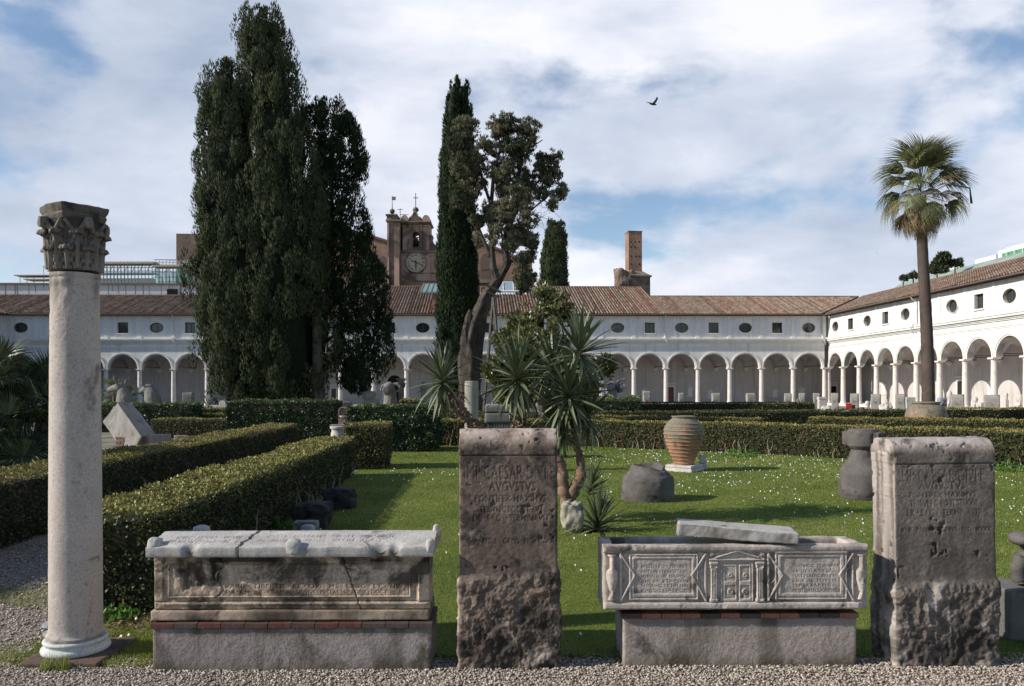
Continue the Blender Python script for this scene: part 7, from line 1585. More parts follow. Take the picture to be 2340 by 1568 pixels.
    def aleaf(h, w, curl, seed, r0):
        """acanthus leaf: base at origin on the bell, rises in +z, curls out along +x"""
        nu, nv = 18, 26; V = []; W_ = []
        for j in range(nv+1):
            v = j/nv; wd = w*(0.62+0.55*math.sin(min(v*1.25, 1)*pi*0.62))*(1-(max(0, v-0.66)/0.34)**1.6*0.62); 
            if v < 0.74: px, pz = 0.012+0.020*v, h*v/0.86
            else: t = (v-0.74)/0.26*2.75; px = 0.012+0.0148+curl*(1-math.cos(t))*0.55; pz = h*0.86+curl*math.sin(t)*1.05-0.004*t
            for i in range(nu+1):
                u = i/nu*2-1; lob = 1-0.16*abs(math.sin(v*pi*4.2))*abs(u)**1.5*(v < 0.74); y = wd/2*u*lob
                ang = y/(r0+px); fold = 0.014*math.cos(u*pi*0.5)**2+0.0065*math.cos(u*pi*3.5+v*3*abs(u))+0.010*math.exp(-(u/0.1)**2)
                cut = 0.012*(abs(u) > 0.25)*(abs(u) < 0.8)*(0.5+0.5*math.cos(v*pi*7+abs(u)*5)) if 0.15 < v < 0.7 else 0
                rr = r0+px+fold-cut-0.010*abs(u)**3; V.append((rr*math.cos(ang), rr*math.sin(ang), pz)); W_.append(min(1, cut*60+0.25*(v > 0.7)))
        n = len(V); idx = np.arange(n).reshape(nv+1, nu+1); q = np.stack([idx[:-1, :-1], idx[:-1, 1:], idx[1:, 1:], idx[1:, :-1]], -1).reshape(-1, 4); P = np.array(V)
        P = P+0.003*np.stack([fbm(P, 22, 3, seed), fbm(P, 22, 3, seed+1), fbm(P, 22, 3, seed+2)], 1)
        G = P.reshape(nv+1, nu+1, 3); du = np.gradient(G, axis=1); dv_ = np.gradient(G, axis=0); nn = np.cross(du, dv_).reshape(-1, 3); nn /= np.maximum(1e-9, np.linalg.norm(nn, axis=1))[:, None]; B = P-nn*(0.010+0.005*np.clip((np.repeat(np.arange(nv+1), nu+1)/nv-0.6)/0.3, 0, 1))[:, None]
        ring = np.concatenate([idx[0, :], idx[1:, -1], idx[-1, -2::-1], idx[-2:0:-1, 0]]); r = len(ring); i = np.arange(r); j = (i+1) % r
        o = npmesh('leaf', np.concatenate([P, B]), np.concatenate([q, q[:, ::-1]+n, np.stack([ring[i], n+ring[i], n+ring[j], ring[j]], 1)]), mc, e, smooth=True)
        a = o.data.attributes.new('wear', 'FLOAT', 'POINT'); a.data.foreach_set('value', np.array(W_+W_, np.float32)); return o
    lows = [aleaf(0.150, 0.140, 0.020, s, 0.152) for s in (3, 9)]; highs = [aleaf(0.265, 0.120, 0.028, s, 0.157) for s in (5, 12)]
    for k in range(8):
        a = 2*pi*k/8+0.2
        for src, z, da in ((lows[k % 2], 2.603, 0), (highs[k % 2], 2.605, pi/8)): child_copy(src, e, (0, 0, z), (0, 0, a+da))
    for o in lows+highs: bpy.data.objects.remove(o)
    # stalks and corner volutes under the abacus, much battered
    for k in range(4):
        a = pi/4+k*pi/2+0.13; m = MB(); ca, sa = math.cos(a), math.sin(a)
        for s in (-1, 1):
            pts = []
            for j in range(9): f = j/8; r = 0.170+0.065*f**1.7; off = s*0.09*(1-f); z = 2.80+0.13*f; pts.append((r*ca-off*sa, r*sa+off*ca, z))
            m.tube(pts, [0.012+0.012*(j/8) for j in range(9)], 8)
        o = m.build('volute_stalk', mc, e, smooth=True)
        v = rough_rock('volute', (0.085, 0.06, 0.085), 30+k, mc, e, amp=0.10, res=8, boxy=0.3); v.location = (0.222*ca, 0.222*sa, 2.91); v.rotation_euler = (0, 0, a)
    for k in range(4):
        a = k*pi/2+0.13; m = MB()
        for s in (-1, 1):
            pts = [(0.185+0.01*j, s*(0.085-0.018*j), 2.83+0.024*j) for j in range(5)]; m.tube([(x*math.cos(a)-y*math.sin(a), x*math.sin(a)+y*math.cos(a), z) for x, y, z in pts], 0.012, 7)
        m.build('inner_scroll', mc, e, smooth=True)
    # concave abacus
    n = 96; V = []; Zs = [2.935, 2.95, 2.965, 2.98, 3.0, 3.03, 3.038]; Rr = [0.92, 0.95, 0.99, 0.95, 1.02, 1.05, 1.0]
    for zq, rq in zip(Zs, Rr):
        for i in range(n):
            a = 2*pi*i/n; t = ((a-0.13) % (pi/2))-pi/4; base = 0.196+0.044*(abs(t)/(pi/4))**2.6
            broken = 1.0
            if abs(((a+0.75+pi) % (2*pi))-pi) < 0.5: broken = 0.90
            V.append((base*rq*broken*math.cos(a), base*rq*broken*math.sin(a), zq))
    P = np.array(V); rad = P[:, :2]/np.linalg.norm(P[:, :2], axis=1)[:, None]; P[:, :2] += rad*(0.016*fbm(P, 9, 3, 71)+0.005*fbm(P, 30, 3, 72))[:, None]; P[:, 2] += 0.006*fbm(P, 10, 3, 73)
    idx = np.arange(len(P)).reshape(len(Zs), n); q = np.stack([idx[:-1], np.roll(idx[:-1], -1, 1), np.roll(idx[1:], -1, 1), idx[1:]], -1).reshape(-1, 4); b = len(P); P = np.concatenate([P, [[0,0,2.935],[0,0,3.036]]]); i = np.arange(n); j = (i+1) % n
    o = npmesh('abacus', P, [q, np.stack([j, i, np.full(n, b)], 1), np.stack([idx[-1][i], idx[-1][j], np.full(n, b+1)], 1)], mc, e, smooth=True); o.data.set_sharp_from_angle(angle=math.radians(45))
    a = o.data.attributes.new('wear', 'FLOAT', 'POINT'); a.data.foreach_set('value', np.full(len(P), 0.45, np.float32))
    e.scale = (0.885, 0.885, 1.0)
tall_column()
def disc():
    e = empty('spool_stone', (-3.36, 5.83, 0), 'small bluish stone spool on the grass behind the tall column', 'stone'); m = MB(); m.lathe([(0.075,0),(0.082,0.01),(0.080,0.03),(0.05,0.04),(0.045,0.055),(0.075,0.065),(0.085,0.08),(0.08,0.10)], 28); m.build('spool', stone('bluish_marble', (0.42,0.44,0.47), (0.30,0.31,0.33), scale=6), e, smooth=True)
disc()
def mid_rock(name, label, cat, vx0, vx1, vy0, vy1, mat, seed, Y=None, dratio=0.8, amp=0.10, boxy=0.55, res=16, group=None, rz=0.0, fine=0.02):
    Y = Y or gy(vy1+0.003*((vx0+vx1)/2-CX)); cx = ax((vx0+vx1)/2, (vy0+vy1)/2, Y); w = (vx1-vx0)/F*Y; z1 = az((vx0+vx1)/2, vy0, Y); z0 = max(-0.02, az((vx0+vx1)/2, vy1, Y)-0.02)
    o = rough_rock(name, (w, w*dratio, z1-z0), seed, mat, None, amp=amp, res=res, boxy=boxy, fine=fine); o.location = (cx, Y+w*dratio/2, (z0+z1)/2); o.rotation_euler = (0, 0, rz); tag(o, label, cat, group); return o
mid_rock('boulder', 'nearer black boulder on the lawn beside the clipped hedge', 'boulder', 657, 752, 1150, 1211, M_BASALT, 4, boxy=0.55, amp=0.15, group='black boulders by the hedge')
mid_rock('boulder', 'farther black boulder with slanted flat top by the hedge', 'boulder', 730, 810, 1118, 1167, M_BASALT, 9, boxy=0.55, amp=0.17, group='black boulders by the hedge')
mid_rock('stone_slab', 'small grey slab lying before the nearer black boulder', 'stone', 664, 722, 1194, 1222, M_GREYST, 12, boxy=0.9, amp=0.05, Y=9.75)
mid_rock('white_stone', 'rounded pale stone just behind the long chest lid', 'stone', 682, 718, 1200, 1232, M_LID, 14, Y=9.2, boxy=0.3, amp=0.08)
mid_rock('white_stone', 'pale white boulder at the foot of the big yucca', 'stone', 1281, 1334, 1147, 1221, stone('pale_limestone', (0.46,0.41,0.34), (0.27,0.24,0.195), stain=(0.16,0.13,0.10), stain_amt=0.3, scale=5, bump=0.8), 23, boxy=0.35, amp=0.22)
# ---------------------------------------------------------------- middle distance
M_TERRA = None
def terramat():
    m, nt, b = newmat('mossy_terracotta'); tc = nt.nodes.new('ShaderNodeTexCoord'); v = tc.outputs['Object']; sp = nt.nodes.new('ShaderNodeSeparateXYZ'); nt.links.new(v, sp.inputs[0])
    n = _noise(nt, v, 3, 6, 0.65); c = _ramp(nt, n, [(0.3, (0.24,0.115,0.066)), (0.7, (0.42,0.225,0.135))])
    n2 = _noise(nt, v, 2.4, 7, 0.7, 0.4, sc=(1,1,2.2), loc=(3,3,3)); ad = nt.nodes.new('ShaderNodeMath'); ad.operation = 'MULTIPLY_ADD'; nt.links.new(sp.outputs[2], ad.inputs[0]); ad.inputs[1].default_value = 0.42; nt.links.new(n2, ad.inputs[2])
    c = _mix(nt, _mr(nt, ad.outputs[0], 0.66, 0.86, 0, 0.85), c, (0.155,0.155,0.115))
    n3 = _noise(nt, v, 9, 6, 0.7, loc=(7,1,1)); c = _mix(nt, _mr(nt, n3, 0.62, 0.72, 0, 0.6), c, (0.42,0.39,0.33))
    n4 = _noise(nt, v, 5, 6, 0.7, loc=(2,8,1)); c = _mix(nt, _mr(nt, n4, 0.52, 0.64, 0, 0.8), c, (0.07,0.055,0.045))
    nt.links.new(c, b.inputs['Base Color']); b.inputs['Roughness'].default_value = 0.85; _bump(nt, b, _noise(nt, v, 25, 5, 0.7), 0.5, 0.01); return m
M_TERRA = terramat()
def jar():
    Y = 17.35; cx = ax(1564, 1060, Y); sc = Y/F
    p = empty('marble_plinth', (cx, Y, 0), 'white moulded square marble plinth under the terracotta jar', 'plinth', rz=math.radians(52))
    a = 0.30; m = MB(); m.box(-a-0.02, a+0.02, -a-0.02, a+0.02, 0, 0.055); m.box(-a-0.005, a+0.005, -a-0.005, a+0.005, 0.055, 0.075); m.box(-a+0.015, a-0.015, -a+0.015, a-0.015, 0.075, 0.095); m.box(-a+0.0, a-0.0, -a+0.0, a-0.0, 0.095, 0.14); m.build('plinth', M_MARB, p, bevel=0.006)
    e = empty('terracotta_jar', (cx-0.01, Y, 0.14), 'big ribbed terracotta storage jar on the white plinth', 'jar')
    H = 1.06; prof = []; N_ = 150
    for i in range(N_+1):
        f = i/N_; r = np.interp(f, [0,0.06,0.2,0.35,0.5,0.62,0.75,0.85,0.92,0.955,0.965,0.975,1.0], [0.215,0.225,0.285,0.345,0.40,0.428,0.415,0.36,0.285,0.235,0.235,0.26,0.262])
        if f < 0.90: ph = (f*13.5) % 1; r += 0.016*math.exp(-((ph-0.5)/0.13)**2)*(1 if f > 0.03 else 0)
        prof.append((r, f*H))
    prof += [(0.235, H), (0.205, H-0.02), (0.20, H-0.12), (0.32, H-0.3), (0.30, 0.4), (0.1, 0.2)]
    n = 72; V = []
    for r, z in prof:
        for i in range(n): an = 2*pi*i/n; V.append((r*math.cos(an), r*math.sin(an), z))
    P = np.array(V); rad = P[:, :2]/np.linalg.norm(P[:, :2], axis=1)[:, None]; P[:, :2] += rad*(0.010*fbm(P, 3, 3, 2)+0.003*fbm(P, 16, 3, 3))[:, None]; P[:, 2] += 0.012*fbm(P*np.array([1,1,0.4]), 2.5, 2, 4)
    idx = np.arange(len(P)).reshape(-1, n); q = np.stack([idx[:-1], np.roll(idx[:-1], -1, 1), np.roll(idx[1:], -1, 1), idx[1:]], -1).reshape(-1, 4); npmesh('jar', P, q, M_TERRA, e, smooth=True)
    o = rough_rock('white_stone', (0.16, 0.14, 0.20), 31, M_MARB, None, amp=0.07, res=10, boxy=0.75); o.location = (ax(1606, 1050, 17.6), 17.62, 0.23); tag(o, 'small white marble block standing behind the jar plinth', 'stone'); 
    s = rough_rock('white_stone', (0.22, 0.2, 0.14), 33, M_MARB, None, amp=0.05, res=8, boxy=0.8); s.location = (ax(1606, 1060, 17.6), 17.64, 0.065); tag(s, 'low marble lump under the small white block by the jar', 'stone')
jar()
def lava_vessel():
    Y = 12.85; cx = ax(1480, 1110, Y); e = empty('stone_mortar', (cx, Y, 0), 'squat dark lava stone vessel with broken hollow top on the lawn', 'vessel')
    prof = [(0.405,-0.02),(0.415,0.10),(0.412,0.25),(0.405,0.33),(0.385,0.385),(0.35,0.42),(0.30,0.48),(0.262,0.545),(0.255,0.565),(0.225,0.56),(0.205,0.52),(0.18,0.42),(0.14,0.34),(0.02,0.32)]
    fine = []; 
    for (a, b) in zip(prof[:-1], prof[1:]):
        for k in range(5): f = k/5; fine.append((a[0]+(b[0]-a[0])*f, a[1]+(b[1]-a[1])*f))
    fine.append(prof[-1]); n = 80; V = []
    for r, z in fine:
        for i in range(n): an = 2*pi*i/n; V.append((r*math.cos(an), r*math.sin(an), z))
    P = np.array(V); rad = P[:, :2]/np.maximum(1e-3, np.linalg.norm(P[:, :2], axis=1))[:, None]; P[:, :2] += rad*(0.028*fbm(P, 3, 3, 12)+0.013*fbm(P, 14, 4, 13))[:, None]; top = np.clip((P[:, 2]-0.47)/0.1, 0, 1); an = np.arctan2(P[:, 1], P[:, 0]); P[:, 2] += top*(0.045*fbm(P, 5, 3, 14)+0.02*fbm(P, 18, 3, 15)-0.075*np.clip(np.cos(an+1.1), 0, 1)+0.01)
    idx = np.arange(len(P)).reshape(-1, n); q = np.stack([idx[:-1], np.roll(idx[:-1], -1, 1), np.roll(idx[1:], -1, 1), idx[1:]], -1).reshape(-1, 4); npmesh('body', P, q, M_LAVA, e, smooth=True)
lava_vessel()
def mill():
    Y = 12.95; cx = ax(1972, 1080, Y); e = empty('lava_millstone', (cx, Y, 0), 'dark conical lava millstone with a thick collar on top', 'millstone')
    def lat(name, prof, n=64, s=1, sub=5, amp=0.025, fa=0.012):
        fine = []
        for (a, b) in zip(prof[:-1], prof[1:]):
            for k in range(sub): f = k/sub; fine.append((a[0]+(b[0]-a[0])*f, a[1]+(b[1]-a[1])*f))
        fine.append(prof[-1]); V = []
        for r, z in fine:
            for i in range(n): an = 2*pi*i/n; V.append((r*math.cos(an), r*math.sin(an), z))
        P = np.array(V); rad = P[:, :2]/np.maximum(1e-3, np.linalg.norm(P[:, :2], axis=1))[:, None]; P[:, :2] += rad*(amp*fbm(P, 3, 3, s)+fa*fbm(P, 14, 4, s+1))[:, None]
        idx = np.arange(len(P)).reshape(-1, n); q = np.stack([idx[:-1], np.roll(idx[:-1], -1, 1), np.roll(idx[1:], -1, 1), idx[1:]], -1).reshape(-1, 4); return npmesh(name, P, q, M_LAVA, e, smooth=True)
    lat('cone', [(0.33,-0.02),(0.37,0.02),(0.395,0.10),(0.392,0.30),(0.385,0.42),(0.35,0.50),(0.29,0.58),(0.23,0.68),(0.19,0.80),(0.17,0.84),(0.10,0.86)], s=31)
    c = lat('collar', [(0.05,0.80),(0.20,0.805),(0.262,0.86),(0.272,0.98),(0.268,1.08),(0.25,1.125),(0.20,1.135),(0.12,1.12),(0.02,1.05)], s=41, amp=0.03, fa=0.012)
    for a, s in ((-0.95, 1), (2.2, 1)):
        lug = rough_rock('lug', (0.16, 0.20, 0.25), 5, M_LAVA, e, amp=0.06, res=10, boxy=0.7); lug.location = (0.27*math.cos(a), 0.27*math.sin(a), 0.97); lug.rotation_euler = (0, 0, a)
        q = MB(); q.box(-0.035, 0.035, -0.04, 0.04, -0.04, 0.05); h = q.build('socket', M_BLACK, e); h.location = (0.345*math.cos(a), 0.345*math.sin(a), 0.99); h.rotation_euler = (0, 0, a)
    e.scale = (0.93, 0.93, 1)
mill()
def big_pot():
    Y = 30.0; cx = ax(2117, 950, Y); e = empty('terracotta_pot', (cx, Y, 0), 'huge round terracotta pot in front of the tall palm', 'pot')
    k = Y/F; zt = az(2117, 921, Y); prof = [(0.45,0.0),(0.55,0.10),(0.70,0.28),(0.84,0.50),(0.90,0.68),(0.875,0.80),(0.82,0.93),(0.72,1.03),(0.60,1.09),(0.54,1.11),(0.535,1.14),(0.50,1.15)]
    prof = [(r*0.88, z*zt/1.16) for r, z in prof]; fine = []
    for (a, b) in zip(prof[:-1], prof[1:]):
        for q in range(4): f = q/4; fine.append((a[0]+(b[0]-a[0])*f, a[1]+(b[1]-a[1])*f))
    n = 64; V = [(r*math.cos(2*pi*i/n), r*math.sin(2*pi*i/n), z) for r, z in fine for i in range(n)]; P = np.array(V); P[:, :2] *= (1+0.01*fbm(P, 3, 3, 3))[:, None]
    idx = np.arange(len(P)).reshape(-1, n); q = np.stack([idx[:-1], np.roll(idx[:-1], -1, 1), np.roll(idx[1:], -1, 1), idx[1:]], -1).reshape(-1, 4); npmesh('pot', P, q, M_TERRA, e, smooth=True)
    m = MB(); m.lathe([(0.49, zt-0.03), (0.53, zt-0.01), (0.53, zt+0.04), (0.44, zt+0.045), (0.42, zt-0.05), (0.28, zt-0.3)], 48, caps=False); m.build('rim', M_TERRA, e, smooth=True); e.scale = (0.93, 0.93, 1)
big_pot()

def gable():
    Y = 20.8; k = Y/F; e = empty('gable_fragment', (ax(268, 960, Y), Y, 0), 'large pale wedge-shaped gable block leaning behind the hedge', 'stone'); bx = e.location.x
    fr = [(268.7,920.7),(235,963),(262,1006),(273,1017),(290,1022),(303.7,1025.8),(311,1020),(322.5,997.6)]
    yo = [(322-x)*k*0.75 for x, y in fr]; A = [(ax(x, y, Y+q)-bx, q, az(x, y, Y+q)) for (x, y), q in zip(fr, yo)]; n = len(A)
    bk = [(303,921.3),(290,950),(288,985),(292,1000),(300,1006),(312,1008),(325,1005),(356,994)]; V = [Vector(p) for p in A]+[Vector((ax(x, y, Y+q+1.5)-bx, q+1.5, az(x, y, Y+q+1.5))) for (x, y), q in zip(bk, yo)]
    bm = bmesh.new(); vs = [bm.verts.new(v) for v in V]; bm.faces.new(vs[:n]); bm.faces.new(vs[n:][::-1])
    for i in range(n): bm.faces.new((vs[i], vs[n+i], vs[n+(i+1) % n], vs[(i+1) % n]))
    bmesh.ops.recalc_face_normals(bm, faces=bm.faces); bmesh.ops.triangulate(bm, faces=bm.faces); bmesh.ops.subdivide_edges(bm, edges=bm.edges, cuts=7, use_grid_fill=True)
    P = np.array([v.co[:] for v in bm.verts]); bm.normal_update(); Nn = np.array([v.normal[:] for v in bm.verts]); P2 = P+Nn*(0.045*fbm(P, 2.2, 4, 6)+0.018*fbm(P, 8, 3, 7))[:, None]
    for v, p in zip(bm.verts, P2): v.co = p
    me = bpy.data.meshes.new('block'); bm.to_mesh(me); bm.free(); me.materials.append(M_PALEB); o = bpy.data.objects.new('block', me); link(o, e)
    b = empty('brick_pedestal', (ax(288, 1015, Y), Y+0.35, 0), 'low brick pedestal under the leaning gable block', 'plinth'); w = (327-249)*k; zt = az(288, 1000, Y)
    m = MB(); m.box(-w/2+0.01, w/2-0.01, 0.01, 1.39, 0, zt-0.005); m.build('mortar_core', plain('old_mortar', (0.32,0.27,0.23), 0.95), b)
    rows = 9; bh = zt/rows; bw = 0.145; nb = int(w/bw); random.seed(4); ms = [plain('pedestal_brick_%s' % c, col, 0.9, var=0.35, scale=9) for c, col in (('a', (0.36,0.21,0.16)), ('b', (0.30,0.17,0.13)), ('c', (0.42,0.27,0.21)))]
    pr = []
    for mt in ms: mm = MB(); mm.box(-bw/2+0.007, bw/2-0.007, -0.02, 0.05, 0.004, bh-0.006); pr.append(mm.build('brick', mt, b))
    for r in range(rows):
        for i in range(nb+1):
            x = -w/2+bw*(i+(0.5 if r % 2 == 0 else 0.0)); 
            if x > w/2-0.05 or x < -w/2+0.05: continue
            child_copy(random.choice(pr), b, (x, 0, r*bh))
    for p in pr: bpy.data.objects.remove(p)
M_PALEB = stone('pale_worn_block', (0.36,0.335,0.31), (0.24,0.22,0.20), stain=(0.14,0.12,0.10), stain_amt=0.25, scale=2.2, bump=0.7, bdist=0.01)
gable()
mid_rock('grey_stone', 'small grey broken stone right of the brick pedestal', 'stone', 351, 386, 1001, 1022, M_GREYST, 41, Y=22.5)
mid_rock('grey_slab', 'thin grey slab leaning on the low hedge', 'slab', 396, 430, 994, 1020, M_GREYST, 43, Y=24.5, boxy=0.95, dratio=0.3, amp=0.03)

def cyl(name, label, cat, vx0, vx1, vy0, Y, mat, z0=0.0, group=None, prof=None, part='shaft'):
    cx = ax((vx0+vx1)/2, vy0, Y); r = (vx1-vx0)/2/F*Y; zt = az((vx0+vx1)/2, vy0, Y); e = empty(name, (cx, Y, z0), label, cat, group)
    pr = prof or [(1.0,0),(1.0,0.3),(0.99,0.6),(0.985,0.97),(0.93,1.0)]; fine = []
    for (a, b) in zip(pr[:-1], pr[1:]):
        for q in range(5): f = q/5; fine.append((a[0]+(b[0]-a[0])*f, a[1]+(b[1]-a[1])*f))
    fine += [pr[-1], (0.01, pr[-1][1])]; n = 36; P = np.array([(rr*r*math.cos(2*pi*i/n), rr*r*math.sin(2*pi*i/n), z*(zt-z0)) for rr, z in fine for i in range(n)]); P[:, :2] *= (1+0.03*fbm(P, 3/r*0.3, 3, 5))[:, None]
    idx = np.arange(len(P)).reshape(-1, n); q = np.stack([idx[:-1], np.roll(idx[:-1], -1, 1), np.roll(idx[1:], -1, 1), idx[1:]], -1).reshape(-1, 4); npmesh(part, P, q, mat, e, smooth=True); return e
M_PALECOL = stone('pale_greenish_column', (0.36,0.345,0.295), (0.24,0.225,0.19), stain=(0.15,0.14,0.11), stain_amt=0.35, scale=2.5, streak=0.5, bump=0.6)
cyl('column_stump', 'plain pale column stump standing behind the leaning yucca stem', 'column', 1061.6, 1093.5, 871, 17.0, M_PALECOL)
def altar_px(name, label, vx0, vx1, vy0, vy1, Y, mat, cat='altar', depth=0.5, zb=0.0, group=None, capw=0.12):
    x0, x1 = ax(vx0, vy0, Y), ax(vx1, vy0, Y); zt = az((vx0+vx1)/2, vy0, Y); e = empty(name, ((x0+x1)/2, Y, 0), label, cat, group); w = (x1-x0)/2; h = zt-zb; c = w*(1-capw)
    m = MB(); m.box(-w, w, 0, depth, zt-h*0.16, zt-h*0.05); m.box(-w*0.96, w*0.96, 0.02, depth-0.02, zt-h*0.05, zt); m.build('cap', mat, e, bevel=0.01)
    m = MB(); m.box(-c, c, w*capw, depth-w*capw, zb+h*0.14, zt-h*0.16); m.build('body', mat, e, bevel=0.01)
    m = MB(); m.box(-w, w, 0, depth, zb, zb+h*0.10); m.box(-w*0.95, w*0.95, 0.02, depth-0.02, zb+h*0.10, zb+h*0.14); m.build('foot', mat, e, bevel=0.01); return e
def grey_altar():
    Y = 20.2; e = empty('stone_block_stack', (ax(1144, 950, Y), Y, 0), 'two heavy dark blocks on a fluted base behind the middle stone', 'stone block'); k = Y/F; w = 36*k
    Z = lambda v: az(1144, v, Y)
    for nm, a, b, s in (('upper_block', 926, 943.4, 3), ('lower_block', 944, 967, 4)):
        def dd(P, N, s=s): return 0.01*fbm(P, 4, 4, s), 0*P[:, 0]
        block(nm, (2*w*(1.0 if s == 3 else 1.0), 0.7, Z(a)-Z(b)), 0.05, M_LAVA if False else M_GREYD, e, rr=(0.03, 0.03), disp=dd, zbase=Z(b)).location = (0, 0.35, 0)
    m = MB(); 
    m.box(-w*0.86, w*0.86, 0.06, 0.62, 0, Z(967)-0.002)
    for i in range(10): x = -w*0.86+(i+0.5)*w*1.72/10; m.box(x-0.02, x+0.02, 0.03, 0.06, 0.0, Z(967)-0.02)
    m.build('fluted_base', M_GREYD, e)
M_GREYD = stone('dark_grey_stone', (0.19,0.185,0.175), (0.11,0.105,0.10), stain=(0.05,0.05,0.05), stain_amt=0.4, scale=2.5, bump=0.7, bdist=0.01)
grey_altar()
def wall_fountain():
    Y = 26.4; e = empty('wall_fountain', (ax(783, 950, Y), Y, 0), 'small round-topped drinking fountain niche between the laurel blocks', 'fountain'); k = Y/F; w = 10.3*k; Z = lambda v: az(783, v, Y)
    rd = stone('reddish_marble', (0.36,0.24,0.19), (0.25,0.16,0.13), scale=3); zt = Z(930); zc = zt-w; n = 12
    m = MB(); m.prism([(-w, 0), (w, 0)]+[(w*math.cos(pi*i/n), zc+w*math.sin(pi*i/n)) for i in range(n+1)], 0.12, 0.3)
    m.build('back_slab', rd, e)
    m = MB(); 
    for i in range(n): a0, a1 = pi*i/n, pi*(i+1)/n; m.add([(r*math.cos(a), y, zc+r*math.sin(a)) for a in (a0, a1) for r in (w*0.78, w) for y in (0.02, 0.12)], [(0,1,3,2),(4,6,7,5),(0,4,5,1),(2,3,7,6),(0,2,6,4),(1,5,7,3)])
    m.box(-w, -w*0.78, 0.02, 0.12, 0, zc); m.box(w*0.78, w, 0.02, 0.12, 0, zc); m.box(-w*0.78, w*0.78, 0.02, 0.12, 0, Z(956)); m.build('niche_frame', rd, e)
    m = MB(); m.lathe([(0.03, Z(956)), (0.10, Z(954)), (0.12, Z(951)), (0.11, Z(951)+0.01), (0.06, Z(954)+0.01)], 16, (0, 0.06, 0), caps=False); m.build('basin', M_MARB, e, smooth=True)
    m = MB(); m.tube([(0, 0.13, Z(940)), (0, 0.03, Z(941))], 0.012, 6); m.build('spout', M_IRON, e)
    Y = 24.8; b = empty('moulded_base', (ax(773, 980, Y), Y, 0), 'low round white moulded marble base before the small fountain', 'plinth'); k = Y/F; r = 18*k; Z = lambda v: az(773, v, Y)
    m = MB(); m.lathe([(r*0.95, 0), (r, 0.03), (r*0.9, Z(990)), (r*0.8, Z(985)), (r*0.86, Z(981)), (r*1.0, Z(979)), (r*1.02, Z(975)), (r*0.95, Z(974))], 32); m.build('drum', M_MARB, b, smooth=True)
    m = MB(); m.box(-r*0.98, r*0.98, -r*0.5, r*0.9, Z(974)+0.002, Z(972)+0.02); m.build('top_slab', M_GREYST, b)
wall_fountain()

# sculpted animal heads round the fountain
def blobmesh(name, parts, voxel, mat, parent=None, smooth=3):
    """parts: ('t', pts, radii) tubes or ('e', centre, radii) ellipsoids, fused to one skin"""
    m = MB()
    for p in parts:
        if p[0] == 't': m.tube(p[1], p[2], 12)
        elif p[0] == 'e':
            n = 14; k = 9; c = p[1]; r = p[2]; vs = []; fs = []
            for j in range(1, k):
                t = pi*j/k
                for i in range(n): a = 2*pi*i/n; vs.append((c[0]+r[0]*math.sin(t)*math.cos(a), c[1]+r[1]*math.sin(t)*math.sin(a), c[2]+r[2]*math.cos(t)))
            for j in range(k-2):
                for i in range(n): fs.append((j*n+i, (j+1)*n+i, (j+1)*n+(i+1) % n, j*n+(i+1) % n))
            fs.append(tuple(range(n))); fs.append(tuple((k-2)*n+i for i in range(n-1, -1, -1))); m.add(vs, fs)
    o = m.build(name, mat, parent)
    md = o.modifiers.new('r', 'REMESH'); md.mode = 'VOXEL'; md.voxel_size = voxel; s = o.modifiers.new('s', 'SMOOTH'); s.iterations = smooth; s.factor = 0.5
    dg = bpy.context.evaluated_depsgraph_get(); me = bpy.data.meshes.new_from_object(o.evaluated_get(dg)); o.modifiers.clear(); old = o.data; o.data = me; bpy.data.meshes.remove(old)
    me.polygons.foreach_set('use_smooth', np.ones(len(me.polygons), bool)); 
    P = np.zeros(len(me.vertices)*3); me.vertices.foreach_get('co', P); P = P.reshape(-1, 3); N_ = np.array([v.normal[:] for v in me.vertices]); P = P+N_*(voxel*0.5*fbm(P, 1/voxel*0.12, 3, 3))[:, None]; me.vertices.foreach_set('co', P.ravel()); me.update()
    if not me.materials: me.materials.append(mat)
    return o
M_STAT = stone('grey_animal_sculpture', (0.27,0.255,0.23), (0.15,0.14,0.125), stain=(0.11,0.105,0.095), stain_amt=0.35, scale=1.6, bump=0.6, bdist=0.02)
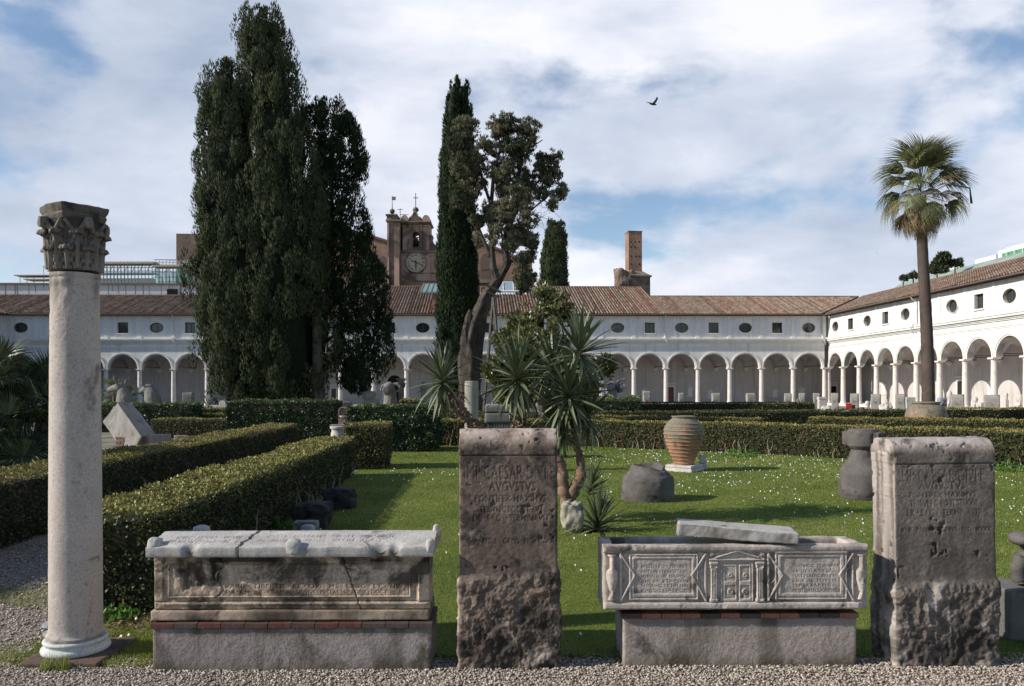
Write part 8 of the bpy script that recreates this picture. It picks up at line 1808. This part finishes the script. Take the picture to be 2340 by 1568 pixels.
def heads():
    Y = 40.0; k = Y/F
    def conv(x, y, bx, cs=5.852, ox=228.5, oy=845.5): vx, vy = ox+x/cs, oy+y/cs; return ax(vx, vy, Y)-bx, az(vx, vy, Y)
    def T(pts, bx, **kw): return [(conv(p[0], p[1], bx, **kw)[0], (p[3] if len(p) > 3 else 0), conv(p[0], p[1], bx, **kw)[1]) for p in pts], [p[2]/kw.get('cs', 5.852)*k for p in pts]
    bx = ax(285, 920, Y); e = empty('bull_head', (bx, Y, 0), 'sculpted horned bull head facing left, nearer the tall column', 'sculpture', 'animal heads round the fountain')
    ps = []
    for pts in ([(370,640,150),(352,470,128),(335,380,112),(318,310,84),(305,255,62),(298,232,40)], [(305,240,52),(270,240,66),(228,246,62),(190,252,55),(150,262,44),(118,270,34),(100,274,24)], [(120,292,20),(98,292,16)]): a, r = T(pts, bx); ps.append(('t', a, r))
    for s, tip in ((-1, (225,60)), (1, (378,52))):
        b0 = (252, 200) if s < 0 else (305, 185); a, r = T([(b0[0]+10, b0[1], 14, s*0.18), (b0[0]-4*(-s), b0[1]-60, 13, s*0.3), ((b0[0]+tip[0])/2+s*6, (b0[1]+tip[1])/2, 10, s*0.33), (tip[0], tip[1], 3, s*0.3)], bx); ps.append(('t', a, r))
    a, r = T([(262,215,9,-0.35),(280,205,12,-0.5),(288,222,4,-0.6)], bx); ps.append(('t', a, r))
    blobmesh('head', ps, 0.035, M_STAT, e)
    bx = ax(342, 920, Y); e = empty('bull_head', (bx, Y, 0), 'sculpted short-horned bull head facing left, second from the tall column', 'sculpture', 'animal heads round the fountain')
    ps = []
    for pts in ([(735,640,130),(716,450,112),(702,370,104),(684,300,86),(664,250,64),(655,228,40)], [(660,245,52),(625,258,60),(595,272,54),(562,288,44),(535,298,33),(518,300,22)], [(548,318,18),(527,318,12)]): a, r = T(pts, bx); ps.append(('t', a, r))
    for pts in ([(615,225,14,-0.15),(596,190,12,-0.22),(580,140,4,-0.22)], [(650,200,12,0.2),(675,185,11,0.3),(684,132,3,0.3)], [(640,190,10,-0.1),(715,208,7,-0.1)]): a, r = T(pts, bx); ps.append(('t', a, r))
    blobmesh('head', ps, 0.035, M_STAT, e)
    kw = dict(cs=5.12, ox=685.6, oy=845.5); bx = ax(891, 920, Y); e = empty('ram_head', (bx, Y, 0), 'sculpted facing animal head with curled horns beside the water jet', 'sculpture', 'animal heads round the fountain')
    ps = []
    for pts in ([(1050,620,88,0.3),(1050,440,86,0.3),(1050,330,78,0.25),(1050,260,74,0.2),(1050,200,62,0.1),(1052,170,40,0.0)], [(1050,190,56,0.0),(1045,215,52,-0.5),(1040,235,44,-0.9)], [(1040,262,34,-0.3),(1035,268,30,-0.8)],
                [(1090,170,20,0),(1140,165,26,0),(1175,200,27,0),(1165,245,20,-0.1),(1135,250,12,-0.2)], [(1010,175,20,0),(965,190,18,0),(945,225,12,-0.1),(960,245,8,-0.2)]): a, r = T(pts, bx, **kw); ps.append(('t', a, r))
    blobmesh('head', ps, 0.035, M_STAT, e)
    Y2 = 38.0
    bx = ax(1398, 915, Y2); e = empty('elephant_head', (bx, Y2, 0), 'sculpted elephant head with raised curling trunk above the ivy bank', 'sculpture', 'animal heads round the fountain'); k2_ = Y2/F
    def U(pts): return ('t', [(ax(1257+p[0]/3.413, 657+p[1]/3.413, Y2)-bx, p[3] if len(p) > 3 else 0, az(1257+p[0]/3.413, 657+p[1]/3.413, Y2)) for p in pts], [p[2]/3.413*k2_ for p in pts])
    ps = [U([(482,1040,62),(482,900,56),(482,860,46),(478,820,44),(472,785,48)]), U([(455,780,34),(490,772,46),(520,775,34)]), U([(520,765,26),(540,790,17),(565,800,13),(582,785,10),(580,758,8),(562,748,6),(550,760,5)]), U([(530,750,14),(528,732,12),(545,722,10),(570,720,9),(592,722,10)]), U([(520,815,12),(550,812,11),(570,812,5)]), U([(468,750,26,-0.5),(462,790,34,-0.62),(470,830,18,-0.6)])]
    blobmesh('head', ps, 0.035, stone('dark_grey_sculpture', (0.23,0.23,0.225), (0.14,0.14,0.14), scale=2, stain_amt=0.3), e)
    # fountain jet and basin
    Yf = 42.0; e = empty('fountain', (ax(876, 920, Yf), Yf, 0), 'round fountain basin with a thin water jet among the animal heads', 'fountain')
    m = MB(); m.lathe([(2.4,0),(2.5,0.15),(2.5,0.5),(2.3,0.5),(2.3,0.2),(0.1,0.2)], 48, caps=False); m.build('basin', M_MARB, e, smooth=False)
    wm, nt, b = newmat('water'); b.inputs['Base Color'].default_value = (0.6,0.65,0.7,1); b.inputs['Roughness'].default_value = 0.1; b.inputs['Specular IOR Level'].default_value = 0.8
    m = MB(); random.seed(9)
    for i in range(150):
        t = random.random(); z = 0.4+1.45*t; s = 0.02+0.13*(1-t)**1.5+random.random()*0.03; x = random.uniform(-s, s)+0.03*math.sin(z*4); m.lathe([(0.001,-0.03),(0.018,0),(0.001,0.04)], 5, (x, random.uniform(-s, s), z), caps=False)
    m.build('water_jet', wm, e, kind='stuff')
heads()

# the row of boundary stones before the arcades
def far_cippus(label, vx0, vx1, vy0, Y, seed, depth=None, lean=0.0, mat=None, waist=0.0, rz=0.0):
    cx = ax((vx0+vx1)/2, vy0, Y); w = (vx1-vx0)/F*Y; zt = az((vx0+vx1)/2, vy0, Y); d = depth or w*0.62
    def dd(P, N): return 0.018*fbm(P+seed*3, 3, 4, seed)+0.008*fbm(P, 12, 3, seed)+0.012*(P[:, 2] < zt*0.3), 0*P[:, 0]
    def wp(P): Q = P.copy(); f = P[:, 2]/zt; Q[:, 0] *= 1-waist*np.exp(-((f-0.35)/0.25)**2); Q[:, 0] += waist*w*0.25*np.exp(-((f-0.3)/0.3)**2); return Q
    e = empty('boundary_stone', (cx, Y+d/2, 0), label, 'stone', 'grey boundary stones before the arcades', rz)
    block('body', (w*0.94, d, zt), 0.07, mat or M_GREYST, e, rr=(0.04, min(w, d)*0.40), disp=dd, warp=wp)
    return e
Lc = [(1470,1488,894,70,'pale grey boundary stone right above the rounded ivy bank, by the red box'), (1551,1564,898,71,'slim grey boundary stone directly above the jar mouth'), (1628,1648,898.5,70,'dark patched boundary stone right of the slim one above the jar'),
      (1707,1729,898.5,69,'broad boundary stone with dark patch behind the fourth hedge'), (1794,1811,899,64,'boundary stone at the right end of the fourth hedge'), (1827,1842,898.5,66,'waisted boundary stone standing on a brick block'),
      (1860,1876,898.5,65,'tall boundary stone left of the white altar'), (1901.5,1919,898.7,62,'boundary stone right of the white altar'), (1946,1965,899.5,60,'boundary stone right of the red box under the arches'),
      (1994,2016,900.6,57,'large boundary stone midway between red box and palm'), (2050,2072,900.6,55,'boundary stone just left of the palm trunk'), (2178,2208,901.8,51,'boundary stone right of the palm pot, before the dark doorway'), (2256,2290,902.8,49,'biggest boundary stone, nearest the right edge')]
for i, (a, b, c, Y, lab) in enumerate(Lc):
    far_cippus(lab, a, b, c, Y, 50+i, waist=0.35 if i == 5 else (0.12 if i in (6, 7) else 0), rz=-0.5 if i > 6 else (-0.25 if i > 3 else 0))
far_cippus('dark square stone block behind the ivy hedge left of the cypress', 415.6, 440.4, 897, 60, 71, mat=M_GREYD)
def pbox(name, label, cat, vx0, vx1, vy0, Y, mat, depth=0.4, vy1=None, group=None, bevel=0.015, build='block'):
    x0, x1 = ax(vx0, vy0, Y), ax(vx1, vy0, Y); zt = az((vx0+vx1)/2, vy0, Y); zb = az((vx0+vx1)/2, vy1, Y) if vy1 else 0.0; o = MB().box(-(x1-x0)/2, (x1-x0)/2, 0, depth, 0, zt-zb).build(name, mat, None, bevel=bevel); o.location = ((x0+x1)/2, Y, zb); tag(o, label, cat, group); return o
pbox('brick_block', 'small brick block under the waisted boundary stone', 'block', 1827.5, 1841, 921.5, 65.6, M_BRICK, 0.45)
altar_px('marble_altar', 'white marble altar between two grey boundary stones', 1872, 1889.5, 907.5, 935, 64, M_MARB)
pbox('marble_block', 'white tapered block on the steps left of the huge cypress', 'block', 500, 515.6, 916, 62, M_MARB, 0.5)
mred = plain('red_paint', (0.55,0.04,0.03), 0.5, var=0.1); myel = plain('yellow_print', (0.75,0.5,0.08), 0.6, var=0.1)
def redbox():
    Y = 58.5; x0, x1 = ax(1934, 930, Y), ax(1947, 930, Y); zt = az(1940, 922, Y); e = empty('sign_board', ((x0+x1)/2, Y, 0), 'bright red standing board with black side before the arches', 'sign')
    w = x1-x0; MB().box(-w/2, w/2, 0, 0.12, 0.15, zt).build('red_panel', mred, e); MB().box(-0.1, 0.02, -0.012, 0, 0.45, zt-0.2).build('yellow_print', myel, e); MB().box(w/2+0.002, w/2+0.2, -0.1, 0.3, 0.0, zt-0.12).build('black_side', M_BLACK, e); MB().box(-w/2, w/2, 0.02, 0.1, 0.0, 0.148).build('foot', M_BLACK, e)
redbox()
def redbox2():
    Y = 69.5; x0, x1 = ax(1472, 918, Y), ax(1486, 918, Y); zt = az(1478, 919.5, Y); e = empty('red_crate', ((x0+x1)/2, Y-0.2, 0), 'small red box at the foot of the pale boundary stone', 'box'); w = x1-x0; MB().box(-w/2, w/2, 0, 0.15, 0.0, zt).build('box', mred, e); MB().box(-w/2+0.05, w/2-0.05, -0.01, 0, zt*0.5, zt*0.7).build('stripe', M_BLACK, e)
redbox2()
mid = lambda *a, **k: mid_rock(*a, **k)
mid('marble_fragment', 'heap of pale broken marble left of the altar', 'stone', 1838, 1859, 921.5, 936, M_MARB, 81, Y=61, boxy=0.2, amp=0.25, group='marble fragments before the arcades')
mid('marble_fragment', 'low pale dome shaped stone below the altar', 'stone', 1851, 1881, 934, 941.5, M_GREYST, 82, Y=57, boxy=0.1, group='marble fragments before the arcades')
mid('round_stone', 'round brown stone below the brick block', 'stone', 1828, 1846, 932, 941.5, stone('brown_stone', (0.27,0.21,0.16), (0.17,0.13,0.10), scale=2), 83, Y=57, boxy=0.1, amp=0.05, group='marble fragments before the arcades')
mid('marble_fragment', 'white fragment right of the altar foot', 'stone', 1880, 1900, 928, 940, M_MARB, 84, Y=60, boxy=0.4, amp=0.2, group='marble fragments before the arcades')
mid('marble_fragment', 'flat white carved fragment left of the red board', 'stone', 1926, 1945, 934.5, 943, M_MARB, 85, Y=55, boxy=0.5, amp=0.2, group='marble fragments before the arcades')
mid('stone_slab', 'ribbed grey slab right of the red board', 'slab', 1966, 1976, 930, 941, M_GREYST, 86, Y=56, boxy=0.8, group='marble fragments before the arcades')
mid('statue_fragment', 'big broken pale torso right of the large boundary stone', 'sculpture', 2016, 2042, 917, 942, M_MARB, 87, Y=55.5, boxy=0.3, amp=0.3, group='marble fragments before the arcades')
mid('marble_block', 'small flat marble block before the broken torso', 'block', 2011, 2023, 937.5, 943, M_MARB, 88, Y=54.5, boxy=0.9, amp=0.03, group='marble fragments before the arcades')
mid('statue_fragment', 'bluish headless bust immediately right of the palm trunk', 'sculpture', 2147, 2166, 907, 940, stone('bluish_sculpture', (0.33,0.36,0.41), (0.22,0.24,0.28), scale=2), 89, Y=52, boxy=0.45, amp=0.12)
pbox('relief_chest', 'carved marble chest just left of the palm trunk', 'sarcophagus', 2072, 2092.5, 908, 56.5, M_MARB, 0.7)
pbox('relief_chest', 'small carved marble box beside the narrow draped torso', 'sarcophagus', 2242, 2256, 920.5, 54, M_MARB, 0.6)
mid('dark_cone_stone', 'dark conical stone left of the brick block', 'stone', 1821, 1831, 910, 938, M_GREYD, 90, Y=66.5, boxy=0.0, amp=0.06)
pbox('white_pier', 'low white pier at the end of the fourth hedge', 'block', 1813, 1821, 920, 66, M_MARB, 0.5)
cyl('column_stump', 'short fat column stump behind the tall laurel block', 'column', 743, 764, 908, 45, M_PALECOL)
cyl('stone_tub', 'round dark stone drum behind the small wall fountain', 'drum', 786, 805, 920, 41, M_GREYD)
mid('tufa_pillar', 'rough pale tufa lump on a pink block under the ragged cypress', 'stone', 826, 858, 893, 912, M_PALECOL, 92, Y=43, boxy=0.5, amp=0.15, dratio=0.5)
pbox('pink_block', 'pinkish block carrying the rough tufa lump', 'block', 831, 860.5, 910.5, 43.1, stone('pink_stone', (0.42,0.33,0.29), (0.31,0.24,0.21), scale=2), 0.9)
def corinth():
    Y = 45.0; e = cyl('capital_column', 'reddish column drum topped by a small leafy capital', 'column', 911, 924, 886, Y, stone('reddish_granite', (0.30,0.21,0.18), (0.22,0.15,0.13), scale=3)); k = Y/F; z0 = az(918, 887, Y); z1 = az(918, 865, Y); r = 7.0*k
    m = MB(); m.lathe([(r*0.9, z0), (r, z0+0.15), (r*0.95, z0+0.2), (r*1.15, z0+0.33), (r*1.05, z0+0.36), (r*1.5, z1-0.06)], 20); m.build('capital', M_GREYST, e)
    m = MB(); m.box(-r*1.5, r*1.5, -r*1.5, r*1.5, z1-0.06, z1); m.build('abacus', M_GREYST, e); m = MB()
    for i in range(8): a = 2*pi*i/8; m.tube([(r*0.95*math.cos(a), r*0.95*math.sin(a), z0+0.02), (r*1.1*math.cos(a), r*1.1*math.sin(a), z0+0.22), (r*1.45*math.cos(a), r*1.45*math.sin(a), z0+0.27)], [0.04, 0.05, 0.03], 6)
    m.build('capital_leaves', M_GREYST, e)
corinth()
cyl('herm_pillar', 'pale herm pillar left of the leaning yucca head', 'column', 960, 976, 872, 46, M_PALECOL, prof=[(1,0),(0.9,0.5),(0.85,0.78),(1.1,0.82),(1.15,0.88),(0.7,0.93),(0.6,1.0)])
altar_px('marble_altar', 'low wide dark altar seen past the column stump', 742, 800, 919, 940, 60, M_GREYST, depth=0.8)
# statues in the sunlit gallery
def statue(label, vx0, vx1, vy0, Y, kind='draped', zb=0.55):
    k = Y/F; w = (vx1-vx0)*k/2; cx = ax((vx0+vx1)/2, vy0, Y); zt = az((vx0+vx1)/2, vy0, Y); e = empty('statue', (cx, Y, 0), label, 'statue', 'marble statues along the right gallery')
    h = zt-zb; ps = [('t', [(0,0,zb), (0.02,0,zb+h*0.3), (-0.03*w,0,zb+h*0.6), (0,0,zb+h*0.85), (0.05,0,zb+h*(1.0 if kind == 'draped' else 0.86))], [w*0.75, w*0.72, w*0.85, w*0.8, w*0.35])]
    ps.append(('t', [(w*0.7,0,zb+h*0.85), (w*0.85,-0.05,zb+h*0.6), (w*0.35,-w*0.6,zb+h*0.52)], [w*0.22, w*0.2, w*0.15])); ps.append(('t', [(-w*0.7,0,zb+h*0.85), (-w*0.85,0,zb+h*0.6), (-w*0.7,-0.1,zb+h*0.4)], [w*0.22, w*0.2, w*0.15]))
    for i in range(5): x = -w*0.5+i*w*0.25; ps.append(('t', [(x,-w*0.6,zb), (x*0.9,-w*0.62,zb+h*0.35), (x*0.4+0.1*w,-w*0.6,zb+h*0.7)], [w*0.10, w*0.09, w*0.06]))
    if kind != 'draped': ps.append(('e', (0,0,zb+h*0.94), (w*0.3, w*0.32, h*0.07)))
    blobmesh('figure', ps, 0.03, M_MARB, e, 2); m = MB(); m.box(-w, w, -w*0.8, w*0.8, 0, zb); m.build('pedestal', M_MARB, e, bevel=0.02)
statue('headless draped marble figure between the palm and the nearest big stone', 2163, 2177, 893, 59)
statue('narrow draped marble torso right of the dark doorway', 2223.5, 2235, 907, 57.5)
statue('small marble figure on a pedestal right of the biggest boundary stone', 2296, 2304, 897, 55, 'bust', zb=0.95)
statue('large headless toga figure at the right edge', 2322, 2341, 901.5, 54)
statue('small white figure group behind the large boundary stone', 1977, 1989, 916, 60, 'bust', zb=0.3)
def plantg():
    e = empty('leafy_plant', (ax(2060, 935, 50), 50.0, 0), 'bright green strap-leaved clump left of the big pot', 'plant'); V = []; Fc = []; random.seed(3)
    for i in range(260):
        a = random.uniform(0, 2*pi); el = random.uniform(0.3, 1.3); L = random.uniform(0.5, 0.9); b = len(V); d = Vector((math.cos(a)*math.cos(el), math.sin(a)*math.cos(el)*0.6, math.sin(el))); o = Vector((random.uniform(-0.35, 0.35), random.uniform(-0.2, 0.2), 0)); sd = Vector((-math.sin(a), math.cos(a), 0))*0.03
        for f, w_ in ((0, 1), (0.6, 1), (1, 0.1)): p = o+d*L*f-Vector((0, 0, 0.3*f*f*L)); V += [p-sd*w_, p+sd*w_]
        Fc += [(b, b+1, b+3, b+2), (b+2, b+3, b+5, b+4)]
    npmesh('leaves', [tuple(v) for v in V], np.array(Fc), M_WEED, e, attr=RNG.uniform(0.2, 0.9, len(Fc)), kind='stuff')
plantg()
# right edge: base block and dark carved piece
def right_edge():
    Y = 5.62; x0 = ax(2307, 1400, Y); e = empty('stone_block', (x0+0.30, Y+0.2, 0), 'grey stone base block at the right edge of the picture', 'plinth')
    def dd(P, N): return 0.004*fbm(P, 5, 4, 3), 0*P[:, 0]
    block('block', (0.6, 0.4, 0.36), 0.02, M_GREYD, e, rr=(0.01, 0.01), disp=dd)
    s = empty('carved_fragment', (x0+0.37, Y+0.2, 0.362), 'dark carved scroll fragment standing on the right edge base', 'sculpture')
    blobmesh('scroll', [('t', [(0,0,0.0),(0.02,0,0.10),(-0.02,0,0.22)], [0.20,0.21,0.19]), ('t', [(-0.18,-0.05,0.20),(-0.22,-0.05,0.12),(-0.20,-0.05,0.03)], [0.05,0.05,0.05]), ('e', (-0.16,0,0.33), (0.07,0.12,0.05)), ('t', [(-0.1,0,0.25),(0.15,0,0.36)], [0.13,0.1])], 0.012, M_LAVA, s)
right_edge()
# birds
def bird(label, vx, vy, Y, col, s, rz):
    x, z = at(vx, vy, Y); e = empty('bird', (x, Y, z), label, 'bird', rz=rz); m = plain('feathers_'+('dark' if col[0] < 0.2 else 'pale'), col, 0.7)
    blobmesh('body', [('t', [(-0.34,0,0.0),(-0.18,0,0.0),(0,0,0.01),(0.18,0,0.03),(0.28,0,0.04)], [0.025,0.06,0.085,0.06,0.03]), ('e', (0.24,0,0.045), (0.07,0.05,0.05))], 0.02, m, e, 1)
    for sgn in (-1, 1):
        w = MB(); pts = [(0.10,0,0.03),(0.16,sgn*0.22,0.20),(0.06,sgn*0.48,0.32),(-0.16,sgn*0.62,0.34),(-0.10,sgn*0.35,0.2),(-0.12,0,0.03)]; w.add(pts+[(a, b, c-0.02) for a, b, c in pts], [(0,1,2,3,4,5),(11,10,9,8,7,6)]+[(i,(i+1) % 6,6+(i+1) % 6,6+i) for i in range(6)]); w.build('wing', m, e)
    e.scale = (s, s, s)
bird('dark bird flying with raised wings high in the sky', 1493, 239, 55, (0.03,0.03,0.03), 0.95, 0.5)
bird('tiny pale gull low in the sky left of the palm', 2005, 578, 110, (0.5,0.5,0.5), 0.8, 1.3)
